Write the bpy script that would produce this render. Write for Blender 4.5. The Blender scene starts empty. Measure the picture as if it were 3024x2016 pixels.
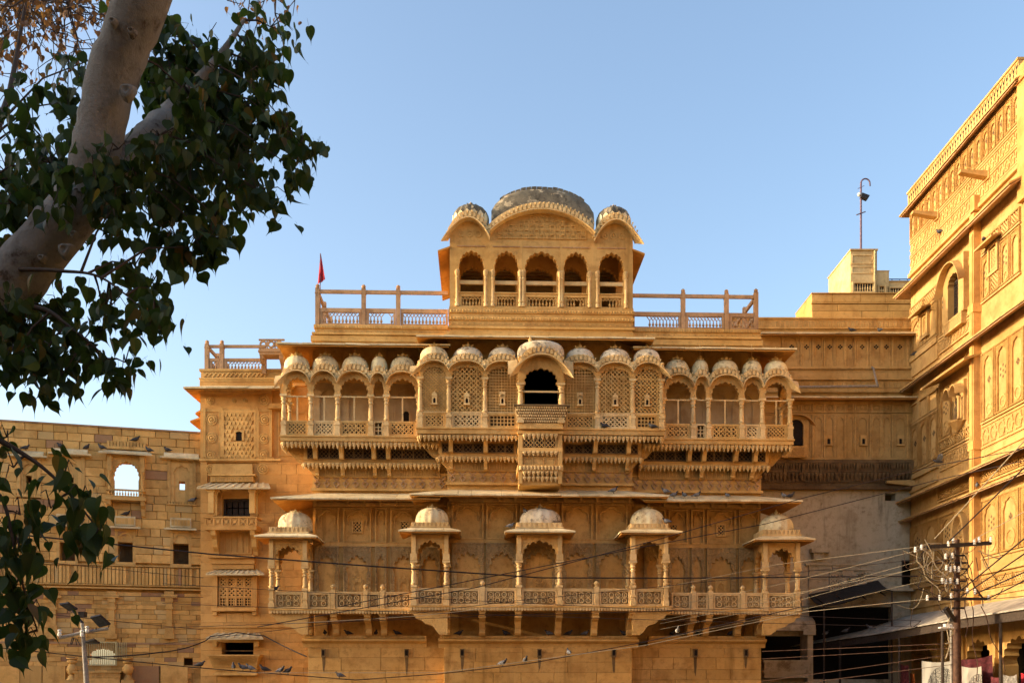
import bpy, math, random
from math import sin, cos, pi, sqrt, radians, floor
from mathutils import Vector, Matrix, Quaternion
RND = random.Random(7)
scene = bpy.context.scene
COL = scene.collection

# ---------------------------------------------------------------- camera
# upper half of an upright phone frame: level camera, horizon near the bottom edge
FPX, CXP, HYP, EYE = 2912.0, 1512.0, 2000.0, 1.6
cam_d = bpy.data.cameras.new('camera')
cam_d.sensor_fit = 'HORIZONTAL'; cam_d.sensor_width = 36.0
cam_d.lens = 36.0 * FPX / 3024.0
cam_d.shift_y = (HYP - 1008.0) / 3024.0
cam_d.clip_start = 0.1; cam_d.clip_end = 6000
cam = bpy.data.objects.new('camera', cam_d); COL.objects.link(cam)
cam.location = (0, 0, EYE); cam.rotation_euler = (radians(90), 0, 0)
scene.camera = cam

# ---------------------------------------------------------------- sky, sun, exposure
SUN_EL = radians(13.0)
SUN_FROM = Vector((-1.0, -0.075, 0)).normalized()          # low sun from the left, grazing the palace front
world = bpy.data.worlds.new('World'); scene.world = world; world.use_nodes = True
wn = world.node_tree; wn.nodes.clear()
w_out = wn.nodes.new('ShaderNodeOutputWorld'); w_bg = wn.nodes.new('ShaderNodeBackground')
w_sky = wn.nodes.new('ShaderNodeTexSky'); w_sky.sky_type = 'NISHITA'; w_sky.sun_disc = False
w_sky.sun_elevation = SUN_EL
w_sky.sun_rotation = math.atan2(SUN_FROM.x, SUN_FROM.y)
w_sky.altitude = 200; w_sky.air_density = 1.0; w_sky.dust_density = 3.2; w_sky.ozone_density = 1.3
w_bg.inputs[1].default_value = 0.15
wn.links.new(w_sky.outputs[0], w_bg.inputs[0]); wn.links.new(w_bg.outputs[0], w_out.inputs[0])
sun_d = bpy.data.lights.new('sun', 'SUN'); sun_d.energy = 2.0; sun_d.angle = radians(0.53); sun_d.color = (1.0, 0.80, 0.52)
sun = bpy.data.objects.new('sun', sun_d); COL.objects.link(sun)
sd = Vector((SUN_FROM.x * cos(SUN_EL), SUN_FROM.y * cos(SUN_EL), sin(SUN_EL)))
sun.rotation_euler = sd.to_track_quat('Z', 'Y').to_euler(); sun.location = (-40, 20, 40)
scene.view_settings.view_transform = 'Standard'; scene.view_settings.look = 'None'
scene.view_settings.exposure = 1.5; scene.view_settings.gamma = 1.0
scene.view_settings.use_curve_mapping = False
scene.render.engine = 'CYCLES'
scene.cycles.max_bounces = 8; scene.cycles.diffuse_bounces = 2; scene.cycles.glossy_bounces = 2
scene.cycles.caustics_reflective = False; scene.cycles.caustics_refractive = False

# ---------------------------------------------------------------- materials
def nd(nt, typ, **kw):
    n = nt.nodes.new('ShaderNode' + typ)
    for k, v in kw.items():
        if k.startswith('i_'):
            n.inputs[k[2:].replace('_', ' ')].default_value = v
        else:
            setattr(n, k, v)
    return n
def mixc(nt, fac, a, b, mode='MIX'):
    m = nt.nodes.new('ShaderNodeMix'); m.data_type = 'RGBA'; m.blend_type = mode
    for s, v in ((0, fac), (6, a), (7, b)):
        if hasattr(v, 'is_linked'): nt.links.new(v, m.inputs[s])
        else: m.inputs[s].default_value = v if s == 0 else (*v[:3], 1)
    return m.outputs[2]
def mth(nt, op, a, b=None, c=None):
    m = nt.nodes.new('ShaderNodeMath'); m.operation = op
    for i, v in enumerate((a, b, c)):
        if v is None: continue
        if hasattr(v, 'is_linked'): nt.links.new(v, m.inputs[i])
        else: m.inputs[i].default_value = v
    return m.outputs[0]
def ramp(nt, fac, p0, p1):
    r = nt.nodes.new('ShaderNodeMapRange'); r.inputs[1].default_value = p0; r.inputs[2].default_value = p1
    r.interpolation_type = 'SMOOTHSTEP'; nt.links.new(fac, r.inputs[0]); return r.outputs[0]
def base_mat(name):
    m = bpy.data.materials.new(name); m.use_nodes = True
    nt = m.node_tree; return m, nt, nt.nodes['Principled BSDF']
def stone(name, col, dark=None, pale=None, tint=0.13, stain=0.5, carve=0.0, carve_scale=11.0, bump=0.5, rough=0.9, pink=0.0, patch=0.0, patchcol=(0.3,0.3,0.3), streak=0.4, patchscale=1.3):
    m, nt, b = base_mat(name)
    dark = dark or tuple(c * k for c, k in zip(col, (0.62, 0.55, 0.5)))
    pale = pale or tuple(min(0.8, c * k) for c, k in zip(col, (1.22, 1.3, 1.5)))
    geo = nd(nt, 'NewGeometry'); pos = geo.outputs['Position']
    n1 = nd(nt, 'TexNoise', i_Scale=0.55, i_Detail=6.0, i_Roughness=0.6); nt.links.new(pos, n1.inputs[0])
    n2 = nd(nt, 'TexNoise', i_Scale=5.0, i_Detail=7.0, i_Roughness=0.68); nt.links.new(pos, n2.inputs[0])
    n3 = nd(nt, 'TexNoise', i_Scale=38.0, i_Detail=5.0, i_Roughness=0.65); nt.links.new(pos, n3.inputs[0])
    mp = nd(nt, 'Mapping'); mp.inputs['Scale'].default_value = (2.6, 2.6, 0.28); nt.links.new(pos, mp.inputs[0])
    n4 = nd(nt, 'TexNoise', i_Scale=1.0, i_Detail=5.0, i_Roughness=0.6); nt.links.new(mp.outputs[0], n4.inputs[0])
    c = mixc(nt, ramp(nt, n1.outputs[0], 0.36, 0.66), pale, col)
    n6 = nd(nt, 'TexNoise', i_Scale=1.7, i_Detail=5.0, i_Roughness=0.55); nt.links.new(pos, n6.inputs[0])
    c = mixc(nt, mth(nt, 'MULTIPLY', ramp(nt, n6.outputs[0], 0.50, 0.66), 0.55), c, tuple(x * k for x, k in zip(col, (0.78, 0.70, 0.66))))
    c = mixc(nt, mth(nt, 'MULTIPLY', ramp(nt, n2.outputs[0], 0.48, 0.72), stain), c, dark)
    c = mixc(nt, mth(nt, 'MULTIPLY', ramp(nt, n4.outputs[0], 0.55, 0.78), streak), c, tuple(x * 0.5 for x in dark))
    if patch > 0:
        n5 = nd(nt, 'TexNoise', i_Scale=patchscale, i_Detail=9.0, i_Roughness=0.72); nt.links.new(pos, n5.inputs[0])
        c = mixc(nt, mth(nt, 'MULTIPLY', ramp(nt, n5.outputs[0], 0.66 - 0.36 * patch, 0.72 - 0.30 * patch), 0.92), c, patchcol)
    oi = nd(nt, 'ObjectInfo')
    r = mth(nt, 'FRACT', mth(nt, 'ADD', oi.outputs['Random'], geo.outputs['Random Per Island']))
    c = mixc(nt, 1.0, c, mixc(nt, r, (1 - tint,) * 3, (1 + tint, 1 + tint, 1 + tint * 0.9)), 'MULTIPLY')
    if pink > 0:
        r2 = mth(nt, 'FRACT', mth(nt, 'MULTIPLY', r, 7.31))
        c = mixc(nt, mth(nt, 'MULTIPLY', mth(nt, 'GREATER_THAN', r2, 1 - pink), 0.75), c, (0.28, 0.15, 0.10))
        c = mixc(nt, mth(nt, 'MULTIPLY', mth(nt, 'LESS_THAN', r2, pink * 1.2), 0.6), c, (0.60, 0.42, 0.19))
    c = mixc(nt, 0.5, c, mixc(nt, n3.outputs[0], (0.6, 0.6, 0.6), (1.4, 1.4, 1.4)), 'MULTIPLY')
    nt.links.new(c, b.inputs['Base Color']); b.inputs['Roughness'].default_value = rough
    b.inputs['Specular IOR Level'].default_value = 0.15
    h = mth(nt, 'ADD', mth(nt, 'MULTIPLY', n2.outputs[0], 0.6), mth(nt, 'MULTIPLY', n3.outputs[0], 0.35))
    if carve > 0:
        v = nd(nt, 'TexVoronoi', i_Scale=carve_scale, feature='SMOOTH_F1'); v.inputs['Smoothness'].default_value = 0.4
        nt.links.new(pos, v.inputs[0])
        w = nd(nt, 'TexVoronoi', i_Scale=carve_scale * 2.1, feature='DISTANCE_TO_EDGE'); nt.links.new(pos, w.inputs[0])
        h = mth(nt, 'ADD', h, mth(nt, 'MULTIPLY', v.outputs[0], 1.6 * carve))
        h = mth(nt, 'ADD', h, mth(nt, 'MULTIPLY', ramp(nt, w.outputs[0], 0.02, 0.16), 0.9 * carve))
    bp = nd(nt, 'Bump'); bp.inputs['Strength'].default_value = bump; bp.inputs['Distance'].default_value = 0.03
    nt.links.new(h, bp.inputs['Height']); nt.links.new(bp.outputs[0], b.inputs['Normal'])
    return m
def plain(name, col, rough=0.6, metal=0.0, var=0.25, scale=12.0, bump=0.15):
    m, nt, b = base_mat(name)
    geo = nd(nt, 'NewGeometry')
    n = nd(nt, 'TexNoise', i_Scale=scale, i_Detail=6.0, i_Roughness=0.65); nt.links.new(geo.outputs['Position'], n.inputs[0])
    c = mixc(nt, ramp(nt, n.outputs[0], 0.3, 0.72), tuple(x * (1 - var) for x in col), tuple(min(1, x * (1 + var)) for x in col))
    nt.links.new(c, b.inputs['Base Color']); b.inputs['Roughness'].default_value = rough; b.inputs['Metallic'].default_value = metal
    b.inputs['Specular IOR Level'].default_value = 0.3
    bp = nd(nt, 'Bump'); bp.inputs['Strength'].default_value = bump; bp.inputs['Distance'].default_value = 0.01
    nt.links.new(n.outputs[0], bp.inputs['Height']); nt.links.new(bp.outputs[0], b.inputs['Normal'])
    return m

SAND = (0.58, 0.325, 0.10)
MAT = dict(
    sand=stone('yellow_sandstone', SAND, patch=0.08, patchcol=(0.30, 0.17, 0.07), patchscale=1.7), patina_shade=stone('weathered_carving_and_shade', (0.44, 0.27, 0.105), dark=(0.24, 0.15, 0.075), carve=1.0, carve_scale=9.0, bump=0.8, tint=0.1, stain=0.6, streak=0.5),
    wall=stone('ashlar_sandstone', (0.56, 0.305, 0.09), tint=0.13, stain=0.6, bump=0.35, streak=0.55),
    orange=stone('orange_sandstone', (0.58, 0.295, 0.085), tint=0.12, stain=0.35, bump=0.35),
    carved=stone('carved_sandstone', (0.58, 0.33, 0.105), carve=0.8, bump=0.55, tint=0.10),
    carved2=stone('finely_carved_sandstone', (0.57, 0.32, 0.10), carve=0.8, carve_scale=20.0, bump=0.5, tint=0.08),
    pale=stone('pale_sandstone', (0.62, 0.405, 0.17), tint=0.12, patch=0.13, patchcol=(0.24, 0.18, 0.11), patchscale=2.6),
    lime=stone('limewashed_dome', (0.70, 0.53, 0.29), dark=(0.30, 0.19, 0.10), tint=0.1, stain=0.7, patch=0.27, patchcol=(0.20, 0.14, 0.085), bump=0.7, streak=0.5, patchscale=2.2),
    worn=stone('worn_plaster_dome', (0.64, 0.51, 0.33), dark=(0.20, 0.13, 0.08), tint=0.1, stain=0.9, patch=0.38, patchcol=(0.13, 0.11, 0.09), bump=1.0, streak=0.5, patchscale=1.8),
    black=stone('blackened_dome', (0.10, 0.085, 0.062), dark=(0.04, 0.033, 0.026), pale=(0.19, 0.155, 0.105), tint=0.05, stain=0.8, patch=0.30, patchcol=(0.46, 0.36, 0.23), bump=1.0, patchscale=1.9),
    plaster=stone('gallery_plaster', (0.56, 0.36, 0.17), dark=(0.42, 0.22, 0.08), pale=(0.62, 0.45, 0.26), tint=0.03, stain=0.3, bump=0.2),
    rubble=stone('ruin_masonry', (0.62, 0.34, 0.10), tint=0.2, stain=0.35, bump=0.5, pink=0.07),
    rail=stone('weathered_rail_and_shade_stone', (0.44, 0.25, 0.12), dark=(0.17, 0.11, 0.075), tint=0.14, stain=0.6),
    grey=stone('grey_render', (0.50, 0.41, 0.27), dark=(0.30, 0.22, 0.13), pale=(0.58, 0.48, 0.33), tint=0.03, stain=0.7, bump=0.4, streak=0.8, patch=0.16, patchcol=(0.26, 0.19, 0.11), patchscale=0.8),
    soot_shade=stone('sooty_and_shade_stone', (0.15, 0.09, 0.042), dark=(0.05, 0.032, 0.018), pale=(0.22, 0.14, 0.065), tint=0.16, stain=0.7),
    golden=stone('golden_sandstone', (0.49, 0.285, 0.095), tint=0.09, stain=0.5, bump=0.3),
    goldcarve=stone('golden_carved_sandstone', (0.48, 0.255, 0.072), carve=0.8, carve_scale=9.0, bump=0.9, tint=0.07),
    slab=stone('eave_slab_stone', (0.68, 0.50, 0.26), dark=(0.33, 0.22, 0.11), tint=0.13, stain=0.45),
    dusty=stone('dusty_ground', (0.20, 0.14, 0.08), tint=0.1, stain=0.3),
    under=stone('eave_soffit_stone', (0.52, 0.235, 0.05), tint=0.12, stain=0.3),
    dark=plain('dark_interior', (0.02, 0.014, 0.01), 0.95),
    wood=plain('dark_wood', (0.055, 0.038, 0.028), 0.75, var=0.4, scale=20),
    iron=plain('dark_iron', (0.035, 0.03, 0.03), 0.55, 0.4),
    rust=plain('rusty_pole_steel', (0.09, 0.045, 0.028), 0.75, 0.2, var=0.4, scale=9),
    violet=plain('violet_grey_pole_paint', (0.16, 0.10, 0.13), 0.6, 0.1),
    concrete=plain('grey_pole_concrete', (0.30, 0.27, 0.23), 0.85),
    blackcable=plain('black_cable', (0.022, 0.014, 0.014), 0.6),
    palecable=plain('pale_cable', (0.36, 0.29, 0.19), 0.5),
    porcelain=plain('white_porcelain', (0.72, 0.70, 0.64), 0.25),
    blue=plain('blue_rail_paint', (0.10, 0.16, 0.30), 0.5),
    cream=plain('cream_paint', (0.55, 0.44, 0.21), 0.6),
    pipe=plain('grey_pipe', (0.30, 0.24, 0.18), 0.6),
    red=plain('red_cloth', (0.42, 0.02, 0.035), 0.8, var=0.3, scale=5),
    crimson=plain('crimson_cloth', (0.11, 0.022, 0.028), 0.85, var=0.5, scale=9),
    orangecloth=plain('orange_cloth', (0.50, 0.12, 0.02), 0.85),
    greycloth=plain('grey_cloth', (0.22, 0.20, 0.18), 0.85, var=0.5, scale=15),
    tin=plain('weathered_tin', (0.42, 0.37, 0.30), 0.6, 0.1, var=0.35, scale=3),
    sackcloth=plain('awning_sheet', (0.035, 0.03, 0.026), 0.9, var=0.5),
    ledglass=plain('lamp_glass', (0.06, 0.07, 0.08), 0.15),
    feather=plain('grey_feathers', (0.15, 0.145, 0.15), 0.7, var=0.35, scale=40),
    feather_dark=plain('dark_feathers', (0.04, 0.036, 0.038), 0.6, var=0.3, scale=40),
    feather_white=plain('white_feathers', (0.62, 0.60, 0.56), 0.7, var=0.15, scale=40),
    beak=plain('dark_beak', (0.05, 0.04, 0.04), 0.5),
)

# ---------------------------------------------------------------- mesh kit
class MB:
    def __init__(s): s.v = []; s.f = []; s.mi = []; s.T = None; s.m = 0
    def add(s, vs, fs):
        o = len(s.v)
        s.v += [s.T(*p) for p in vs] if s.T else [tuple(p) for p in vs]
        s.f += [tuple(i + o for i in f) for f in fs]; s.mi += [s.m] * len(fs)
        return s
    def box(s, u0, u1, d0, d1, z0, z1):
        if u0 > u1: u0, u1 = u1, u0
        if d0 > d1: d0, d1 = d1, d0
        if z0 > z1: z0, z1 = z1, z0
        return s.add([(u0,d0,z0),(u1,d0,z0),(u1,d1,z0),(u0,d1,z0),(u0,d0,z1),(u1,d0,z1),(u1,d1,z1),(u0,d1,z1)],
              [(0,1,5,4),(1,2,6,5),(2,3,7,6),(3,0,4,7),(4,5,6,7),(3,2,1,0)])
    def hexa(s, p): # 4 bottom + 4 top
        return s.add(p, [(0,1,5,4),(1,2,6,5),(2,3,7,6),(3,0,4,7),(4,5,6,7),(3,2,1,0)])
    def ext(s, pts, d0, d1):            # polygon in u,z pushed through d
        n = len(pts)
        return s.add([(u,d0,z) for u,z in pts] + [(u,d1,z) for u,z in pts],
              [tuple(range(n)), tuple(range(2*n-1, n-1, -1))] + [(i, n+i, n+(i+1)%n, (i+1)%n) for i in range(n)])
    def prof(s, pts, u0, u1):           # polygon in d,z pushed along u
        n = len(pts)
        return s.add([(u0,d,z) for d,z in pts] + [(u1,d,z) for d,z in pts],
              [tuple(range(n-1,-1,-1)), tuple(range(n, 2*n))] + [(i, (i+1)%n, n+(i+1)%n, n+i) for i in range(n)])
    def lathe(s, u, d, pr, n=12, mod=None, ku=1.0, kd=1.0, ph=0.0, z0=0.0):
        vs, fs = [], []
        for r, z in pr:
            for k in range(n):
                a = ph + 2*pi*k/n; q = mod(a, z) if mod else 1.0
                vs.append((u + r*q*ku*cos(a), d + r*q*kd*sin(a), z0 + z))
        for i in range(len(pr)-1):
            for k in range(n):
                fs.append((i*n+k, i*n+(k+1)%n, (i+1)*n+(k+1)%n, (i+1)*n+k))
        fs.append(tuple(range(n-1,-1,-1))); fs.append(tuple((len(pr)-1)*n+k for k in range(n)))
        return s.add(vs, fs)
    def tube(s, pts, r, n=6, cap=True):
        pts = [Vector(p) for p in pts]; m = len(pts)
        rr = r if isinstance(r, (list, tuple)) else [r]*m
        vs, fs = [], []; prev = None
        for i, p in enumerate(pts):
            t = (pts[min(i+1,m-1)] - pts[max(i-1,0)]).normalized()
            if prev is None:
                a = t.orthogonal().normalized()
            else:
                a = (prev - t*prev.dot(t)); a = a.normalized() if a.length > 1e-6 else t.orthogonal().normalized()
            prev = a; b = t.cross(a)
            for k in range(n):
                q = p + (a*cos(2*pi*k/n) + b*sin(2*pi*k/n))*rr[i]; vs.append(tuple(q))
        for i in range(m-1):
            for k in range(n):
                fs.append((i*n+k, i*n+(k+1)%n, (i+1)*n+(k+1)%n, (i+1)*n+k))
        if cap: fs += [tuple(range(n-1,-1,-1)), tuple((m-1)*n+k for k in range(n))]
        return s.add(vs, fs)
    def bar(s, a, b, w, d0, d1):        # straight bar in the u,z plane, width w, through d0..d1
        (x0,z0),(x1,z1) = a, b; L = math.hypot(x1-x0, z1-z0)
        if L < 1e-6: return s
        nx, nz = -(z1-z0)/L*w/2, (x1-x0)/L*w/2
        return s.ext([(x0+nx,z0+nz),(x0-nx,z0-nz),(x1-nx,z1-nz),(x1+nx,z1+nz)], d0, d1)
    def mesh(s, name, mats, smooth=False, angle=35):
        me = bpy.data.meshes.new(name); me.from_pydata(s.v, [], s.f)
        mats = mats if isinstance(mats, (list, tuple)) else [mats]
        for k in mats: me.materials.append(MAT[k] if isinstance(k, str) else k)
        if len(mats) > 1: me.polygons.foreach_set('material_index', s.mi)
        if smooth:
            me.polygons.foreach_set('use_smooth', [True]*len(me.polygons))
            me.update(); me.set_sharp_from_angle(angle=radians(angle))
        me.update(); return me
    def obj(s, name, parent, mats, smooth=False, kind=None, angle=35):
        if not s.v: return None
        return put(name, s.mesh(name, mats, smooth, angle), parent, kind=kind)
def put(name, me, parent=None, loc=None, scale=None, rot=None, kind=None):
    o = bpy.data.objects.new(name, me); COL.objects.link(o)
    if parent is not None: o.parent = parent
    if loc is not None: o.location = loc
    if scale is not None: o.scale = scale
    if rot is not None: o.rotation_euler = rot
    if kind: o['kind'] = kind
    return o
def tag(o, label, cat, group=None):
    o['label'] = label; o['category'] = cat
    if group: o['group'] = group
    return o
def thing(name, label, cat, fr=None, loc=(0,0,0), group=None):
    o = bpy.data.objects.new(name, None); COL.objects.link(o); o.empty_display_size = 0.3
    if fr is not None: o.location = (fr.ox, fr.oy, 0); o.rotation_euler = (0, 0, fr.yaw)
    else: o.location = loc
    return tag(o, label, cat, group)
class Frame:                            # a facade: u along it, d away from the viewer, z up
    def __init__(s, px, Y, yaw_deg, X=None):
        s.ox = (px - CXP)/FPX*Y if X is None else X; s.oy = Y; s.yaw = radians(yaw_deg)
        s.c, s.s = cos(s.yaw), sin(s.yaw)
    def uz(s, px, py, d=0.0):
        rx, rz = (px - CXP)/FPX, (HYP - py)/FPX
        lx, ly = -s.ox*s.c - s.oy*s.s, s.ox*s.s - s.oy*s.c       # camera in local axes
        du, dd = rx*s.c + s.s, -rx*s.s + s.c
        t = (d - ly)/dd
        return lx + du*t, EYE + rz*t
    def u(s, px, d=0.0): return s.uz(px, HYP, d)[0]
    def z(s, py, px, d=0.0): return s.uz(px, py, d)[1]
    def w(s, u, d, z): return Vector((s.ox + u*s.c - d*s.s, s.oy + u*s.s + d*s.c, z))
def W(px, py, Y): return Vector(((px-CXP)/FPX*Y, Y, EYE + (HYP-py)/FPX*Y))

# ---------------------------------------------------------------- architectural pieces
def cusp(uc, hw, zs, zt, n=9, a=0.10, seg=5, tip=0.06, sq=0.85):
    pts = []; N = n*seg
    for i in range(N+1):
        th = pi*i/N; r = 1 - a*(1-abs(sin(n*th)))
        c, s_ = cos(th), sin(th)
        x = -math.copysign(abs(c)**sq, c)*r; y = (abs(s_)**sq)*r
        y += tip*max(0, 1-abs(x)/0.16)
        pts.append((uc + hw*x, zs + (zt-zs)*min(y, 1+tip)/(1+tip)))
    return pts
def smooth_arch(uc, hw, zs, zt, n=14):
    return [(uc - hw*cos(pi*i/n), zs + (zt-zs)*sin(pi*i/n)) for i in range(n+1)]
def arch_plate(B, u0, u1, zb, z1, arch, d0, d1, top=None):
    a = arch
    pts = [(u0, zb), (a[0][0], zb)] + a + [(a[-1][0], zb), (u1, zb)] + (top[::-1] if top else [(u1, z1), (u0, z1)])
    out = [pts[0]]
    for p in pts[1:]:
        if abs(p[0]-out[-1][0]) + abs(p[1]-out[-1][1]) > 1e-5: out.append(p)
    return B.ext(out, d0, d1)
def hump(u0, u1, zs, za, n=16, e=2.3, q=0.72):
    return [(u0 + (u1-u0)*i/n, zs + (za-zs)*(max(0, 1-abs(2*i/n-1)**e))**q) for i in range(n+1)]
def curved_eave(B, c, din, dout, rise, t, ext0=0.0, ext1=0.0):
    n = len(c); um = (c[0][0]+c[-1][0])/2; hw = (c[-1][0]-c[0][0])/2
    vs = []
    for u, z in c:
        k = (u-um)/hw; uo = u + (ext1 if k > 0 else ext0)*k*abs(k)**2
        zo = z - (ext1 if k > 0 else ext0)*abs(k)**4*0.75
        vs += [(u, din, z+rise+t), (uo, dout, zo+t), (uo, dout, zo), (u, din, z+rise)]
    fs = []
    for i in range(n-1):
        a, b = 4*i, 4*i+4
        fs += [(a+k, b+k, b+(k+1)%4, a+(k+1)%4) for k in range(4)]
    fs += [(0,1,2,3), (4*n-1, 4*n-2, 4*n-3, 4*n-4)]
    return B.add(vs, fs)
def jali(B, u0, u1, z0, z1, d0, d1, pitch=0.09, w=0.03, kind='diag'):
    if kind in ('diag', 'star'):
        H, Wd = z1-z0, u1-u0; n = int((H+Wd)/pitch)+1
        for k in range(1, n):
            s_ = k*pitch
            for flip in (0, 1):
                a = (max(0, s_-H), min(s_, H)); b = (min(s_, Wd), max(0, s_-Wd))
                if flip: a, b = (Wd-a[0], a[1]), (Wd-b[0], b[1])
                B.bar((u0+a[0], z0+a[1]), (u0+b[0], z0+b[1]), w, d0+0.004*flip, d1-0.004*flip)
    if kind in ('grid', 'star'):
        p = pitch*(1.414 if kind == 'star' else 1.0)
        for k in range(1, int((u1-u0)/p)+1): B.bar((u0+k*p, z0), (u0+k*p, z1), w*0.8, d0+0.008, d1-0.008)
        for k in range(1, int((z1-z0)/p)+1): B.bar((u0, z0+k*p), (u1, z0+k*p), w*0.8, d0+0.012, d1-0.012)
    return B
def frame_rect(B, u0, u1, z0, z1, w, d0, d1):
    B.box(u0, u0+w, d0, d1, z0, z1); B.box(u1-w, u1, d0, d1, z0, z1)
    B.box(u0+w, u1-w, d0, d1, z0, z0+w); B.box(u0+w, u1-w, d0, d1, z1-w, z1); return B
def dome(B, u, d, zb, ru, rd, h, ribs=8, rib=0.05, n=32, flat=1.0, drum=0.12):
    pr = [(0.98, 0), (0.98, drum*0.6), (1.0, drum)]
    for i in range(1, 11):
        t = i/10*pi/2
        pr.append((max(0.02, (cos(t)**0.75)*(1.0+0.05*sin(2*t))), drum + (1-drum)*sin(t)**flat))
    f = (lambda a, z: 1 - rib*(1-abs(sin(ribs*a/2)))) if ribs else None
    return B.lathe(u, d, [(r, z*h) for r, z in pr], n, f, ru, rd, z0=zb)
def finial(B, u, d, z, h, r, rod=0.0):
    B.lathe(u, d, [(r*1.0,0),(r*1.35,h*0.06),(r*0.6,h*0.14),(r*0.45,h*0.24),(r*0.8,h*0.36),(r*0.85,h*0.46),(r*0.3,h*0.58),(r*0.42,h*0.68),(r*0.12,h*0.8),(r*0.05,h)], 10, z0=z)
    if rod: B.lathe(u, d, [(0.012,0),(0.008,rod)], 6, z0=z+h*0.95)
    return B
def lotus(B, u, d, z, r, h=0.06, n=10):  # petal ring under a finial
    for k in range(n):
        a = 2*pi*k/n
        p = lambda rr, aa, zz: (u+rr*cos(aa), d+rr*sin(aa), z+zz)
        q = pi/n*0.9
        B.add([p(r*0.3,a-q,h*0.3), p(r*0.3,a+q,h*0.3), p(r*0.8,a+q,h*0.55), p(r*1.15,a,h*1.2), p(r*0.8,a-q,h*0.55), p(r*0.6,a,0)],
              [(0,1,2,3,4), (1,0,5), (2,1,5), (3,2,5), (4,3,5), (0,4,5)])
    return B
def slab_quad(B, a, b, c, d, t):        # a,b outer edge, c,d inner edge (b-c, a-d), thickness t downwards
    q = [a, b, c, d]
    return B.hexa([(x, y, z-t) for x, y, z in q] + q)
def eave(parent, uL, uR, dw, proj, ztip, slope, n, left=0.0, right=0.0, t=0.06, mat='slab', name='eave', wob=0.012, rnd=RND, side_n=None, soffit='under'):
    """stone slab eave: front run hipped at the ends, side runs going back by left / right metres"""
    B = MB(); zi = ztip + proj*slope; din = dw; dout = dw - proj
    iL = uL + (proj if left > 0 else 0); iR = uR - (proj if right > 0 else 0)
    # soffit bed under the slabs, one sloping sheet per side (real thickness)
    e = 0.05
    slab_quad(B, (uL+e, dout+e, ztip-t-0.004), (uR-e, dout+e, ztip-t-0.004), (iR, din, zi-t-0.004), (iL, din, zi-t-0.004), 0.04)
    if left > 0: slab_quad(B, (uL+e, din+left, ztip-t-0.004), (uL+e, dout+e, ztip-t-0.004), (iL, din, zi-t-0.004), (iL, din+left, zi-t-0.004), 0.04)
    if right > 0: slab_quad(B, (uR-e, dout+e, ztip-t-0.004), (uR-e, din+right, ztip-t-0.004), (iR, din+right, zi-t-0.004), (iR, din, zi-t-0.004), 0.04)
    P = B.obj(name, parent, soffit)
    cuts = [0.0] + [ (i + rnd.uniform(-0.25, 0.25))/n for i in range(1, n)] + [1.0]
    for i in range(n):
        a0, a1 = cuts[i], cuts[i+1]; S = MB(); g = 0.006
        w0 = rnd.uniform(-wob, wob); w1 = rnd.uniform(-wob, wob)
        o0, o1 = uL+(uR-uL)*a0+g, uL+(uR-uL)*a1-g
        i0 = min(max(o0, iL), iR) if i else iL; i1 = min(max(o1, iL), iR) if i < n-1 else iR
        if i1 - i0 < 0.02: i0, i1 = (i0, i0+0.02) if i == 0 else (i1-0.02, i1)
        slab_quad(S, (o0, dout, ztip+w0), (o1, dout, ztip+w1), (i1, din, zi), (i0, din, zi), t)
        S.obj('eave_slab', P, mat)
    for side, L in (('l', left), ('r', right)):
        if L <= 0: continue
        m = side_n or max(1, int((L+proj)/0.9)); y0, y1 = dout, din+L
        for k in range(m):
            S = MB(); b0 = y0+(y1-y0)*k/m+0.006; b1 = y0+(y1-y0)*(k+1)/m-0.006
            c0, c1 = max(b0, din), max(b1, din+0.02); w0 = rnd.uniform(-wob, wob)
            if side == 'l': slab_quad(S, (uL, b1, ztip+w0), (uL, b0, ztip+w0), (iL, c0, zi), (iL, c1, zi), t)
            else: slab_quad(S, (uR, b0, ztip+w0), (uR, b1, ztip+w0), (iR, c1, zi), (iR, c0, zi), t)
            S.obj('eave_slab', P, mat)
    return P
def shell(B, u0, u1, d0, d1, z0, z1, holes=()):   # wall slab with rectangular openings (u0,u1,z0,z1)
    us = sorted({u0, u1} | {min(max(h[k], u0), u1) for h in holes for k in (0, 1)})
    for a, b in zip(us, us[1:]):
        if b-a < 1e-5: continue
        m = (a+b)/2; hs = sorted((max(h[2], z0), min(h[3], z1)) for h in holes if h[0] < m < h[1])
        z = z0
        for h0, h1 in hs:
            if h0 > z+1e-5: B.box(a, b, d0, d1, z, h0)
            z = max(z, h1)
        if z < z1-1e-5: B.box(a, b, d0, d1, z, z1)
    return B
UNIT = {}
def unit_block(mat):
    if mat not in UNIT:
        B = MB(); e = 0.025 if mat == 'rubble' else 0.006; q = 0.5
        def ring(k, y): return [(-q+k, y, -q+k), (q-k, y, -q+k), (q-k, y, q-k), (-q+k, y, q-k)]
        B.add(ring(e, -q) + ring(0, -q+0.25) + ring(0, q),
              [(0,1,2,3), (11,10,9,8)] + [(r*4+i, (r+1)*4+i, (r+1)*4+(i+1)%4, r*4+(i+1)%4) for r in (0,1) for i in range(4)])
        UNIT[mat] = B.mesh('stone_block', mat)
    return UNIT[mat]
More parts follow.
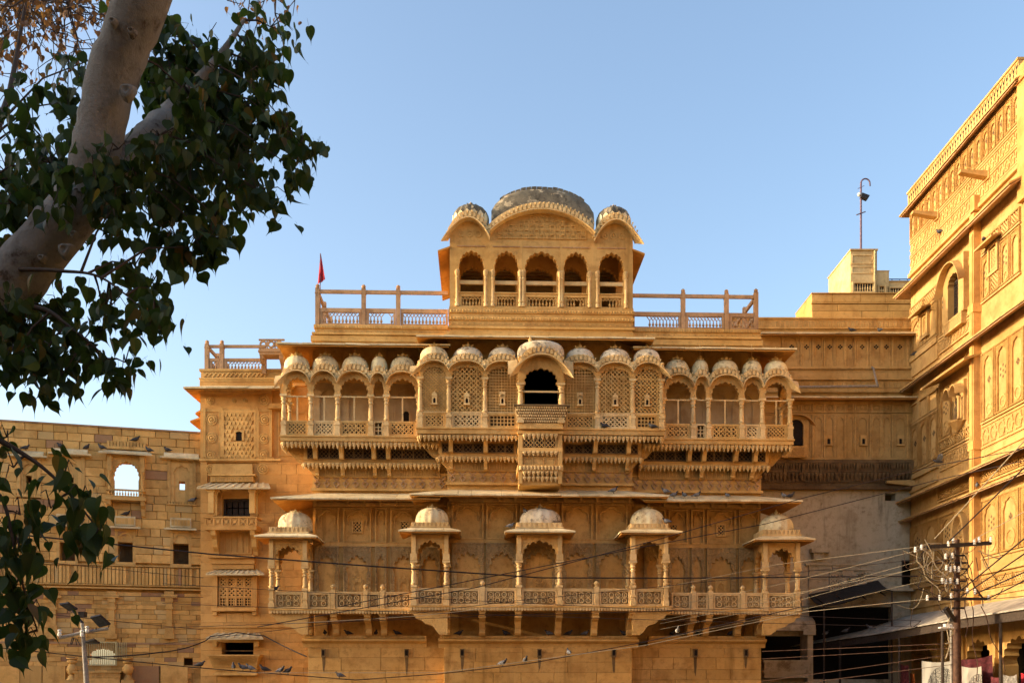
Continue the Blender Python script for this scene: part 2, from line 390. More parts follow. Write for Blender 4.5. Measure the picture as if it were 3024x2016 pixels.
def masonry(parent, u0, u1, z0, z1, d, rows, blen, holes=(), mat='rubble', depth=0.10, gap=0.008, jut=0.018, rnd=RND, limit=300, name='stone_block', skip=None, rest=None):
    """courses of single blocks set into the face at d; the first `limit` (largest) are objects, the rest one joined part"""
    L = []; z = z0; i = 0
    while z < z1-0.03:
        h = rnd.uniform(*rows) if not callable(rows) else rows(z); h = min(h, z1-z)
        if z1-(z+h) < 0.06: h = z1-z
        ivs = [(u0, u1)]
        for hu0, hu1, hz0, hz1 in holes:
            if min(z+h, hz1)-max(z, hz0) > 0.25*h:
                nv = []
                for a, b in ivs:
                    if hu1 <= a or hu0 >= b: nv.append((a, b)); continue
                    if hu0 > a: nv.append((a, hu0))
                    if hu1 < b: nv.append((hu1, b))
                ivs = nv
        bl = blen(z) if callable(blen) else blen
        for a, b in ivs:
            x = a
            while x < b-0.02:
                l = rnd.uniform(*bl)
                if b-(x+l) < bl[0]*0.6: l = b-x
                L.append((x, x+l, z, z+h)); x += l
        z += h; i += 1
    if skip: L = [q for q in L if not skip(q)]
    L.sort(key=lambda q: -(q[1]-q[0])*(q[3]-q[2]))
    for a, b, c, e in L[:limit]:
        j = rnd.uniform(0, jut)
        put(name, unit_block(mat), parent, ((a+b)/2, d + depth/2 - j, (c+e)/2), (b-a-gap, depth, e-c-gap))
    if L[limit:]:
        B = MB()
        for a, b, c, e in L[limit:]:
            j = rnd.uniform(0, jut); B.box(a+gap/2, b-gap/2, d-j, d+depth-j, c+gap/2, e-gap/2)
        B.obj('small_stone_blocks', parent, mat, kind='stuff')
def baluster_mesh(mat, key):
    if key not in UNIT:
        B = MB(); B.lathe(0, 0, [(0.30,0),(0.30,0.06),(0.16,0.10),(0.34,0.22),(0.42,0.34),(0.36,0.48),(0.17,0.62),(0.13,0.68),(0.26,0.72),(0.14,0.78),(0.12,0.95),(0.2,1.0)], 8)
        UNIT[key] = B.mesh('baluster', mat, True, 50)
    return UNIT[key]
def pendant_mesh(mat):
    k = 'pend'+mat
    if k not in UNIT:
        B = MB(); B.box(-0.5,0.5,-0.5,0.5,-0.12,0.0); B.lathe(0,0,[(0.02,-1.0),(0.14,-0.92),(0.16,-0.82),(0.44,-0.5),(0.62,-0.28),(0.56,-0.12)], 8, ph=pi/8)
        UNIT[k] = B.mesh('pendant', mat)
    return UNIT[k]
def pendants(parent, u0, u1, d, z, h, pitch, mat='pale', w=None):
    n = max(1, int(round((u1-u0)/pitch))); p = (u1-u0)/n; w = w or p*0.86
    for i in range(n):
        put('pendant', pendant_mesh(mat), parent, (u0+p*(i+0.5), d, z), (w, w, h*RND.uniform(1.12,1.3)))
def rosettes(B, u0, u1, z0, z1, d, t, nx, nz):   # carved scroll relief: rings, petals and bosses
    pu, pz = (u1-u0)/nx, (z1-z0)/nz
    for i in range(nx):
        for j in range(nz):
            c, e = u0+pu*(i+0.5), z0+pz*(j+0.5); R = min(pu, pz)*0.47
            n = 10
            vs = [(c+R*k*cos(2*pi*a/n), d-t if f else d, e+R*k*sin(2*pi*a/n)) for f in (1,) for k in (1.0, 0.72) for a in range(n)]
            vs += [(c+R*k*cos(2*pi*a/n), d, e+R*k*sin(2*pi*a/n)) for k in (1.0, 0.72) for a in range(n)]
            fs = []
            for a in range(n):
                b = (a+1)%n; fs += [(a,b,n+b,n+a), (a,2*n+a,2*n+b,b), (n+a,n+b,3*n+b,3*n+a)]
            B.add(vs, fs)
            q = R*0.42
            B.add([(c-q,d,e),(c,d,e-q),(c+q,d,e),(c,d,e+q),(c,d-t*1.3,e)], [(0,1,4),(1,2,4),(2,3,4),(3,0,4)])
    return B
# ================================================================ ground
B = MB(); B.add([(-3000,-3000,0),(3000,-3000,0),(3000,3000,0),(-3000,3000,0)], [(0,1,2,3)])
g = B.obj('ground', None, 'dusty'); g['kind'] = 'structure'

# ================================================================ the palace
M = Frame(1597, 35.7, 1.9)
PAL = thing('palace', 'yellow sandstone palace with domed balconies, carved galleries and a rooftop pavilion', 'palace', M)
DS, DC = 0.0, -0.6            # wall planes: sides, central projection
GS, GC = -1.2, -1.8           # gallery front planes
uWL, uWR = M.u(924, DS), M.u(2246, DS)
uCL, uCR = M.u(1321, DC), M.u(1866, DC)
zl = lambda py, d=GS, px=1040: M.z(py, px, d)      # side heights, read off the side nearer the tower
zc = lambda py, d=GC, px=1480: M.z(py, px, d)
Zroof = zl(1010, DS)
# hollow body: side walls, front walls, back, roof
body = MB()
hole = (M.u(1549, DC), M.u(1648, DC), zc(1214, DC), zc(1078, DC))
shell(body, uWL, uCL+0.4, DS, DS+0.45, zl(1813, DS), Zroof); body.box(uWL, uCL+0.4, DS+0.5, DS+0.6, zl(1925, DS), zl(1813, DS))
shell(body, uCR-0.4, uWR, DS, DS+0.45, zl(1813, DS), Zroof); body.box(uCR-0.4, uWR, DS+0.5, DS+0.6, zl(1925, DS), zl(1813, DS))
shell(body, uCL, uCR, DC, DC+0.4, zc(1806, DC), zc(992, DC), [hole]); body.box(uCL+0.4, uCR-0.4, DC+0.42, DC+0.5, zc(1925, DC), zc(1806, DC))
body.box(uWL, uWL+0.45, DS+0.45, 8.2, 0, Zroof); body.box(uWR-0.45, uWR, DS+0.45, 8.2, 0, Zroof)
body.box(uCL, uCL+0.4, DC+0.4, DS, zc(1925, DC), zc(992, DC)); body.box(uCR-0.4, uCR, DC+0.4, DS, zc(1925, DC), zc(992, DC))
body.box(uWL+0.45, uWR-0.45, 7.8, 8.2, 0, Zroof)
body.obj('wall', PAL, 'wall')
rb = MB(); rb.box(uWL-0.06, uWR+0.06, DS-0.1, 8.3, Zroof, Zroof+0.2); rb.box(uCL-0.06, uCR+0.06, DC-0.06, DS-0.1, Zroof+0.003, Zroof+0.2)
rb.obj('roof', PAL, 'sand')
b2 = MB(); b2.box(hole[0]-1, hole[1]+1, DS+3.4, DS+3.5, hole[2]-0.5, hole[3]+0.6); b2.box(hole[0]-1, hole[1]+1, DC+0.41, DS+3.5, hole[3]+0.5, hole[3]+0.6)
b2.box(hole[0]-1, hole[1]+1, DC+0.41, DS+3.5, hole[2]-0.6, hole[2]-0.5); b2.box(hole[0]-1.1, hole[0]-1, DC+0.41, DS+3.5, hole[2]-0.5, hole[3]+0.6); b2.box(hole[1]+1, hole[1]+1.1, DC+0.41, DS+3.5, hole[2]-0.5, hole[3]+0.6)
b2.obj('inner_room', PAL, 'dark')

# ---- lowest storey: ashlar courses
DLs, DLc = -0.12, -0.74
low = MB()
lowL, lowR = M.u(910, DLs), M.u(2248, DLs); lcL, lcR = M.u(1311, DLc), M.u(1866, DLc)
zlow = zl(1905, DLs)
low.box(lowL, lowR, DLs+0.10, DS+1.0, 0, zlow); low.box(lcL, lcR, DLc+0.10, DLs+0.1, 0, zlow)
LOW = low.obj('lower_wall', PAL, 'wall')
rnd = random.Random(3)
masonry(LOW, lowL, lcL, 0, zlow, DLs, (0.32, 0.5), (0.7, 1.7), mat='wall', gap=0.004, jut=0.005, rnd=rnd)
masonry(LOW, lcR, lowR, 0, zlow, DLs, (0.32, 0.5), (0.7, 1.7), mat='wall', gap=0.004, jut=0.005, rnd=rnd)
masonry(LOW, lcL, lcR, 0, zlow, DLc, (0.3, 0.46), (0.8, 1.9), mat='wall', gap=0.004, jut=0.005, rnd=rnd)
for px, d in ((956,DLs),(1201,DLs),(1365,DLc),(1593,DLc),(1812,DLc),(2053,DLs),(2202,DLs)):     # water spouts
    u = M.u(px, d); z = M.z(1932, px, d); S = MB()
    S.box(u-0.075,u+0.075,d-0.10,d+0.02,z-0.09,z-0.03); S.box(u-0.075,u-0.05,d-0.10,d+0.02,z-0.03,z+0.17); S.box(u+0.05,u+0.075,d-0.10,d+0.02,z-0.03,z+0.17)
    S.box(u-0.075,u+0.075,d-0.10,d+0.02,z+0.17,z+0.21)
    s_ = S.obj('water_spout', LOW, 'soot_shade')
    S = MB(); S.box(u-0.05,u+0.05,d-0.075,d+0.0,z-0.03,z+0.17); S.obj('spout_hole', LOW, 'dark')
    S = MB(); hgt = rnd.uniform(0.35, 0.75)
    S.ext([(u-0.06,z-0.09),(u+0.06,z-0.09),(u+0.05,z-0.1-hgt*0.5),(u+0.012,z-0.1-hgt),(u-0.03,z-0.1-hgt*0.8)], d-0.0085, d+0.01); S.obj('soot_streak', LOW, 'soot_shade')

# ---- lower gallery: floor, mouldings, brackets, parapet panels, kiosks
def lower_gallery(name, uL, uR, dw, df, zf, zt, brk, posts, panels, ends):
    """zf floor top, zt parapet top; brk bracket centres; posts knob posts; panels (u0,u1)"""
    Bm = MB(); h = (zf - zl(1872, df))
    zb = zl(1872, df)                              # bottom of the bracket zone
    Bm.box(uL-0.05, uR+0.05, df-0.06, dw, zf-0.06, zf); Bm.box(uL, uR, df, dw, zf-0.15, zf-0.06)
    G = Bm.obj(name, PAL, 'sand')
    S = MB(); n = int((uR-uL)/0.105); p = (uR-uL)/n
    for i in range(n):
        c = uL+p*(i+0.5); S.ext([(c-p*0.40,zf-0.062),(c-p*0.40,zf-0.13),(c-p*0.2,zf-0.175),(c+p*0.2,zf-0.175),(c+p*0.40,zf-0.13),(c+p*0.40,zf-0.062)], df-0.045, df+0.02)
    if 'L' in ends or 'R' in ends:
        for sd_ in ends:
            uu = uL if sd_ == 'L' else uR; m = int((dw-df)/0.105)
            for i in range(m):
                c = df+(dw-df)*(i+0.5)/m; S.box(uu-0.045, uu+0.045, c-0.04, c+0.04, zf-0.17, zf-0.062)
    S.obj('scallop_frieze', G, 'pale', kind='stuff')
    for c, full in brk:                            # console brackets
        K = MB(); w = 0.105; pj = (dw-0.12-df)
        K.prof([(df+0.05,zf-0.15),(df+0.05,zf-0.27),(df+0.13,zf-0.33),(df+0.12,zf-0.42),(df+0.22,zf-0.46),(df+0.45,zf-0.52),(df+0.62,zb+0.22),(df+0.62,zb+0.08),(df+0.70,zb),(dw-0.05,zb),(dw-0.05,zf-0.15)], c-w, c+w)
        K.box(c-w-0.03,c+w+0.03,df+0.03,df+0.3,zf-0.22,zf-0.152)
        K.box(c-w-0.02,c+w+0.02,df+0.10,df+0.25,zf-0.40,zf-0.36)
        K.obj('bracket', G, 'sand')
    for sd_ in ends:                               # end consoles swinging out sideways
        K = MB(); s_ = -1 if sd_ == 'L' else 1; u0 = uL if sd_ == 'L' else uR; pr = 1.12
        prof = [(0,zf-0.15),(0,zf-0.27),(0.13,zf-0.30),(0.2,zf-0.42),(0.42,zf-0.50),(0.5,zf-0.60),(0.78,zf-0.68),(0.95,zb+0.08),(1.05,zb),(1.30,zb),(1.30,zf-0.15)]
        K.ext([(u0-s_*a, z) for a, z in prof], df+0.06, df+0.30)
        K.ext([(u0-s_*a, z) for a, z in prof], dw-0.45, dw-0.2)
        K.obj('bracket', G, 'carved2')
    for (a, b) in panels:                          # carved parapet panels
        K = MB(); K.box(a+0.05, b-0.05, df+0.06, df+0.19, zf, zt-0.04); K.obj('panel_ground', G, 'patina_shade'); K = MB(); frame_rect(K, a, b, zf+0.001, zt-0.041, 0.06, df+0.0, df+0.168)  # darker ground colour paints the shade behind the raised pale rings
        nz = 2; nx = max(2, int((b-a-0.12)/((zt-zf-0.16)/nz)))
        rosettes(K, a+0.075, b-0.075, zf+0.08, zt-0.115, df+0.06, 0.045, nx, nz); jali(K, a+0.075, b-0.075, zf+0.08, zt-0.115, df+0.02, df+0.08, (zt-zf-0.195)/2, 0.022, 'grid')
        o = K.obj('carved_panel', G, 'pale')
        K = MB(); K.box(a-0.01, b+0.01, df-0.012, df+0.2, zt-0.04, zt); K.obj('coping', G, 'pale')
    for c in posts:
        K = MB(); K.box(c-0.085,c+0.085,df-0.03,df+0.14,zf+0.001,zt+0.05); K.box(c-0.06,c+0.06,df-0.045,df-0.03,zf+0.1,zt-0.1)
        K.lathe(c, df+0.055, [(0.06,0),(0.075,0.03),(0.05,0.05),(0.085,0.1),(0.09,0.14),(0.06,0.19),(0.015,0.22)], 12, z0=zt+0.05)
        K.obj('knob_post', G, 'pale', True)
    # end parapets going back
    for sd_ in ends:
        uu = uL+0.08 if sd_ == 'L' else uR-0.08
        K = MB(); K.box(uu-0.04,uu+0.04,df+0.12,dw,zf,zt-0.04); K.box(uu-0.06,uu+0.06,df+0.12,dw,zt-0.04,zt)
        for s_ in (-1, 1):
            for k in range(4):
                c = df+0.25+k*0.22; K.box(uu+s_*0.04,uu+s_*0.055,c-0.08,c+0.08,zf+0.1,zt-0.12)
        K.obj('carved_panel', G, 'carved2')
    # base moulding below the brackets
    K = MB(); K.box(uL+(1.0 if 'L' in ends else 0), uR-(1.0 if 'R' in ends else 0), dw-0.32, dw, zb-0.10, zb-0.001)
    K.prof([(dw-0.36,zb-0.19),(dw-0.36,zb-0.13),(dw-0.30,zb-0.10),(dw,zb-0.10),(dw,zb-0.42),(dw-0.14,zb-0.42),(dw-0.18,zb-0.28)], uL+(0.95 if 'L' in ends else 0), uR-(0.95 if 'R' in ends else 0))
    K.obj('base_moulding', G, 'sand')
    S = MB(); a, b = uL+(1.0 if 'L' in ends else 0), uR-(1.0 if 'R' in ends else 0); n = int((b-a)/0.085); p = (b-a)/n
    for i in range(n): S.box(a+p*(i+0.1), a+p*(i+0.9), dw-0.345, dw-0.31, zb-0.085, zb-0.015)
    S.obj('bead_frieze', G, 'sand', kind='stuff')
    return G
zfS, ztS = zl(1796), zl(1746)
zfC, ztC = M.z(1787, 1600, GC), M.z(1736, 1600, GC)
U = lambda px, d=GS: M.u(px, d)
gL, gR = U(797), U(2364)
cL, cR = M.u(1209, GC), M.u(1980, GC)
KS = [(802, 901, GS, DS), (1222, 1318, GC, DC), (1533, 1653, GC, DC), (1869, 1966, GC, DC), (2259, 2355, GS, DS)]
def pan(pxs, d, off=0.10): return [(M.u(a, d)+off, M.u(b, d)-off) for a, b in pxs]
GL = lower_gallery('lower_gallery', gL, cL+0.5, DS, GS, zfS, ztS, [(U(p), 1) for p in (902, 984, 1083, 1129)], [U(p) for p in (983, 1079, 1129)],
    pan([(802,901),(901,983),(983,1079),(1079,1129),(1129,1222)], GS), 'L')
GR = lower_gallery('lower_gallery', cR-0.5, gR, DS, GS, zfS, ztS, [(U(p), 1) for p in (2050, 2097, 2193, 2259)], [U(p) for p in (2048, 2099, 2194)],
    pan([(1975,2048),(2048,2099),(2099,2194),(2194,2259),(2259,2355)], GS), 'R')
GM = lower_gallery('central_lower_gallery', cL, cR, DC, GC, zfC, ztC, [(M.u(p, GC), 1) for p in (1318, 1424, 1531, 1653, 1761, 1869)], [M.u(p, GC) for p in (1425, 1762)],
    pan([(1222,1318),(1318,1425),(1425,1533),(1533,1653),(1653,1762),(1762,1869),(1869,1966)], GC), 'LR')
rnd = random.Random(11)
def kiosk(px0, px1, df, dw, pys, dome_px, worn):
    """pys: floor, spring, wall top (eave bed), eave tip, parapet top, dome top, finial top"""
    pm = (px0+px1)/2; Z = lambda py: M.z(py, pm, df)
    u0, u1 = M.u(px0, df), M.u(px1, df); uc = (u0+u1)/2
    zf, zs, zw, ze, zp, zd, zfin = [Z(p) for p in pys]
    db = dw-0.08; K = MB(); w = 0.085
    zcap = Z(pys[1])
    a0, a1 = u0+w, u1-w
    arch_plate(K, u0-w, u1+w, zcap, zw, cusp(uc, (a1-a0)/2, zcap+0.02, zcap+(zw-zcap)*0.80, 9), df-0.05, df+0.06)
    P = K.obj('kiosk', PAL, 'carved2'); K = MB()
    arch_plate(K, u0-w+0.01, u1+w-0.01, zcap, zw, cusp(uc, (a1-a0)/2, zcap+0.02, zcap+(zw-zcap)*0.80, 9), db-0.05, db+0.05); K.obj('back_arch', P, 'carved2')
    for uu in (u0, u1):                            # side arches
        K = MB(); K.T = lambda x, y, z, uu=uu: (uu + y, x, z)
        arch_plate(K, df+0.06, db-0.05, zcap, zw-0.002, cusp((df+db)/2, (db-df)/2-0.1, zcap+0.02, zcap+(zw-zcap)*0.80, 7), -0.07, 0.05)
        K.obj('side_arch', P, 'carved2')
    zbase = zf
    h = zcap - zbase
    key = ('kcol', round(h, 3))
    if key not in UNIT:
        C = MB(); pb = 0.53/h*h
        C.box(-0.10,0.10,-0.10,0.10,0,0.18); C.box(-0.075,0.075,-0.075,0.075,0.18,0.30); C.box(-0.095,0.095,-0.095,0.095,0.30,0.36)
        C.box(-0.07,0.07,-0.07,0.07,0.36,0.62); C.box(-0.10,0.10,-0.10,0.10,0.62,0.70)
        C.lathe(0,0,[(0.075,0.70),(0.105,0.76),(0.07,0.82),(0.085,0.9),(0.085,h-0.55),(0.065,h-0.36),(0.095,h-0.32),(0.06,h-0.27),(0.10,h-0.20),(0.07,h-0.16),(0.13,h-0.06)], 12, ph=pi/12)
        C.box(-0.13,0.13,-0.12,0.12,h-0.07,h+0.002)
        UNIT[key] = C.mesh('column', 'pale', True, 40)
    for uu in (u0, u1):
        for dd in (df, db): put('column', UNIT[key], P, (uu, dd, zbase))
    for uu in (u0, u1):
        K = MB(); K.box(uu-0.115, uu+0.115, df-0.08, df-0.052, zcap+0.02, zcap+0.24); K.box(uu-0.07, uu+0.07, df-0.09, df-0.05, zcap+0.241, zw-0.02); K.obj('capital', P, 'pale')
    pj = 0.42
    E = eave(P, u0-w-pj, u1+w+pj, df-0.05, pj, ze, 0.34, 3, left=db-df+0.08, right=db-df+0.08, t=0.05, rnd=rnd, side_n=2, wob=0.006)
    K = MB(); zi = ze+pj*0.34-0.05
    K.box(u0-w-0.02, u1+w+0.02, df-0.06, db+0.04, zi-0.12, zi+0.06)
    pf = df - 0.06
    K.box(u0-w-0.045, u1+w+0.045, pf-0.025, db+0.06, zi+0.061, zi+0.10)
    K.box(u0-w, u1+w, pf+0.02, db+0.03, zi+0.101, zp)
    n = 9; p = (u1-u0+2*w)/n
    for i in range(n):
        c = u0-w+p*(i+0.5)
        K.ext([(c-p*0.46,zp+0.002),(c-p*0.15,zp+0.002),(c,zp-0.07),(c+p*0.15,zp+0.002),(c+p*0.46,zp+0.002),(c+p*0.2,zp-0.10),(c+p*0.2,zi+0.103),(c-p*0.2,zi+0.103),(c-p*0.2,zp-0.10)], pf-0.012, pf+0.04)
    for sgn, uu in ((-1, u0-w), (1, u1+w)):
        m = 8; q = (db-df)/m
        for i in range(m):
            c = df+q*(i+0.5); K.box(uu-0.012, uu+0.012, c-q*0.3, c+q*0.3, zi+0.11, zp)
    K.obj('parapet', P, 'pale')
    K = MB(); rr = (u1-u0)/2+w-0.06; rdd = (db-df)/2
    zd = EYE+(zd-EYE)*1.016; dome(K, M.u(dome_px, (df+db)/2), (df+db)/2, zp-0.05, rr, rdd, zd-zp+0.05, 14, 0.06, 56, 0.9)
    K.obj('dome', P, worn, True, angle=60)
    K = MB(); lotus(K, M.u(dome_px, (df+db)/2), (df+db)/2, zd-0.03, 0.2, 0.07, 10); finial(K, M.u(dome_px, (df+db)/2), (df+db)/2, zd+0.0, max(0.12, zfin-zd), 0.085)
    K.obj('finial', P, 'lime', True)
    return P
kio = [
    kiosk(802, 901, GS, DS, (1796, 1672, 1594, 1586, 1556, 1512, 1502), 873, 'lime'),
    kiosk(1222, 1318, GC, DC, (1787, 1655, 1578, 1570, 1542, 1499, 1476), 1276, 'lime'),
    kiosk(1533, 1653, GC, DC, (1787, 1655, 1578, 1572, 1543, 1501, 1474), 1595, 'worn'),
    kiosk(1869, 1966, GC, DC, (1788, 1656, 1580, 1574, 1546, 1502, 1494), 1911, 'lime'),
    kiosk(2259, 2355, GS, DS, (1804, 1680, 1602, 1594, 1564, 1520, 1494), 2292, 'lime'),
]
# ---- carved wall behind the lower gallery
def wall_panels(cols, d, rows, part):
    for (p0, p1, big) in cols:
        a, b = M.u(p0, d), M.u(p1, d); c = (a+b)/2; hw = (b-a)/2
        for r, (y0, y1) in enumerate(rows):
            z1, z0 = M.z(y0, 1400, d), M.z(y1, 1400, d); N = MB()
            frame_rect(N, a-0.05, b+0.05, z0-0.05, z1+0.04, 0.05, d-0.10, d+0.01)
            if r == 0: ar = smooth_arch(c, hw*0.80, z0+(z1-z0)*0.50, z0+(z1-z0)*0.92) if False else cusp(c, hw*0.82, z0+(z1-z0)*0.52, z0+(z1-z0)*0.93, 3, a=0.16)
            else: ar = cusp(c, hw*0.9, z0+(z1-z0)*0.55, z0+(z1-z0)*0.88, 7 if big else 5, a=0.17)
            if r == 0:
                out = cusp(c, hw*0.90, z0+(z1-z0)*0.52, z0+(z1-z0)*0.99, 3, a=0.16)
                N.ext(out + ar[::-1], d-0.08, d+0.01)
            else:
                arch_plate(N, a, b, z0, z1, ar, d-0.085, d+0.01)
            N.obj('carved_panel', part, 'wall' if r == 0 else 'patina_shade')
            if r > 0 and big:                       # shield relief in the niche
                N = MB(); zm = z0+(z1-z0)*0.36
                if big == 2:
                    rosettes(N, c-0.3, c+0.3, zm-0.3, zm+0.3, d, 0.03, 1, 1); rosettes(N, c-0.2, c+0.2, zm-0.2, zm+0.2, d-0.001, 0.03, 2, 2)
                    N.ext([(c-0.07,zm+0.29),(c+0.07,zm+0.29),(c+0.04,zm+0.4),(c,zm+0.5),(c-0.04,zm+0.4)], d-0.03, d+0.01)
                else:
                    arch_plate(N, c-0.2, c+0.2, zm-0.3, zm+0.25, cusp(c, 0.11, zm-0.05, zm+0.14, 5), d-0.035, d+0.01)
                    N.ext([(c-0.15,zm+0.252),(c+0.15,zm+0.252),(c+0.06,zm+0.36),(c,zm+0.46),(c-0.06,zm+0.36)], d-0.03, d+0.01)
                    N.box(c-0.24,c+0.24,d-0.045,d+0.01,zm-0.36,zm-0.301)
                N.obj('shield_relief', part, 'carved2')
WPART = MB()
rowsS = [(1505, 1600), (1618, 1792)]; rowsC = [(1490, 1588), (1606, 1786)]
for d, a, b, zt_, zm_, ps in ((DS, uWL, uCL, 1497, 1609, 0), (DS, uCR, uWR, 1497, 1609, 0), (DC, uCL, uCR, 1482, 1597, 1)):
    WPART.box(a+0.02, b-0.02, d-0.07, d+0.02, M.z(zm_+6, 1400, d), M.z(zm_-6, 1400, d))
    WPART.box(a+0.02, b-0.02, d-0.08, d+0.02, M.z(zt_+2, 1400, d), M.z(zt_-8, 1400, d))
WP = WPART.obj('carved_wall', PAL, 'wall')
wall_panels([(934,997,0),(1018,1092,1),(1112,1138,0),(1157,1226,1),(1240,1296,0)], DS, rowsS, WP)
wall_panels([(1905,1960,0),(1977,2026,1),(2044,2074,0),(2090,2167,1),(2184,2236,0)], DS, rowsS, WP)
wall_panels([(1338,1424,1),(1440,1523,2),(1540,1643,2),(1662,1745,2),(1763,1848,1)], DC, rowsC, WP)
def pierced_window(px0, px1, py0, py1, d, part, fr=0.05):
    a, b, z1, z0 = M.u(px0,d), M.u(px1,d), M.z(py0,(px0+px1)/2,d), M.z(py1,(px0+px1)/2,d); N = MB()
    frame_rect(N, a-fr, b+fr, z0-fr, z1+fr, fr, d-0.075, d+0.02); jali(N, a, b, z0, z1, d-0.045, d-0.02, 0.13, 0.03)
    o = N.obj('pierced_window', part, 'sand')
    N = MB(); N.box(a, b, d-0.012, d+0.02, z0, z1); N.obj('window_dark', part, 'dark')
for q in ((1044,1067,1541,1570),(1184,1206,1541,1568),(2118,2138,1550,1580),(1978,1998,1550,1570)): pierced_window(*q, DS, WP)
# ---- lower eaves
zel = zl(1468, DS-1.5, 900)
eave(PAL, M.u(798, DS-1.5), M.u(1300, DS-1.5), DS, 1.5, zel, 0.29, 8, left=1.6, rnd=rnd, t=0.05)
eave(PAL, M.u(1900, DS-1.5), M.u(2372, DS-1.5), DS, 1.5, zel, 0.29, 8, right=1.6, rnd=rnd, t=0.05)
eave(PAL, M.u(1208, DC-1.5), M.u(1980, DC-1.5), DC, 1.35, M.z(1458, 1500, DC-1.35), 0.29, 12, left=0.75, right=0.75, rnd=rnd, t=0.05)
# beam course under the eaves
K = MB()
for d, a, b in ((DS, uWL, uCL), (DS, uCR, uWR), (DC, uCL, uCR)):
    zz = M.z(1481 if d == DC else 1494, 1300, d); K.box(a+0.02, b-0.02, d-0.10, d+0.02, zz-0.02, zz+0.10)
    n = int((b-a)/0.55)
    for i in range(n+1):
        c = a+0.1+(b-a-0.2)*i/n; K.box(c-0.04, c+0.04, d-0.22, d-0.1, zz, zz+0.2)
K.obj('eave_beam', PAL, 'sand')
# ---- quatrefoil frieze above the lower eaves
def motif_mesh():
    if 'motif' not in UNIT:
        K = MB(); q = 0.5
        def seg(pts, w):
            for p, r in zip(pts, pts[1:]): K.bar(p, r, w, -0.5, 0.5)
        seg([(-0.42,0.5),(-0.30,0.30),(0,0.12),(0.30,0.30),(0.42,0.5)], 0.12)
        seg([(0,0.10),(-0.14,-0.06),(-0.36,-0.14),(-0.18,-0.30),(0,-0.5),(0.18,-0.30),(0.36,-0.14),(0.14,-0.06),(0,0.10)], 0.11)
        UNIT['motif'] = K.mesh('quatrefoil_motif', 'rail')  # dark brown colour stands in for the shade of incised lines
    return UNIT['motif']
def motif_frieze(uL, uR, d, z0, z1, n, name='frieze'):
    K = MB(); K.box(uL, uR, d-0.05, d+0.02, z0, z1); K.box(uL-0.02, uR+0.02, d-0.085, d, z1+0.001, z1+0.10); K.box(uL-0.05, uR+0.05, d-0.13, d, z0-0.09, z0-0.001)
    P = K.obj(name, PAL, 'sand'); p = (uR-uL)/n
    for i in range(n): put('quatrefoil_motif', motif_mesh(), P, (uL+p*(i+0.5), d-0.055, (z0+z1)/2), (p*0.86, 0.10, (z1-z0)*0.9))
    return P
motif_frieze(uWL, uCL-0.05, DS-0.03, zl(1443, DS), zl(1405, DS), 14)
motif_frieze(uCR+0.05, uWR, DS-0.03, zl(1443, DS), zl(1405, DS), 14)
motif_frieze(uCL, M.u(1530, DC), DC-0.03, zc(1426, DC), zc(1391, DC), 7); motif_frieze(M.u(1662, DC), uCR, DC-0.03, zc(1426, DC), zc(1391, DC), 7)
# ---------------------------------------------------------------- upper galleries
def crest(B, c, d0, d1, h0, h1, p=0.15):   # band following a hump, with notched dentils
    top = [(u, z+h1) for u, z in c]; bot = [(u, z+h0) for u, z in c]
    B.ext(bot + top[::-1], d0, d1)
    L = 0; pts = []
    for (a, b), (e, f) in zip(c, c[1:]):
        l = math.hypot(e-a, f-b); k = 0
        while L <= l: t = L/l; pts.append((a+(e-a)*t, b+(f-b)*t)); L += p
        L -= l
    for u, z in pts:
        q = p*0.3; B.ext([(u-q,z+h1-0.21),(u+q,z+h1-0.21),(u+q,z+h1-0.10),(u,z+h1-0.05),(u-q,z+h1-0.10)], d0-0.06, d0+0.01)
        B.ext([(u+p/2-q*0.6,z+h1-0.01),(u+p/2,z+h1-0.09),(u+p/2+q*0.6,z+h1-0.01)], d0-0.06, d0+0.01)
    return B
def column_mesh(h, pan, key, w=0.075, mat='pale'):
    k = (key, round(h, 3))
    if k not in UNIT:
        C = MB()
        C.box(-w*1.35,w*1.35,-w*1.35,w*1.35,0,0.10); C.box(-w*1.1,w*1.1,-w*1.1,w*1.1,0.10,pan*0.7); C.box(-w*1.35,w*1.35,-w*1.35,w*1.35,pan*0.7,pan*0.85); C.box(-w,w,-w,w,pan*0.85,pan)
        C.lathe(0,0,[(w*1.0,pan),(w*1.4,pan+0.06),(w*0.95,pan+0.12),(w*1.15,pan+0.2),(w*0.95,h-0.42),(w*0.8,h-0.30),(w*1.25,h-0.26),(w*0.8,h-0.20),(w*1.3,h-0.12),(w*1.0,h-0.09),(w*1.6,h-0.02)],12,ph=pi/12)
        C.box(-w*1.55,w*1.55,-w*1.4,w*1.4,h-0.03,h+0.04)
        UNIT[k] = C.mesh('column', mat, True, 40)
    return UNIT[k]
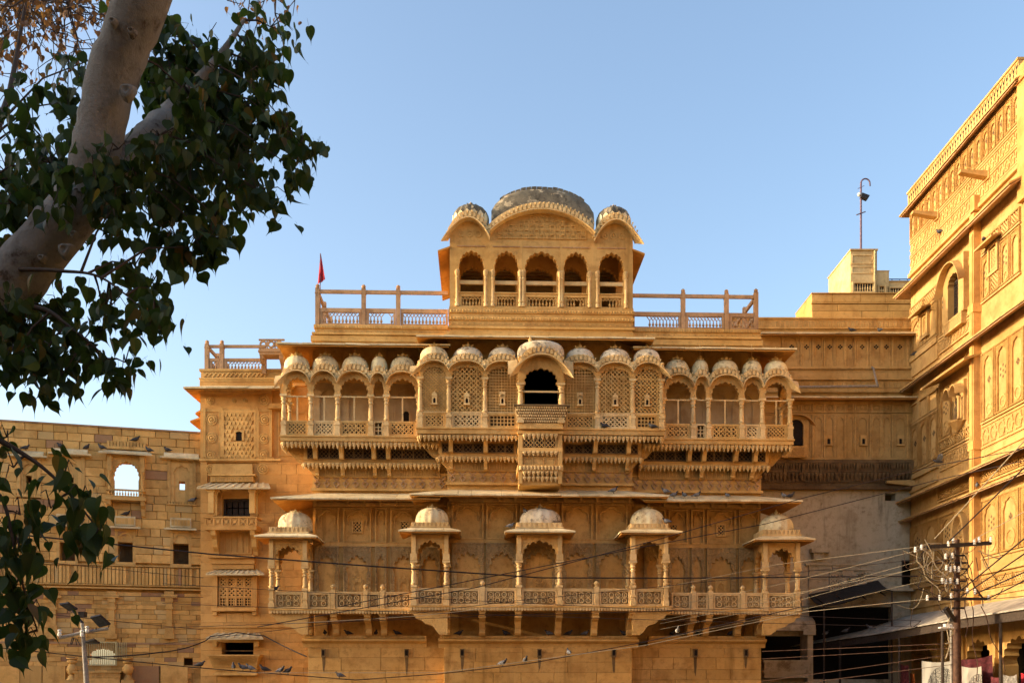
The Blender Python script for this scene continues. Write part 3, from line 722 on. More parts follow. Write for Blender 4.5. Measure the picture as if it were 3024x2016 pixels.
def jharokha_window(parent, c, z0, z1, d, w, style):   # tiny arched window frame set in a screen
    K = MB(); hz = z1-z0
    arch_plate(K, c-w, c+w, z0+hz*0.12, z0+hz*(0.62 if style else 0.6), cusp(c, w*0.55, z0+hz*0.32, z0+hz*0.52, 5), d-0.07, d+0.02)
    K.box(c-w*1.25, c+w*1.25, d-0.10, d+0.02, z0, z0+hz*0.12-0.001)
    if style == 0:
        K.ext([(c-w*1.2,z0+hz*0.601),(c+w*1.2,z0+hz*0.601),(c+w*0.95,z0+hz*0.76),(c+w*0.35,z0+hz*0.86),(c,z0+hz),(c-w*0.35,z0+hz*0.86),(c-w*0.95,z0+hz*0.76)], d-0.085, d+0.02)
    else:
        K.box(c-w*1.2, c+w*1.2, d-0.05, d+0.02, z0+hz*0.621, z0+hz)
        hu = hump(c-w*1.15, c+w*1.15, z0+hz*0.5, z0+hz*0.76, 8); curved_eave(K, hu, d-0.02, d-0.13, 0.03, 0.02)
    o = K.obj('window_frame', parent, 'pale')
    K = MB(); K.box(c-w*0.62, c+w*0.62, d-0.028, d-0.006, z0+hz*0.125, z0+hz*0.56); K.obj('window_dark', parent, 'dark')
def upper_gallery(name, cols, d, db, zz, domes, closed, ends, jk, wcols=0.075, eave_rise=0.03, worn=None, extra_eave=(0,0), apex=None):
    """cols: column centres (u); zz: slab0, slab1, panel top, capital, spring, apex, crest h, dome top"""
    z0, z1, zp, zcap, zs, za, zd = zz
    K = MB(); uL, uR = cols[0], cols[-1]
    K.box(uL-0.10, uR+0.10, d-0.10, db, z0, z1); K.box(uL-0.13, uR+0.13, d-0.14, db, z1-0.05, z1-0.001)
    P = K.obj(name, PAL, 'sand')
    K = MB(); K.box(uL+0.02, uR-0.02, d+0.07, db, za+0.02, za+0.14); K.obj('gallery_roof', P, 'sand')
    for c in cols: put('column', column_mesh(zcap-z1, zp-z1, 'ucol', wcols), P, (c, d, z1))
    for i, (a, b) in enumerate(zip(cols, cols[1:])):
        c = (a+b)/2; hw = (b-a)/2; zap = za if (b-a) > 0.75 else za-0.05
        hp = hump(a, b, zs, zap)
        K = MB(); k = hw-wcols*1.1
        arch = cusp(c, k, zcap+0.06, zs+(zap-zs)*0.62, 9 if hw > 0.4 else 5, a=0.09)
        arch_plate(K, a, b, zcap+0.035, 0, arch, d-0.05, d+0.07, top=[(u, z+0.05) for u, z in hp])
        K.obj('arch', P, 'carved2')
        e0 = extra_eave[0] if i == 0 else 0; e1 = extra_eave[1] if i == len(cols)-2 else 0
        K = MB(); curved_eave(K, hp, d-0.045, d-0.30, eave_rise, 0.035, e0, e1); K.obj('curved_eave', P, 'pale', True, angle=50)
        K = MB(); crest(K, hp, d-0.02, d+0.10, 0.06, 0.35); K.obj('crest', P, 'pale')
        # parapet panel with pierced field
        K = MB(); frame_rect(K, a+wcols*1.2, b-wcols*1.2, z1, zp, 0.055, d-0.035, d+0.04)
        if hw > 0.3: frame_rect(K, a+wcols*1.2+0.06, b-wcols*1.2-0.06, z1+0.06, zp-0.06, 0.035, d-0.02, d+0.035)
        m = wcols*1.2+(0.09 if hw > 0.3 else 0.05)
        kk = jk[i % len(jk)]
        jali(K, a+m, b-m, z1+0.085, zp-0.085, d-0.01, d+0.03, kk[0], kk[1], kk[2])
        K.obj('parapet_panel', P, 'pale' if i % 2 else 'sand')
        K = MB(); K.box(a+m-0.04, b-m+0.04, d+0.22, d+0.24, z1, zp-0.03); K.box(a+m-0.04, b-m+0.04, d+0.04, d+0.22, zp-0.05, zp-0.03); K.obj('panel_shade_sheet', P, 'soot_shade')  # dark sheet added behind the lattice so its holes look shaded
        if closed[i]:
            K = MB(); jali(K, a+wcols, b-wcols, zp+0.03, zs+(zap-zs)*0.66, d+0.0, d+0.04, closed[i][0], closed[i][1], closed[i][2])
            K.obj('pierced_screen', P, 'sand')
            zw0 = zp+(zcap-zp)*0.22; jharokha_window(P, c, zw0, zw0+0.48, d-0.005, 0.085, closed[i][3])
            K = MB(); K.box(a+wcols, b-wcols, d-0.045, d+0.05, zp+0.001, zp+0.035); K.obj('rail', P, 'pale')
        else:
            zr = zp+(zcap-zp)*0.95; K = MB()
            K.box(a+wcols, b-wcols, d-0.02, d+0.02, zr, zr+0.045); K.obj('rail', P, 'pale')
            if hw > 0.38:
                K = MB(); K.box(c-0.025, c+0.025, d-0.018, d+0.018, zp, zr); K.obj('rail_post', P, 'pale')
    for i, (c, hw, fin) in enumerate(domes):
        K = MB(); wm = (worn[i] if worn else 'lime'); dd = d+0.48; zb = za+0.12; zd = zz[6]+0.17
        dome(K, c, dd, zb, hw, 0.42, zd-zb, 16 if wm == 'lime' else 0, 0.035, 48, 0.8)
        K.obj('dome', P, wm, True, angle=60)
        K = MB(); lotus(K, c, dd, zd-0.02, min(0.24, hw*0.55), 0.07, 8); finial(K, c, dd, zd, 0.24, 0.10, rod=fin); K.obj('finial', P, 'pale', True)
    for i, c in enumerate(cols):                      # bud between the humps
        K = MB(); K.lathe(c, d+0.0, [(0.04,0),(0.10,0.06),(0.12,0.14),(0.08,0.22),(0.10,0.26),(0.03,0.32)], 8, z0=zs+0.10); K.obj('crest_bud', P, 'pale', True)
    for s_ in ends:                                   # open bay facing sideways
        uu = uL if s_ == 'L' else uR; sg = -1 if s_ == 'L' else 1
        K = MB(); K.T = lambda x, y, z, uu=uu, sg=sg: (uu + sg*(-y), x, z)
        a, b = d, db-0.1; hp = hump(a, b, zs, za)
        arch_plate(K, a, b, zcap+0.035, 0, cusp((a+b)/2, (b-a)/2-0.09, zcap+0.06, zs+(za-zs)*0.62, 9, a=0.09), -0.05, 0.07, top=[(u, z+0.05) for u, z in hp]); K.obj('side_arch', P, 'carved2')
        K = MB(); K.T = lambda x, y, z, uu=uu, sg=sg: (uu + sg*(-y), x, z)
        curved_eave(K, hp, -0.045, -0.34, 0.03, 0.035); K.obj('curved_eave', P, 'pale', True, angle=50)
        K = MB(); K.T = lambda x, y, z, uu=uu, sg=sg: (uu + sg*(-y), x, z)
        crest(K, hp, -0.02, 0.10, 0.06, 0.35); frame_rect(K, a+0.1, b, z1, zp, 0.06, -0.03, 0.04); jali(K, a+0.15, b-0.05, z1+0.06, zp-0.06, -0.01, 0.03, 0.10, 0.03)
        K.box(a+0.1, b, -0.02, 0.02, zp+(zcap-zp)*0.95, zp+(zcap-zp)*0.95+0.045); K.obj('parapet_panel', P, 'pale')
        put('column', column_mesh(zcap-z1, zp-z1, 'ucol', wcols), P, (uu, db-0.1, z1))
    return P
def tiers(uL, uR, dw, proj, z, ends, cols, pitch=0.145, jw=3):
    """pendant friezes stepping back under a gallery; z: slab bottom, pendant bottom, jali top, jali bottom, mould top, mould bottom, pendant2 bottom, carved bottom"""
    zs0, zp1, zj1, zj0, zm1, zm0, zp2, zc0 = z
    L, R = 'L' in ends, 'R' in ends
    o = lambda f: (uL+(proj-f if L else 0), uR-(proj-f if R else 0))
    K = MB(); a, b = o(proj*0.46)
    K.box(a, b, dw-proj*0.46, dw, zm1, zs0)
    a2, b2 = o(proj*0.44); K.box(a2, b2, dw-proj*0.44, dw, zm0, zm1-0.001); K.box(a2+0.03, b2-0.03, dw-proj*0.44+0.02, dw, zm0-0.03, zm0-0.001)
    a3, b3 = o(proj*0.16); K.box(a3, b3, dw-proj*0.16, dw, zc0, zm0-0.031)
    a4, b4 = o(0.1); K.box(a4, b4, dw-0.1, dw, zc0-0.13, zc0-0.001)
    P = K.obj('pendant_corbel', PAL, 'sand')
    # slanted reveals at the free ends
    a0, b0 = o(proj)
    pendants(P, a0, b0, dw-proj+0.02, zs0, zs0-zp1, pitch); pendants(P, a2-0.06, b2+0.06, dw-proj*0.44-0.02, zm0, zm0-zp2, pitch)
    for s_, e0, e2 in (('L', a0, a2), ('R', b0, b2)):
        if s_ not in ends: continue
        for k in range(1, 7): put('pendant', pendant_mesh('pale'), P, (e0, dw-proj+0.02+pitch*k, zs0), (pitch*0.86, pitch*0.86, (zs0-zp1)*1.2))
        for k in range(1, 3): put('pendant', pendant_mesh('pale'), P, (e2+(-0.06 if s_=='L' else 0.06), dw-proj*0.44-0.02+pitch*k, zm0), (pitch*0.86, pitch*0.86, zm0-zp2))
        sg = 1 if s_ == 'L' else -1; uu = a0 if s_ == 'L' else b0
        K = MB()
        K.ext([(uu+sg*0.02, zs0+0.0), (uu+sg*0.04, zs0-0.10), (uu+sg*proj*0.34, zm1-0.03), (uu+sg*proj*0.52, zm0-0.02), (uu+sg*(proj-0.12), zc0-0.05), (uu+sg*(proj-0.05), zc0-0.06), (uu+sg*(proj-0.05), zs0)], dw-0.30, dw-0.12)
        K.obj('end_bracket', P, 'carved2')
    for c in cols:                                    # brackets through both tiers
        K = MB(); w = 0.07
        K.prof([(dw-proj+0.12,zs0),(dw-proj+0.14,zs0-0.12),(dw-proj*0.74,zj0+0.12),(dw-proj*0.70,zm1),(dw-proj*0.5,zm1),(dw-proj*0.5,zs0)], c-w, c+w)
        K.prof([(dw-proj*0.48,zm0-0.03),(dw-proj*0.46,zp2),(dw-proj*0.34,zc0+0.10),(dw-proj*0.36,zc0+0.02),(dw-proj*0.2,zc0-0.02),(dw-proj*0.2,zm0-0.03)], c-w*0.9, c+w*0.9)
        K.obj('bracket', P, 'sand')
    cs = [a+0.05]+[c for c in cols if a < c < b]+[b-0.05]; dj = dw-proj*0.46
    for p, q in zip(cs, cs[1:]):
        n = max(1, int(round((q-p-0.16)/0.36))); w = (q-p-0.16)/n
        for i in range(n):
            x0, x1 = p+0.08+w*i+0.03, p+0.08+w*(i+1)-0.03
            K = MB(); K.box(x0, x1, dj-0.006, dj+0.02, zj0, zj1); h = K.obj('window_dark', P, 'dark')
            K = MB(); frame_rect(K, x0-0.035, x1+0.035, zj0-0.035, zj1+0.035, 0.035, dj-0.05, dj+0.01); jali(K, x0, x1, zj0, zj1, dj-0.035, dj-0.012, 0.15, 0.02); K.obj('pierced_window', P, 'soot_shade')  # lattice bars in a dark tone close to the field behind
        m = max(2, int((q-p)/0.22)); dc = dw-proj*0.16
        K = MB()
        for i in range(m):
            x0 = p+(q-p)*i/m+0.02; x1 = p+(q-p)*(i+1)/m-0.02
            if x0 < a3+0.02 or x1 > b3-0.02: continue
            frame_rect(K, x0, x1, zc0+0.03, zm0-0.09, 0.03, dc-0.025, dc+0.01); K.box((x0+x1)/2-0.03, (x0+x1)/2+0.03, dc-0.03, dc+0.01, zc0+0.08, zm0-0.16)
        K.obj('carved_band', P, 'carved2')
    return P
zS = [zl(p) for p in (1304, 1288, 1243, 1170, 1137, 1103, 1055)]
colsL = [U(p) for p in (838, 918, 997, 1095, 1141)] + [U(1236)]
colsR = [U(1958)] + [U(p) for p in (2047, 2092, 2190, 2251, 2333)]
J = [(0.13,0.034,'diag'), (0.13,0.03,'star'), (0.15,0.034,'star'), (0.12,0.045,'grid'), (0.14,0.032,'star')]
dm = lambda px, hw, fin=0.28: (U(px, GS+0.48), hw, fin)
upper_gallery('upper_gallery', colsL, GS, DS, zS, [dm(877,0.45,0.3), dm(962,0.46), dm(1049,0.47), dm(1120,0.29), dm(1190,0.45)], [None]*5, 'L', J, extra_eave=(0.30, 0))
upper_gallery('upper_gallery', colsR, GS, DS, zS, [dm(1998,0.44), dm(2067,0.29,0.36), dm(2141,0.47,0.36), dm(2220,0.35,0.36), dm(2290,0.43,0.3)], [None]*5, 'R', [J[4], J[3], J[2], J[1], J[0]], extra_eave=(0, 0.30))
zC = [zc(p) for p in (1283, 1265, 1220, 1120, 1101, 1074, 1029)]
uc_ = lambda px: M.u(px, GC)
colsC1 = [uc_(p) for p in (1241, 1325, 1432, 1535)]; colsC2 = [uc_(p) for p in (1661, 1764, 1868, 1953)]
dmc = lambda px, hw, fin=0.0: (M.u(px, GC+0.48), hw, fin)
SC = [(0.112,0.034,'diag',0), (0.155,0.03,'star',0), (0.10,0.036,'grid',1), (0.10,0.036,'grid',1), (0.15,0.028,'star',0), (0.14,0.032,'star',0)]
upper_gallery('central_upper_gallery', colsC1, GC, DC, zC, [dmc(1282,0.49), dmc(1382,0.52), dmc(1484,0.50)], SC[:3], '', J[1:4], extra_eave=(0.32, 0), worn=['lime','worn','worn'])
upper_gallery('central_upper_gallery', colsC2, GC, DC, zC, [dmc(1712,0.50,0.25), dmc(1816,0.52,0.25), dmc(1909,0.47,0.3)], SC[3:], '', J[1:4], extra_eave=(0, 0.32), worn=['worn','worn','worn'])
for s_, uu in ((-1, colsC1[0]), (1, colsC2[-1])):        # solid carved cheeks of the central gallery
    K = MB(); K.box(uu-0.05, uu+0.05, GC+0.08, DS-0.02, zC[1], zC[5]); K.obj('cheek_wall', PAL, 'carved')
    K = MB(); K.T = lambda x, y, z, uu=uu, s_=s_: (uu + s_*(-y), x, z)
    hp = hump(GC, DC, zC[4], zC[5]); curved_eave(K, hp, -0.045, -0.36, 0.03, 0.035, 0.0, 0); K.obj('curved_eave', PAL, 'pale', True, angle=50)
zt_ = [zl(p) for p in (1304, 1321, 1316, 1340, 1346, 1355, 1370, 1391)]
tiers(colsL[0]-0.08, colsL[-1]+0.7, DS, 1.2, zt_, 'L', [U(p) for p in (925, 1003, 1100, 1143)], )
tiers(colsR[0]-0.7, colsR[-1]+0.08, DS, 1.2, zt_, 'R', [U(p) for p in (2043, 2087, 2182, 2240)])
ztc = [zc(p) for p in (1285, 1300, 1300, 1322, 1327, 1336, 1350, 1373)]
tiers(colsC1[0]-0.06, uc_(1530), DC, 1.2, ztc, 'L', [uc_(p) for p in (1330, 1434)])
tiers(uc_(1662), colsC2[-1]+0.06, DC, 1.2, ztc, 'R', [uc_(p) for p in (1762, 1862)])
# ---- projecting central balcony
GK = -2.3; uk = lambda px: M.u(px, GK); zk = lambda py: M.z(py, 1597, GK)
K = MB(); kL, kR = uk(1537), uk(1657); c = (kL+kR)/2
zsp, zap, zcp = zk(1104), zk(1058), zk(1136)
hp = hump(kL-0.05, kR+0.05, zsp, zap, 24)
arch_plate(K, kL-0.08, kR+0.08, zcp, 0, cusp(c, (kR-kL)/2-0.12, zcp+0.06, zk(1086), 9, a=0.09), GK-0.05, GK+0.07, top=[(kL-0.08, zsp)]+[(u, z+0.05) for u, z in hp]+[(kR+0.08, zsp)])
K.box(kL-0.06, kR+0.06, GK+0.07, GC+0.1, zap-0.06, zap+0.10)
K.box(kL-0.06, kR+0.06, GK-0.04, GC, zk(1266), zk(1250))
CB = K.obj('central_balcony', PAL, 'carved2')
for uu in (kL, kR):
    put('column', column_mesh(zcp-zk(1250), zk(1203)-zk(1250), 'kcol2', 0.085), CB, (uu, GK, zk(1250)))
    K = MB(); K.box(uu-0.05, uu+0.05, GK+0.08, GC+0.05, zcp, zap); K.obj('side_arch', CB, 'carved2')
K = MB(); curved_eave(K, hp, GK-0.045, GK-0.42, 0.05, 0.045, 0.34, 0.34); K.obj('curved_eave', CB, 'pale', True, angle=50)
K = MB(); crest(K, hp, GK-0.02, GK+0.10, 0.08, 0.42); K.obj('crest', CB, 'pale')
for s_, uu in ((-1, kL), (1, kR)):
    K = MB(); K.T = lambda x, y, z, uu=uu, s_=s_: (uu + s_*(-y), x, z)
    hs = hump(GK, GC+0.1, zsp-0.02, zap-0.05); curved_eave(K, hs, -0.1, -0.42, 0.05, 0.04); K.obj('curved_eave', CB, 'pale', True, angle=50)
K = MB(); dome(K, M.u(1597, GK+0.5), GK+0.5, zap+0.08, 0.80, 0.55, zk(1010)+0.17-zap-0.08, 0, 0.0, 40, 0.62); K.obj('dome', CB, 'worn', True, angle=60)
K = MB(); finial(K, M.u(1566, GK+0.5), GK+0.5, zk(1016)+0.16, 0.34, 0.085); K.obj('finial', CB, 'pale', True)
K = MB(); K.box(kL+0.1, kR-0.1, GK-0.02, GK+0.02, zk(1159), zk(1154)); K.obj('rail', CB, 'pale')
# flaring parapet with scale pattern
zt1, zt0 = zk(1204), zk(1249); tL, tR, bL, bR = uk(1521), uk(1677), uk(1531), uk(1668)
K = MB(); K.hexa([(bL,GK-0.02,zt0),(bR,GK-0.02,zt0),(bR,GK+0.06,zt0),(bL,GK+0.06,zt0),(tL,GK-0.22,zt1),(tR,GK-0.22,zt1),(tR,GK-0.12,zt1),(tL,GK-0.12,zt1)])
for a0, a1, s_ in ((bL, tL, 1), (bR, tR, -1)):
    K.hexa([(a0,GK,zt0),(a0+s_*0.07,GK,zt0),(a0+s_*0.07,GC,zt0),(a0,GC,zt0),(a1,GK-0.2,zt1-0.002),(a1+s_*0.08,GK-0.2,zt1-0.002),(a1+s_*0.08,GC,zt1-0.002),(a1,GC,zt1-0.002)])
K.box(tL-0.05, tR+0.05, GK-0.27, GK-0.10, zt1+0.001, zt1+0.05)
PB = K.obj('flared_parapet', CB, 'soot_shade')
K = MB()
for r in range(6):
    f0, f1 = (r+0.08)/6, (r+0.98)/6; n = 22
    for i in range(n):
        x = (i+0.5+0.5*(r % 2))/n
        if x > 0.98: continue
        P_ = lambda xx, f: (bL+(tL-bL)*f + ((bR-bL)+((tR-tL)-(bR-bL))*f)*xx, GK-0.02-0.20*f, zt0+(zt1-zt0)*f)
        q = 0.44/n; A = [P_(x-q, f1), P_(x-q*0.8, f0+0.05), P_(x, f0), P_(x+q*0.8, f0+0.05), P_(x+q, f1)]
        K.add(A + [(a, d-0.035, z+0.01) for a, d, z in A[1:4]], [(1,2,6,5), (2,3,7,6), (0,1,5), (3,4,7), (0,5,6,7,4)])
K.obj('scale_relief', CB, 'pale', kind='stuff')
# corbel box under the balcony
xl, xr = uk(1533), uk(1660); dk = GK+0.12
K = MB(); K.box(xl, xr, dk+0.12, DC, zk(1300), zk(1266)); K.box(xl, xr, dk+0.13, DC, zk(1340), zk(1300)-0.001); K.box(xl+0.02, xr-0.02, dk+0.2, DC, zk(1426), zk(1341))
K.box(xl-0.05, xr+0.05, dk-0.0, DC, zk(1277), zk(1268)); K.box(xl-0.03, xr+0.03, dk+0.05, DC, zk(1328), zk(1318)); K.box(xl-0.05, xr+0.05, dk+0.03, DC, zk(1387), zk(1369))
for uu in (xl+0.05, xr-0.05): K.box(uu-0.07, uu+0.07, dk+0.06, dk+0.2, zk(1424), zk(1279))
CK = K.obj('balcony_corbel', PAL, 'sand')
for (pt, ph, dd) in ((1277,15,dk+0.05),(1328,12,dk+0.09),(1388,13,dk+0.06),(1403,13,dk+0.12)):
    pendants(CK, xl+0.12, xr-0.12, dd, zk(pt), zk(pt)-zk(pt+ph), 0.15)
K = MB()
for i in range(12):
    c = xl+(xr-xl)*(i+0.5)/12; K.lathe(c, dk+0.03, [(0.05,-0.07),(0.055,-0.03),(0.055,0.03),(0.05,0.06)], 8, z0=zk(1378))
K.obj('bead_frieze', CK, 'pale', kind='stuff')
for i in range(3):
    a = xl+0.17+(xr-xl-0.34)*i/3; b = a+(xr-xl-0.34)/3-0.06
    K = MB(); K.box(a, b, dk+0.112, dk+0.13, zk(1315), zk(1291)); K.obj('window_dark', CK, 'dark')
    K = MB(); jali(K, a, b, zk(1315), zk(1291), dk+0.08, dk+0.105, 0.15, 0.02); K.obj('pierced_window', CK, 'sand')
    K = MB(); frame_rect(K, a, b, zk(1366), zk(1345), 0.03, dk+0.17, dk+0.21); K.obj('carved_band', CK, 'carved2')
# ---- back wall niches of the upper galleries (flaking plaster)
K = MB(); K.box(uWL+0.02, uCL-0.02, DS-0.012, DS+0.01, zl(1290, DS), zl(1108, DS)); NP = K.obj('gallery_plaster', PAL, 'plaster')
K = MB(); K.box(uCR+0.02, uWR-0.02, DS-0.012, DS+0.01, zl(1290, DS), zl(1108, DS)); K.obj('gallery_plaster', PAL, 'plaster')
for c0 in [ (a+b)/2 for cc in (colsL, colsR) for a, b in zip(cc, cc[1:])]:
    if not (uWL+0.5 < c0 < uCL-0.4 or uCR+0.4 < c0 < uWR-0.5): continue
    K = MB(); ar = cusp(c0, 0.34, zl(1185, DS), zl(1150, DS), 5); o2 = cusp(c0, 0.40, zl(1185, DS), zl(1144, DS), 5)
    K.ext(o2 + ar[::-1], DS-0.045, DS)
    for s_ in (-1, 1): K.box(c0+s_*0.34, c0+s_*0.40, DS-0.045, DS, zl(1288, DS), zl(1185, DS))
    K.obj('niche_arch', NP, 'plaster')
for px in (1200,):
    u = M.u(px, DS); K = MB(); arch_plate(K, u-0.17, u+0.17, zl(1250, DS), zl(1205, DS), cusp(u, 0.11, zl(1225, DS), zl(1212, DS), 5), DS-0.07, DS); K.obj('niche_arch', NP, 'plaster')
    K = MB(); K.box(u-0.115, u+0.115, DS-0.025, DS-0.014, zl(1250, DS), zl(1214, DS)); K.obj('window_dark', NP, 'dark')
# ---- upper eaves
zeu = zl(1011, DS-1.45, 900)
eave(PAL, M.u(815, DS-1.45), M.u(1330, DS-1.45), DS, 1.45, zeu, 0.29, 7, left=1.9, rnd=rnd)
eave(PAL, M.u(1870, DS-1.45), M.u(2354, DS-1.45), DS, 1.45, zeu, 0.29, 7, right=1.9, rnd=rnd)
eave(PAL, M.u(1227, DC-1.4), M.u(1938, DC-1.4), DC, 1.2, M.z(991, 1550, DC-1.2), 0.29, 9, left=0.7, right=0.7, rnd=rnd)
# ---- roof terrace: mouldings, railings
ut = lambda px: M.u(px, DS); zt2 = lambda py: M.z(py, 1100, DS)
def terrace(a, b):
    K = MB(); d = DS-0.10
    K.box(a-0.10, b, d-0.06, DS+0.3, zt2(992), zt2(986)); K.box(a, b, d+0.05, DS+0.3, zt2(986)+0.001, zt2(973)); K.box(a-0.04, b, d, DS+0.3, zt2(973)+0.001, zt2(962)); K.box(a, b, d+0.05, DS+0.3, zt2(1006), zt2(992)-0.001)
    n = int((b-a)/0.095)
    for i in range(n):
        c = a+(b-a)*(i+0.5)/n; K.box(c-0.03, c+0.03, d-0.025, d, zt2(972), zt2(965))
    for i in range(n//2):
        c = a+(b-a)*(i+0.5)/(n//2); K.box(c-0.025, c+0.025, d+0.03, d+0.06, zt2(982), zt2(978))
    return K
def railing(parent, posts, d, z0, zpan1, zr0, zr1, zpost, side=None, missing=(), name='railing', mat='rail', bpitch=0.118):
    K = MB()
    a, b = posts[0], posts[-1]
    K.box(a, b, d-0.045, d+0.045, zr0, zr1)
    P = K.obj(name, parent, mat)
    for p in posts[:-1] if len(posts) > 2 else posts:
        Q = MB(); Q.box(p-0.075, p+0.075, d-0.08, d+0.08, z0, zpost-0.08); Q.box(p-0.09, p+0.09, d-0.09, d+0.09, zr0-0.02, zr0+0.01)
        Q.lathe(p, d, [(0.05,0),(0.085,0.03),(0.06,0.05),(0.08,0.10),(0.05,0.15),(0.01,0.17)], 8, z0=zpost-0.08); Q.obj('post', P, mat)
    for i, (p, q) in enumerate(zip(posts, posts[1:])):
        p, q = p+0.09, q-(0.09 if i < len(posts)-2 else 0.0)
        hz = zpan1-z0; Q = MB(); Q.box(p, q, d-0.05, d+0.05, zpan1-hz*0.24, zpan1); Q.box(p, q, d-0.05, d+0.05, z0, z0+hz*0.10)
        Q.box(p, p+0.10, d-0.045, d+0.045, z0+hz*0.10, zpan1-hz*0.24); Q.box(q-0.08, q, d-0.045, d+0.045, z0+hz*0.10, zpan1-hz*0.24); Q.obj('rail_panel', P, mat)
        n = max(2, int((q-p-0.18)/bpitch)); w = (q-p-0.18)/n; zb0, zb1 = z0+hz*0.10, zpan1-hz*0.24
        L = MB()
        for k in range(n):
            x = p+0.10+w*(k+0.5)
            if (i, k) in missing: continue
            put('baluster', baluster_mesh(mat, 'bal'+mat), P, (x, d, zb0), (w*0.95, 0.09, (zb1-zb0)*0.62))
            zt3 = zb0+(zb1-zb0)*0.60
            L.bar((x, zt3), (x-w*0.95, zb1), 0.02, d-0.02, d+0.02); L.bar((x, zt3), (x+w*0.95, zb1), 0.02, d-0.018, d+0.018)
        L.obj('lattice', P, mat, kind='stuff')
    if side:                                           # short return going back
        x, L_ = side; Q = MB(); Q.box(x-0.045, x+0.045, d+0.08, d+L_, zr0, zr1); Q.box(x-0.05, x+0.05, d+0.08, d+L_, zpan1-(zpan1-z0)*0.24, zpan1); Q.box(x-0.05, x+0.05, d+0.08, d+L_, z0, z0+(zpan1-z0)*0.1)
        for k in range(2): Q.box(x-0.075, x+0.075, d+L_*(k+1)/2-0.08, d+L_*(k+1)/2+0.08, z0, zpost)
        Q.obj('return_rail', P, mat)
        for k in range(8): put('baluster', baluster_mesh(mat, 'bal'+mat), P, (x, d+0.2+k*(L_-0.3)/8, z0), (0.09, 0.10, (zpan1-z0)*0.75))
    return P
tl, tr = ut(931), ut(2240)
K = terrace(tl, uCL); K.obj('terrace_moulding', PAL, 'sand'); K = terrace(uCR, tr+0.06); K.obj('terrace_moulding', PAL, 'sand')
railing(PAL, [ut(p) for p in (938, 1074, 1176)]+[uCL], DS, zt2(961), zt2(912), zt2(868), zt2(858), zt2(848), side=(ut(938), 3.0), missing={(1,4),(1,5)})
railing(PAL, [ut(2231), ][:0]+[uCR, ut(2017), ut(2145), ut(2232)], DS, zt2(961), zt2(912), zt2(868), zt2(858), zt2(848), side=(ut(2232), 3.0), missing={(0,0),(0,1),(0,2),(0,3)})
K = MB(); K.box(ut(2232)-0.075, ut(2232)+0.075, DS-0.08, DS+0.08, zt2(961), zt2(850)); K.lathe(ut(2232), DS, [(0.05,0),(0.085,0.03),(0.06,0.05),(0.08,0.10),(0.01,0.16)], 8, z0=zt2(850)); K.obj('post', PAL, 'rail')

# ---- rooftop pavilion
DPF = DC-0.02; up = lambda px: M.u(px, DPF); zp_ = lambda py: M.z(py, 1600, DPF)
pL, pR = up(1328), up(1869); dbk = DPF+1.9; dend = DPF+4.5
K = MB()
K.box(pL-0.02, pR+0.02, DPF-0.02, dend, zp_(917), zp_(908)); K.box(pL-0.05, pR+0.05, DPF-0.06, dend, zp_(927), zp_(917)-0.001); K.box(pL, pR, DPF, dend, zp_(939), zp_(927)-0.001)
K.box(pL-0.05, pR+0.05, DPF-0.06, dend, zp_(948), zp_(939)-0.001); K.box(pL, pR, DPF, dend, zp_(967), zp_(948)-0.001); K.box(pL-0.06, pR+0.06, DPF-0.08, dend, zp_(973), zp_(967)-0.001); K.box(pL, pR, DPF, dend, zp_(990), zp_(973)-0.001)
for py in (922, 943.5):
    n = 62
    for i in range(n):
        c = pL+(pR-pL)*(i+0.5)/n; K.lathe(c, DPF-0.06, [(0.02,-0.035),(0.032,-0.01),(0.032,0.02),(0.02,0.035)], 6, z0=zp_(py))
for i in range(36):
    c = pL+(pR-pL)*(i+0.5)/36; K.box(c-0.03, c+0.03, DPF-0.02, DPF+0.01, zp_(961), zp_(955))
PV = K.obj('rooftop_pavilion', PAL, 'sand')
ops = [(1354,1430),(1459,1532),(1549,1649),(1664,1737),(1768,1844)]
edges = [1328, 1444.5, 1540.5, 1656.5, 1752.5, 1869]
zceil = M.z(752, 1600, dbk); zt5 = zp_(712); zb5 = zp_(909); zsp5 = zp_(800)
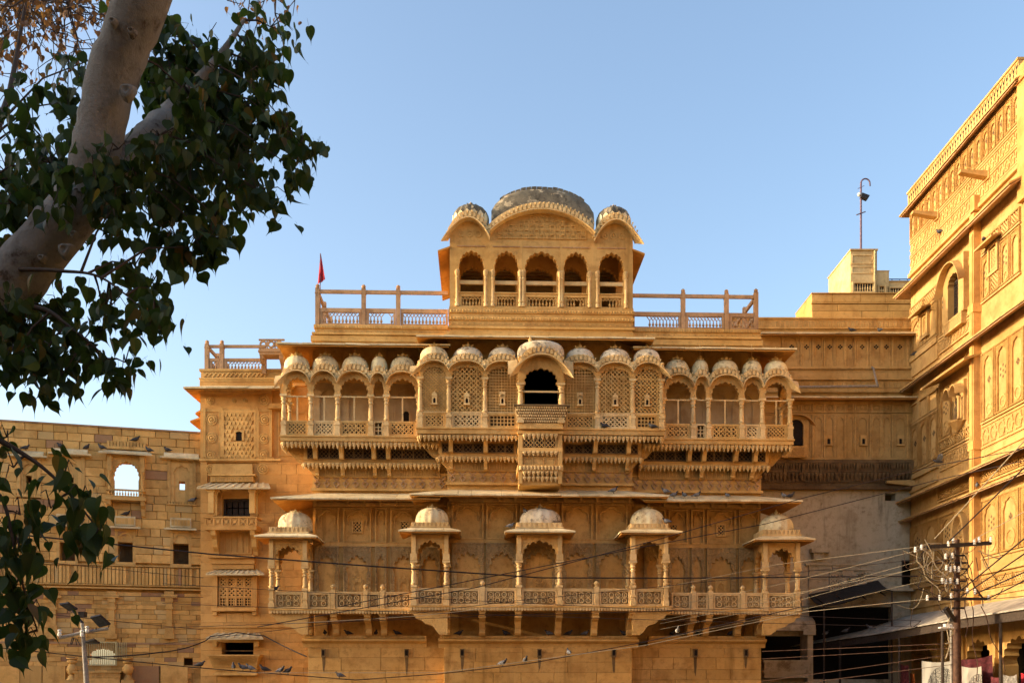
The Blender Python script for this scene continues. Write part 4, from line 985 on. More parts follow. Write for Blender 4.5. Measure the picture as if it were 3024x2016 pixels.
for i, (a, b) in enumerate(ops):
    A, Bq = up(a), up(b); c = (A+Bq)/2
    K = MB(); arch_plate(K, up(edges[i]), up(edges[i+1]), zb5, zt5, cusp(c, (Bq-A)/2, zsp5, zp_(741), 9, a=0.08), DPF, DPF+0.28); K.obj('arch', PV, 'sand')
    for x in (A-0.05, Bq+0.05):
        K = MB(); K.lathe(x, DPF-0.005, [(0.075,0),(0.075,0.1),(0.045,0.14),(0.075,0.22),(0.05,0.32),(0.05,0.95),(0.075,1.0),(0.045,1.05),(0.08,1.15),(0.09,1.25),(0.05,1.3)], 10, z0=zb5+0.02); K.obj('colonnette', PV, 'pale', True, angle=40)
    K = MB(); K.box(A-0.01, Bq+0.01, DPF+0.10, DPF+0.18, zp_(838), zp_(827)); K.obj('rail', PV, 'pale')
    K = MB(); z0_, z1_ = zb5, zp_(868); hz = z1_-z0_
    K.box(A, Bq, DPF+0.02, DPF+0.12, z1_-hz*0.20, z1_); K.box(A, Bq, DPF+0.02, DPF+0.12, z0_, z0_+hz*0.13); K.box(A, A+0.11, DPF+0.03, DPF+0.11, z0_+hz*0.13, z1_-hz*0.2); K.box(Bq-0.11, Bq, DPF+0.03, DPF+0.11, z0_+hz*0.13, z1_-hz*0.2)
    K.box(A-0.02, Bq+0.02, DPF-0.02, DPF+0.14, z1_+0.001, z1_+0.04); PP = K.obj('balustrade', PV, 'sand')
    n = 8 if b-a > 90 else 6; w = (Bq-A-0.22)/n; L = MB()
    for k in range(n):
        x = A+0.11+w*(k+0.5)
        za_, zb_ = z0_+hz*0.13, z1_-hz*0.2
        if not ((i == 3 and k == 3) or (i == 4 and k in (0, 1))): put('baluster', baluster_mesh('sand', 'balsand'), PP, (x, DPF+0.07, za_), (w*0.8, 0.07, (zb_-za_)*0.72))
        zt3 = za_+(zb_-za_)*0.70; L.bar((x, zt3), (x-w*0.9, zb_), 0.022, DPF+0.05, DPF+0.09); L.bar((x, zt3), (x+w*0.9, zb_), 0.022, DPF+0.052, DPF+0.088)
    L.obj('lattice', PP, 'sand', kind='stuff')
    K = MB(); K.box(A-0.05, Bq+0.05, DPF-0.03, DPF+0.01, zp_(732), zp_(729)); K.obj('rod_rail', PV, 'rail')
    # inner arcade behind
    K = MB(); arch_plate(K, up(edges[i]), up(edges[i+1]), zb5, zceil, cusp(c, (Bq-A)/2*1.02, M.z(838,1600,dbk), M.z(788,1600,dbk), 9, a=0.08), dbk, dbk+0.25); K.obj('inner_arch', PV, 'orange')
K = MB(); K.box(pL+0.3, pR-0.3, dend-0.25, dend, zb5, zceil); K.box(pL, pL+0.28, dbk+0.25, dend, zb5, zceil); K.box(pR-0.28, pR, dbk+0.25, dend, zb5, zceil); K.box(pL, pL+0.26, DPF+0.28, dbk+0.25, zt5, zceil); K.box(pR-0.26, pR, DPF+0.28, dbk+0.25, zt5, zceil)
K.box(pL+0.28, pR-0.28, DPF+0.31, dend-0.001, zceil, zceil+0.04); K.obj('inner_wall', PV, 'plaster')
K = MB()
for i in range(7): K.box(pL+0.3, pR-0.3, dbk+0.35+i*0.32, dbk+0.39+i*0.32, zceil-0.06, zceil-0.001)
K.obj('ceiling_beams', PV, 'rail', kind='stuff')
for s_, uu in ((-1, pL), (1, pR)):                     # side arches of the open front bay
    K = MB(); K.T = lambda x, y, z, uu=uu, s_=s_: (uu - s_*y, x, z)
    arch_plate(K, DPF+0.28, dbk+0.25, zb5, zt5-0.005, cusp((DPF+0.28+dbk+0.25)/2, 0.72, zsp5, zp_(745), 9, a=0.08), 0.0, 0.26); K.obj('side_arch', PV, 'orange')
    K = MB(); K.T = lambda x, y, z, uu=uu, s_=s_: (uu - s_*y, x, z); zc_ = zp_(745)
    slab_quad(K, (DPF-0.05, -0.42, zc_), (dend, -0.42, zc_), (dend, 0.02, zc_+0.16), (DPF-0.05, 0.02, zc_+0.16), 0.06); K.obj('side_eave', PV, 'under')
# gables, curved eaves and crests
for (a, b, zs_, za_, nm) in ((1322, 1446, 718, 660, 's'), (1446, 1754, 698, 633, 'c'), (1754, 1878, 718, 660, 's')):
    u0, u1 = up(a), up(b); hp = hump(u0, u1, zp_(zs_), zp_(za_), 24, e=2.0, q=0.9); K = MB()
    uu0, uu1 = max(u0, pL), min(u1, pR)
    K.ext([(uu0, zt5+0.001), (uu1, zt5+0.001)] + [(min(max(u, uu0), uu1), max(z+0.05, zt5+0.06)) for u, z in hp[::-1]], DPF+0.02, DPF+0.3); GBL = K.obj('gable', PV, 'sand')
    K = MB(); curved_eave(K, hp, DPF+0.02, DPF-0.40, 0.04, 0.045, 0.22 if a == 1322 else 0.0, 0.22 if b == 1878 else 0.0); K.obj('curved_eave', PV, 'pale', True, angle=50)
    K = MB(); crest(K, hp, DPF-0.01, DPF+0.20, 0.09, 0.43, 0.16); K.obj('crest', PV, 'pale')
    if nm == 'c':                                      # square coffers in the tympanum
        um, hw = (u0+u1)/2, (u1-u0)/2
        for r in range(5):
            z0_ = zp_(706)+r*0.165
            for k in range(-8, 9):
                x = um+k*0.185
                zt_h = zp_(zs_)+(zp_(za_)-zp_(zs_))*max(0, 1-(abs(x-um)+0.1)**2/hw**2)**0.9
                if z0_+0.14 > zt_h-0.03: continue
                K = MB(); frame_rect(K, x-0.085, x+0.085, z0_, z0_+0.155, 0.028, DPF-0.025, DPF+0.03)
                if (k+r) % 2: K.box(x-0.03, x+0.03, DPF-0.02, DPF+0.03, z0_+0.03, z0_+0.12)
                K.obj('coffer', GBL, 'sand')
    else:
        c = (max(u0, pL)+min(u1, pR))/2
        for q in (-0.3, 0.0, 0.3):
            K = MB(); rosettes(K, c+q-0.13, c+q+0.13, zp_(706), zp_(706)+0.30, DPF+0.02, 0.035, 1, 1); K.obj('rosette', GBL, 'sand')
# dark vaulted main dome and two ribbed side domes
K = MB(); uL5, uR5 = up(1452), up(1757); um = (uL5+uR5)/2; hw = (uR5-uL5)/2
sec = [(-0.55,0),(-0.55,0.10),(-0.5,0.45),(-0.38,0.78),(-0.2,0.95),(0,1.0),(0.2,0.95),(0.38,0.78),(0.5,0.45),(0.55,0.1),(0.55,0)]
N = 28; vs = []; fs = []; zb6 = zp_(655); zv6 = M.z(562, 1600, DPF+0.95); zr = random.Random(5)
for i in range(N+1):
    t = 2*i/N-1; top = (zv6-zb6)*(0.46+0.54*(1-abs(t)**2.4)**0.7)
    for a, h in sec: vs.append((um+t*hw+zr.uniform(-0.01, 0.01), DPF+0.95+a*1.3, zb6+top*h+zr.uniform(-0.012, 0.012)))
m = len(sec)
for i in range(N):
    for k in range(m-1): fs.append((i*m+k, (i+1)*m+k, (i+1)*m+k+1, i*m+k+1))
fs += [tuple(range(m)), tuple(N*m+k for k in range(m-1, -1, -1))]
K.add(vs, fs); K.obj('vaulted_dome', PV, 'black', True, angle=50)
K = MB()
for i in range(16):                                   # ragged course of coping stones along the ridge
    t = -0.84+1.68*i/16; top = (zv6-zb6)*(0.46+0.54*(1-abs(t)**2.4)**0.7)
    t2 = t+1.68/16; top2 = (zv6-zb6)*(0.46+0.54*(1-abs(min(t2,0.999))**2.4)**0.7); j = zr.uniform(0.0, 0.035)
    K.ext([(um+t*hw+0.008, zb6+top-0.10), (um+t2*hw-0.008, zb6+top2-0.10), (um+t2*hw-0.008, zb6+top2+j), (um+t*hw+0.008, zb6+top+j)], DPF+0.72, DPF+1.18)
K.obj('ridge_course', PV, 'black', kind='stuff')
for px, wpx, mt in ((1390, 53, 'lime'), (1812, 51, 'black')):
    c = M.u(px, DPF+0.6); r = wpx/82.0; K = MB()
    dome(K, c, DPF+0.65, zp_(652), r, 0.62, zp_(602)+0.16-zp_(652), 16, 0.09, 64, 0.75); K.obj('dome', PV, 'black', True, angle=60)
    K = MB()
    for k in range(16):
        a = 2*pi*(k+0.5)/16; q = 2*pi/16*0.42; R = 1.02
        pt = lambda aa, rr, z: (c+r*rr*cos(aa), DPF+0.65+0.62*rr*sin(aa), zp_(652)+z)
        K.add([pt(a-q,R,0.0), pt(a+q,R,0.0), pt(a+q,R+0.01,0.30), pt(a,R-0.02,0.42), pt(a-q,R+0.01,0.30), pt(a,0.9,0.2)], [(0,1,2,3,4),(0,4,5),(4,3,5),(3,2,5),(2,1,5),(1,0,5)])
    K.obj('petal_band', PV, 'lime', kind='stuff')
    K = MB(); lotus(K, c, DPF+0.65, zp_(604)+0.14, 0.24, 0.07, 9); finial(K, c, DPF+0.65, zp_(601)+0.14, 0.2, 0.12); K.obj('finial', PV, 'worn', True)
K = MB(); K.box(pL+0.02, pR-0.02, DPF+0.32, dend, zceil+0.041, zceil+0.2); K.obj('pavilion_roof', PV, 'sand')
# ================================================================ the tower house beside the palace
T = Frame(720, 36.9, 0.0)
TOW = thing('tower_house', 'tall orange sandstone house with three window balconies and disc carvings beside the palace', 'house', T)
tu = lambda px, d=0.0: T.u(px, d); tz = lambda py, d=0.0: T.z(py, 720, d)
tL, tR = tu(592), tu(962)
holesT = [(tu(656), tu(738), tz(1523), tz(1470)), (tu(655), tu(748), tz(1937), tz(1893)), (tu(648), tu(746), tz(1790), tz(1704))]
K = MB(); shell(K, tL, tR, 0.10, 0.5, 0, tz(1139), holesT); K.box(tL, tL+0.4, 0.5, 6, 0, tz(1139)); K.box(tR-0.4, tR, 0.5, 6, 0, tz(1139)); K.box(tL+0.4, tR-0.4, 5.6, 6, 0, tz(1139)); K.box(tL-0.03, tR, 0, 6, tz(1139)+0.001, tz(1126))
K.obj('wall', TOW, 'orange')
K = MB()
for h in holesT: K.box(h[0]-0.1, h[1]+0.1, 1.2, 1.3, h[2]-0.1, h[3]+0.1)
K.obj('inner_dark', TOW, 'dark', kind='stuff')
rnd = random.Random(21)
hs = holesT+[(tu(598), tu(803), tz(1364), tz(1140)), (tu(612), tu(765), tz(1455), tz(1366))]
masonry(TOW, tL, tR, 0, tz(1364), 0.0, (0.26, 0.42), (0.5, 1.25), hs, mat='orange', gap=0.0025, jut=0.004, rnd=rnd, depth=0.12)
K = MB(); K.box(tL-0.004, tu(803), -0.005, 0.2, tz(1364), tz(1139)-0.001); K.box(tu(803), tR, 0.085, 0.2, tz(1364), tz(1139)-0.001); FP = K.obj('carved_front', TOW, 'orange')
for px, py, r in ((620,1182,13),(780,1182,17),(626,1239,17),(782,1239,17),(625,1293,16),(780,1295,16),(622,1343,15),(779,1342,16),(777,1384,16),(692,1182,7),(725,1182,7),(622,1384,14)):
    c, z = tu(px), tz(py); R = r/79.0; K = MB()
    K.T = lambda x, y, zz, c=c, z=z: (c + x, -0.006 - zz, z + y)
    K.lathe(0, 0, [(R,0),(R,0.03),(R*0.86,0.035),(R*0.82,0.012),(R*0.66,0.012),(R*0.62,0.04),(R*0.45,0.045),(R*0.40,0.015),(R*0.25,0.015),(R*0.2,0.05),(0.01,0.06)], 24); K.obj('carved_disc', FP, 'sand', True, angle=30)
a, b, z1, z0 = tu(664), tu(749), tz(1217), tz(1354)
K = MB(); frame_rect(K, a-0.09, b+0.09, z0-0.06, z1+0.06, 0.07, -0.05, -0.004); frame_rect(K, a-0.22, b+0.22, z0-0.06, z1+0.06, 0.05, -0.04, -0.004); K.obj('panel_frame', FP, 'sand')
wh = (tu(696), tu(717), tz(1301), tz(1275))
nx, nz = 7, 11; p, q = (b-a)/nx, (z1-z0)/nz
if 'scale' not in UNIT:
    S = MB(); S.add([(0.5*cos(pi*t/8), -0.5, -0.5+1.0-0.9*sin(pi*t/8)-0.1) for t in range(9)] + [(0.5*cos(pi*t/8), 0.5, 0.4-0.9*sin(pi*t/8)) for t in range(9)],
        [tuple(range(9)), tuple(range(17, 8, -1))] + [(i, i+9, i+10, i+1) for i in range(8)] + [(8, 17, 9, 0)]); UNIT['scale'] = S.mesh('fish_scale', 'sand')
for j in range(nz):
    for i in range(nx):
        x, z = a+p*(i+0.5), z0+q*(j+0.5)
        if wh[0]-0.1 < x < wh[1]+0.1 and wh[2]-0.1 < z < wh[3]+0.12: continue
        put('fish_scale', UNIT['scale'], FP, (x+(p*0.25 if j % 2 else -p*0.25), -0.02+0.004*(j % 2), z), (p*1.02, 0.05, q*1.2))
K = MB(); c = (wh[0]+wh[1])/2; arch_plate(K, wh[0]-0.06, wh[1]+0.06, wh[2], wh[3]+0.06, cusp(c, (wh[1]-wh[0])/2, wh[3]-0.1, wh[3]+0.02, 3, a=0.14), -0.07, 0.0); K.obj('window_frame', FP, 'sand')
K = MB(); K.box(wh[0], wh[1], -0.022, -0.008, wh[2], wh[3]+0.0); K.obj('window_dark', FP, 'dark')
K = MB(); K.box(tL-0.03, tu(830), -0.07, -0.006, tz(1361), tz(1355))
for i in range(46): K.box(tL+0.06*i+0.005, tL+0.06*i+0.045, -0.05, -0.006, tz(1354), tz(1350))
for px in (604, 655, 760, 800): K.box(tu(px)-0.05, tu(px)+0.05, -0.045, -0.006, tz(1349), tz(1205))
K.box(tL-0.01, tu(803), -0.03, -0.006, tz(1216), tz(1208)); K.box(tL-0.01, tu(803), -0.05, -0.006, tz(1162), tz(1150)); K.obj('moulding', FP, 'sand')
K = MB()                                              # basket-weave panel and slim niche beside the balcony
for i in range(9):
    for j in range(4):
        x, z = tu(808)+i*0.135, tz(1398)+j*0.115
        if (i+j) % 2: K.box(x, x+0.11, 0.07, 0.11, z, z+0.04); K.box(x, x+0.11, 0.07, 0.11, z+0.055, z+0.095)
        else: K.box(x, x+0.045, 0.07, 0.11, z, z+0.1); K.box(x+0.06, x+0.11, 0.07, 0.11, z, z+0.1)
K.obj('weave_panel', FP, 'orange', kind='stuff')
K = MB(); frame_rect(K, tu(820), tu(905), tz(1345), tz(1215), 0.05, 0.05, 0.11); K.box(tu(795), tu(840), -0.2, 0.1, tz(1209), tz(1204)); K.box(tu(798), tu(840), -0.15, 0.1, tz(1203), tz(1194)); K.obj('niche_frame', FP, 'sand')
# roof: parapet band, railing, corner balcony, eave
K = MB(); K.box(tL-0.02, tR, -0.02, 5, tz(1126)+0.002, tz(1120)); K.box(tL-0.05, tR, -0.05, 5, tz(1120)+0.001, tz(1116)); K.box(tL+0.01, tR, 0.02, 5, tz(1116)+0.001, tz(1096)); K.box(tL-0.04, tR, -0.03, 5, tz(1096)+0.001, tz(1089))
PT = K.obj('roof_parapet', TOW, 'sand'); n = 15
for i in range(n):
    c = tL+0.1+(tu(800)-tL-0.2)*(i+0.5)/n; K = MB(); K.bar((c-0.07, tz(1113)), (c+0.07, tz(1100)), 0.05, -0.02, 0.03); K.bar((c-0.07, tz(1100)), (c-0.0, tz(1106)), 0.04, -0.018, 0.03); K.obj('wave_motif', PT, 'sand')
railing(TOW, [tu(608), tu(652), tu(782)], 0.15, tz(1089), tz(1055), tz(1023), tz(1015), tz(1007), side=(tu(608), 2.6))
K = MB(); cb0, cb1 = tu(774), tu(850)
K.box(cb0, cb1, -0.6, 0.1, tz(1054), tz(1049)); K.box(cb0+0.03, cb1, -0.55, 0.05, tz(1060), tz(1054)-0.001)
for px in (782, 838): K.prof([(-0.5, tz(1060)), (-0.46, tz(1070)), (-0.2, tz(1082)), (-0.12, tz(1105)), (0.02, tz(1110)), (0.02, tz(1060))], tu(px)-0.07, tu(px)+0.07)
K.box(cb0+0.02, cb1, -0.58, -0.5, tz(1020), tz(1016)); K.box(cb0+0.02, cb1, -0.58, -0.5, tz(1049)+0.001, tz(1043))
CBB = K.obj('corner_balcony', TOW, 'rail')
for i in range(3):
    c = cb0+0.18+0.29*i; K = MB(); K.T = lambda x, y, z, c=c: (c + x, -0.54 + z, tz(1031) + y)
    n = 20; vs = []; fs = []
    for rr in (0.135, 0.075):
        for zz in (-0.035, 0.035): vs += [(rr*cos(2*pi*k/n), rr*sin(2*pi*k/n), zz) for k in range(n)]
    for k in range(n):
        m_ = (k+1) % n; fs += [(k,m_,n+m_,n+k), (2*n+k,3*n+k,3*n+m_,2*n+m_), (k,2*n+k,2*n+m_,m_), (n+k,n+m_,3*n+m_,3*n+k)]
    K.add(vs, fs); K.obj('stone_ring', CBB, 'rail')
    if i < 2: K = MB(); K.box(c+0.125, c+0.165, -0.57, -0.51, tz(1043)+0.001, tz(1020)-0.001); K.obj('stone_strut', CBB, 'rail')
eave(TOW, tu(541, -0.75), tu(872), 0.0, 0.75, tz(1141, -0.75), 0.33, 5, left=1.8, rnd=rnd)
for py, pr, bk in ((1207, 0.35, 0.9), (1231, 0.55, 1.1)):   # small eaves on the flank
    K = MB(); K.T = lambda x, y, z: (tL + y, x, z); slab_quad(K, (0.5, -pr, tz(py)), (0.5+bk, -pr, tz(py)), (0.5+bk, 0.02, tz(py)+0.2), (0.5, 0.02, tz(py)+0.2), 0.07); K.obj('flank_eave', TOW, 'under')
# window balcony with columns
def tile_eave(parent, a, b, z, proj, n, mat='slab', d0=0.0):
    K = MB(); slab_quad(K, (a-0.02, d0-proj, z), (b+0.02, d0-proj, z), (b-0.25, d0, z+proj*0.4), (a+0.25, d0, z+proj*0.4), 0.05); P = K.obj('window_eave', parent, mat)
    for i in range(n):
        t0, t1 = i/n, (i+0.35)/n; L = lambda t: (a+(b-a)*t, a+0.25+(b-a-0.5)*t)
        S = MB(); slab_quad(S, (L(t0)[0], d0-proj-0.012, z+0.03), (L(t1)[0], d0-proj-0.012, z+0.03), (L(t1)[1], d0, z+proj*0.4+0.03), (L(t0)[1], d0, z+proj*0.4+0.03), 0.028); S.obj('eave_rib', P, mat)
    return P
K = MB(); K.box(tu(625), tu(750), -0.14, 0.1, tz(1424), tz(1408)); K.box(tu(618), tu(757), -0.2, 0.1, tz(1407), tz(1402)); K.hexa([(tu(627),-0.12,tz(1401)),(tu(748),-0.12,tz(1401)),(tu(748),0.1,tz(1401)),(tu(627),0.1,tz(1401)),(tu(630),0.0,tz(1369)),(tu(745),0.0,tz(1369)),(tu(745),0.1,tz(1369)),(tu(630),0.1,tz(1369))])
BW = K.obj('window_balcony', TOW, 'sand')
for i in range(10):
    c = tu(630)+(tu(745)-tu(630))*(i+0.5)/10; K = MB(); frame_rect(K, c-0.065, c+0.065, tz(1423), tz(1410), 0.022, -0.165, -0.14); K.obj('square_motif', BW, 'sand')
tile_eave(BW, tu(582, -0.8), tu(797, -0.8), tz(1439, -0.8), 0.8, 9)
for px in (625, 746):
    for dd, w in ((-0.55, 0.10), (-0.05, 0.08)):
        K = MB(); c = tu(px, -0.55); K.box(c-w, c+w, dd-w, dd+w, tz(1523), tz(1462)); K.box(c-w*1.4, c+w*1.4, dd-w*1.2, dd+w*1.2, tz(1462)+0.001, tz(1455)); K.box(c-w*2.2, c+w*2.2, dd-w*1.1, dd+w*1.1, tz(1455)+0.001, tz(1446)); K.obj('column', BW, 'sand')
K = MB(); x0, x1 = tu(601, -0.7), tu(760, -0.7); zz0, zz1 = tz(1554, -0.7), tz(1524, -0.7)
K.box(x0, x1, -0.72, -0.64, zz1-0.06, zz1); K.box(x0+0.03, x1-0.03, -0.70, -0.64, zz0, zz0+0.05); K.box(x0+0.03, x1-0.03, -0.72, 0.0, zz0-0.12, zz0-0.001)
for i in range(7): c = x0+0.06+(x1-x0-0.12)*i/6; K.box(c-0.035, c+0.035, -0.70, -0.64, zz0+0.05, zz1-0.06)
for s_ in (x0+0.03, x1-0.09): K.box(s_, s_+0.06, -0.64, 0, zz1-0.07, zz1-0.002); K.box(s_, s_+0.06, -0.64, 0, zz0, zz0+0.05)
BR = K.obj('balcony_rail', BW, 'orange')
for i in range(6):
    a = x0+0.06+(x1-x0-0.12)*i/6+0.035; b = x0+0.06+(x1-x0-0.12)*(i+1)/6-0.035; K = MB(); zm0, zm1 = zz0+0.05, zz1-0.06
    K.bar((a, zm0), (b, zm1), 0.035, -0.69, -0.65); K.bar((a, zm1), (b, zm0), 0.035, -0.688, -0.652); q = 0.075; cm, zm = (a+b)/2, (zm0+zm1)/2
    K.ext([(cm-q,zm),(cm,zm-q),(cm+q,zm),(cm,zm+q)], -0.695, -0.645); K.obj('lattice_panel', BW, 'orange')
for px in (632, 748):
    K = MB(); c = tu(px, -0.5); K.prof([(-0.68, zz0-0.12), (-0.62, zz0-0.3), (-0.45, zz0-0.42), (-0.38, zz0-0.7), (-0.2, zz0-0.85), (-0.14, tz(1640)), (0.02, tz(1640)), (0.02, zz0-0.12)], c-0.09, c+0.09); K.obj('bracket', BW, 'sand')
K = MB(); K.box(tu(640), tu(745), -0.06, 0.0, tz(1636), tz(1572))
for i in range(6): c = tu(648)+i*0.22; K.box(c-0.02, c+0.02, -0.09, -0.06, tz(1630), tz(1575))
K.obj('fluted_panel', BW, 'orange')
K = MB(); frame_rect(K, holesT[0][0], holesT[0][1], holesT[0][2], holesT[0][3], 0.08, 0.2, 0.3)
for i in range(4):
    for j in range(2):
        a, z = holesT[0][0]+0.12+i*0.22, holesT[0][2]+0.10+j*0.26; K.box(a, a+0.18, 0.25, 0.3, z, z+0.22)
K.obj('shutter', BW, 'wood')
# lattice window
K = MB(); K.box(tu(622), tu(757), -0.32, 0.1, tz(1649), tz(1642)); K.box(tu(626), tu(755), -0.18, 0.1, tz(1665), tz(1650)); K.box(tu(630), tu(752), -0.12, 0.1, tz(1680), tz(1666)); K.box(tu(629), tu(761), -0.22, 0.1, tz(1804), tz(1793))
for px in (637, 754): K.box(tu(px)-0.09, tu(px)+0.09, -0.12, 0.1, tz(1792), tz(1700)); K.box(tu(px)-0.08, tu(px)+0.08, -0.16, 0.1, tz(1816), tz(1805))
LW = K.obj('lattice_window', TOW, 'orange')
tile_eave(LW, tu(609, -0.45), tu(779, -0.45), tz(1693, -0.45), 0.45, 10)
h = holesT[2]; pw, ph = (h[1]-h[0])/4, (h[3]-h[2])/3
for i in range(4):
    for j in range(3):
        a, z = h[0]+pw*i, h[2]+ph*j; K = MB(); frame_rect(K, a+0.003, a+pw-0.003, z+0.003, z+ph-0.003, 0.035, -0.06, 0.02)
        jali(K, a+0.035, a+pw-0.035, z+0.035, z+ph-0.035, -0.045, -0.01, (0.095, 0.15, 0.13)[j], (0.04, 0.05, 0.03)[j], ('grid', 'diag', 'star')[j]); K.obj('lattice_pane', LW, 'orange')
K = MB(); K.box(tL-0.03, tR, -0.06, 0.0, tz(1852), tz(1845)); K.obj('string_course', TOW, 'orange')
# lowest window balcony
K = MB(); K.box(tu(612), tu(770), -0.03, 0.1, tz(1893), tz(1882))
for px in (638, 760): K.box(tu(px)-0.08, tu(px)+0.08, -0.2, 0.0, tz(1908), tz(1893))
LB = K.obj('flared_window_balcony', TOW, 'sand')
tile_eave(LB, tu(609, -0.5), tu(776, -0.5), tz(1883, -0.5), 0.5, 7)
a0, a1, b0, b1 = tu(617, -0.4), tu(766, -0.4), tu(630, -0.25), tu(757, -0.25); zA, zB = tz(1937), tz(1972)
K = MB(); K.hexa([(b0,-0.25,zB),(b1,-0.25,zB),(b1,0,zB),(b0,0,zB),(a0,-0.5,zA),(a1,-0.5,zA),(a1,0.0,zA),(a0,0.0,zA)]); K.box(a0-0.05,a1+0.05,-0.54,0.0,zA+0.001,zA+0.06)
K.box(b0-0.02,b1+0.02,-0.28,0.0,zB-0.08,zB-0.001); K.box(b0+0.03,b1-0.03,-0.22,0.0,zB-0.18,zB-0.081); K.box(b0-0.02,b1+0.02,-0.27,0.0,zB-0.26,zB-0.181); K.obj('flared_parapet', LB, 'sand')
K = MB(); Lx = MB(); jali(Lx, 0, 1, 0, 1, 0, 0.02, 0.11, 0.025)
K.add([(b0+0.1+(a0-b0)*z+(b1-b0-0.2+((a1-a0)-(b1-b0))*z)*x, -0.27-0.25*z+d-0.02*0, zB+0.05+(zA-zB-0.1)*z) for x, d, z in Lx.v], Lx.f); K.obj('lattice_relief', LB, 'sand')
K = MB(); K.box(holesT[1][0], holesT[1][1], 0.15, 0.18, tz(1921), tz(1919)); K.obj('window_rod', LB, 'rail')

# ================================================================ ruined screen wall further along
Lf = Frame(591, 37.3, 15.4)
RUI = thing('screen_wall', 'high free-standing sandstone block wall with an arched window open to the sky', 'wall', Lf); RUI['kind'] = 'thing'
lu = lambda px, d=0.0: Lf.u(px, d)
lz = lambda py, px, d=0.0: Lf.z(py, px, d)
uA, uB = -9.2, lu(600); zt = lz(1277, 588)
win = (lu(331), lu(417), lz(1467, 370), lz(1362, 370))
HO = [win, (lu(528), lu(546), lz(1445, 537), lz(1420, 537)), (lu(348), lu(392), lz(1662, 370), lz(1600, 370)), (lu(511), lu(557), lz(1668, 533), lz(1604, 533)),
      (lu(176), lu(222), lz(1658, 200), lz(1595, 200)), (lu(75), lu(93), lz(1425, 84), lz(1403, 84)), (lu(202), lu(217), lz(1424, 210), lz(1408, 210)), (lu(256), lu(344), lz(1963, 300), lz(1895, 300)), (lu(543), lu(569), lz(1963, 556), lz(1943, 556))]
K = MB(); shell(K, uA, uB, 0.10, 0.55, 0, zt-0.04, HO); K.obj('wall', RUI, 'wall')
K = MB()
for h in HO[2:7]+HO[8:]: K.box(h[0]-0.06, h[1]+0.06, 0.56, 0.7, h[2]-0.06, h[3]+0.06)
K.obj('boarded_opening', RUI, 'soot_shade', kind='stuff')
rnd = random.Random(5)
niche = lambda p0, p1, y0, y1: (lu(p0), lu(p1), lz(y1, (p0+p1)/2), lz(y0, (p0+p1)/2))
NI = [niche(50, 120, 1352, 1458), niche(168, 250, 1346, 1466), niche(495, 578, 1358, 1482)]
zsplit = lz(1740, 400)
rows = lambda z: rnd.uniform(0.26, 0.36) if z > zsplit else rnd.uniform(0.13, 0.21)
bl = lambda z: (0.34, 0.85) if z > zsplit else (0.28, 0.7)
band = (uA, uB, lz(1738, 400), lz(1672, 400))
masonry(RUI, uA, uB, 1.2, zt-0.04, 0.0, rows, bl, HO+NI+[band], rnd=rnd, jut=0.03, gap=0.006, depth=0.14)
K = MB(); K.box(uA, uB, 0.0, 0.5, 0, 1.2); K.obj('footing', RUI, 'rubble')
K = MB(); K.box(uA, uB, -0.05, 0.6, zt-0.04, zt+0.02); K.obj('coping', RUI, 'rail')
# arched window with balustrade
a, b, z0, z1 = win; c = (a+b)/2
K = MB(); arch_plate(K, a-0.14, b+0.14, z0, z1+0.22, cusp(c, (b-a)/2-0.05, z0+(z1-z0)*0.45, z1, 11, a=0.07), -0.16, 0.12); AW = K.obj('arched_window', RUI, 'sand')
K = MB(); K.box(a-0.22, b+0.22, -0.14, 0.1, z1+0.42, z1+0.52)
for i in range(12): x = a-0.18+(b-a+0.36)*(i+0.5)/12; K.box(x-0.045, x+0.045, -0.1, 0.1, z1+0.521, z1+0.72)
K.obj('window_crest', AW, 'sand')
K = MB(); slab_quad(K, (a-0.42, -0.5, z1+0.22), (b+0.42, -0.5, z1+0.22), (b+0.2, 0.0, z1+0.42), (a-0.2, 0.0, z1+0.42), 0.06); K.obj('window_eave', AW, 'slab')
for x in (a-0.06, b+0.06): K = MB(); K.lathe(x, -0.24, [(0.08,0),(0.08,0.1),(0.05,0.14),(0.06,0.5),(0.05,0.7),(0.09,0.8)], 8, z0=z0+0.1); K.box(x-0.08, x+0.08, -0.32, -0.16, z0+0.9, z1+0.21); K.obj('column', AW, 'sand', True, angle=40)
K = MB(); K.box(a-0.16, b+0.16, -0.42, -0.36, z0+0.16, z0+0.22); K.box(a-0.16, b+0.16, -0.42, -0.36, z0-0.08, z0-0.02); K.box(a-0.2, b+0.2, -0.44, 0.0, z0-0.18, z0-0.081)
for x in (a-0.16, b+0.10): K.box(x, x+0.06, -0.36, 0.0, z0+0.16, z0+0.22)
BL = K.obj('window_balustrade', AW, 'sand')
for i in range(13): put('baluster', baluster_mesh('sand', 'balsand'), AW, (a-0.12+(b-a+0.24)*(i+0.5)/13, -0.39, z0-0.02), (0.075, 0.06, 0.19))
for x in (a-0.08, b+0.08): K = MB(); K.prof([(-0.40, z0-0.18), (-0.34, z0-0.34), (-0.16, z0-0.44), (-0.1, z0-0.7), (0.02, z0-0.75), (0.02, z0-0.18)], x-0.07, x+0.07); K.obj('bracket', AW, 'sand')
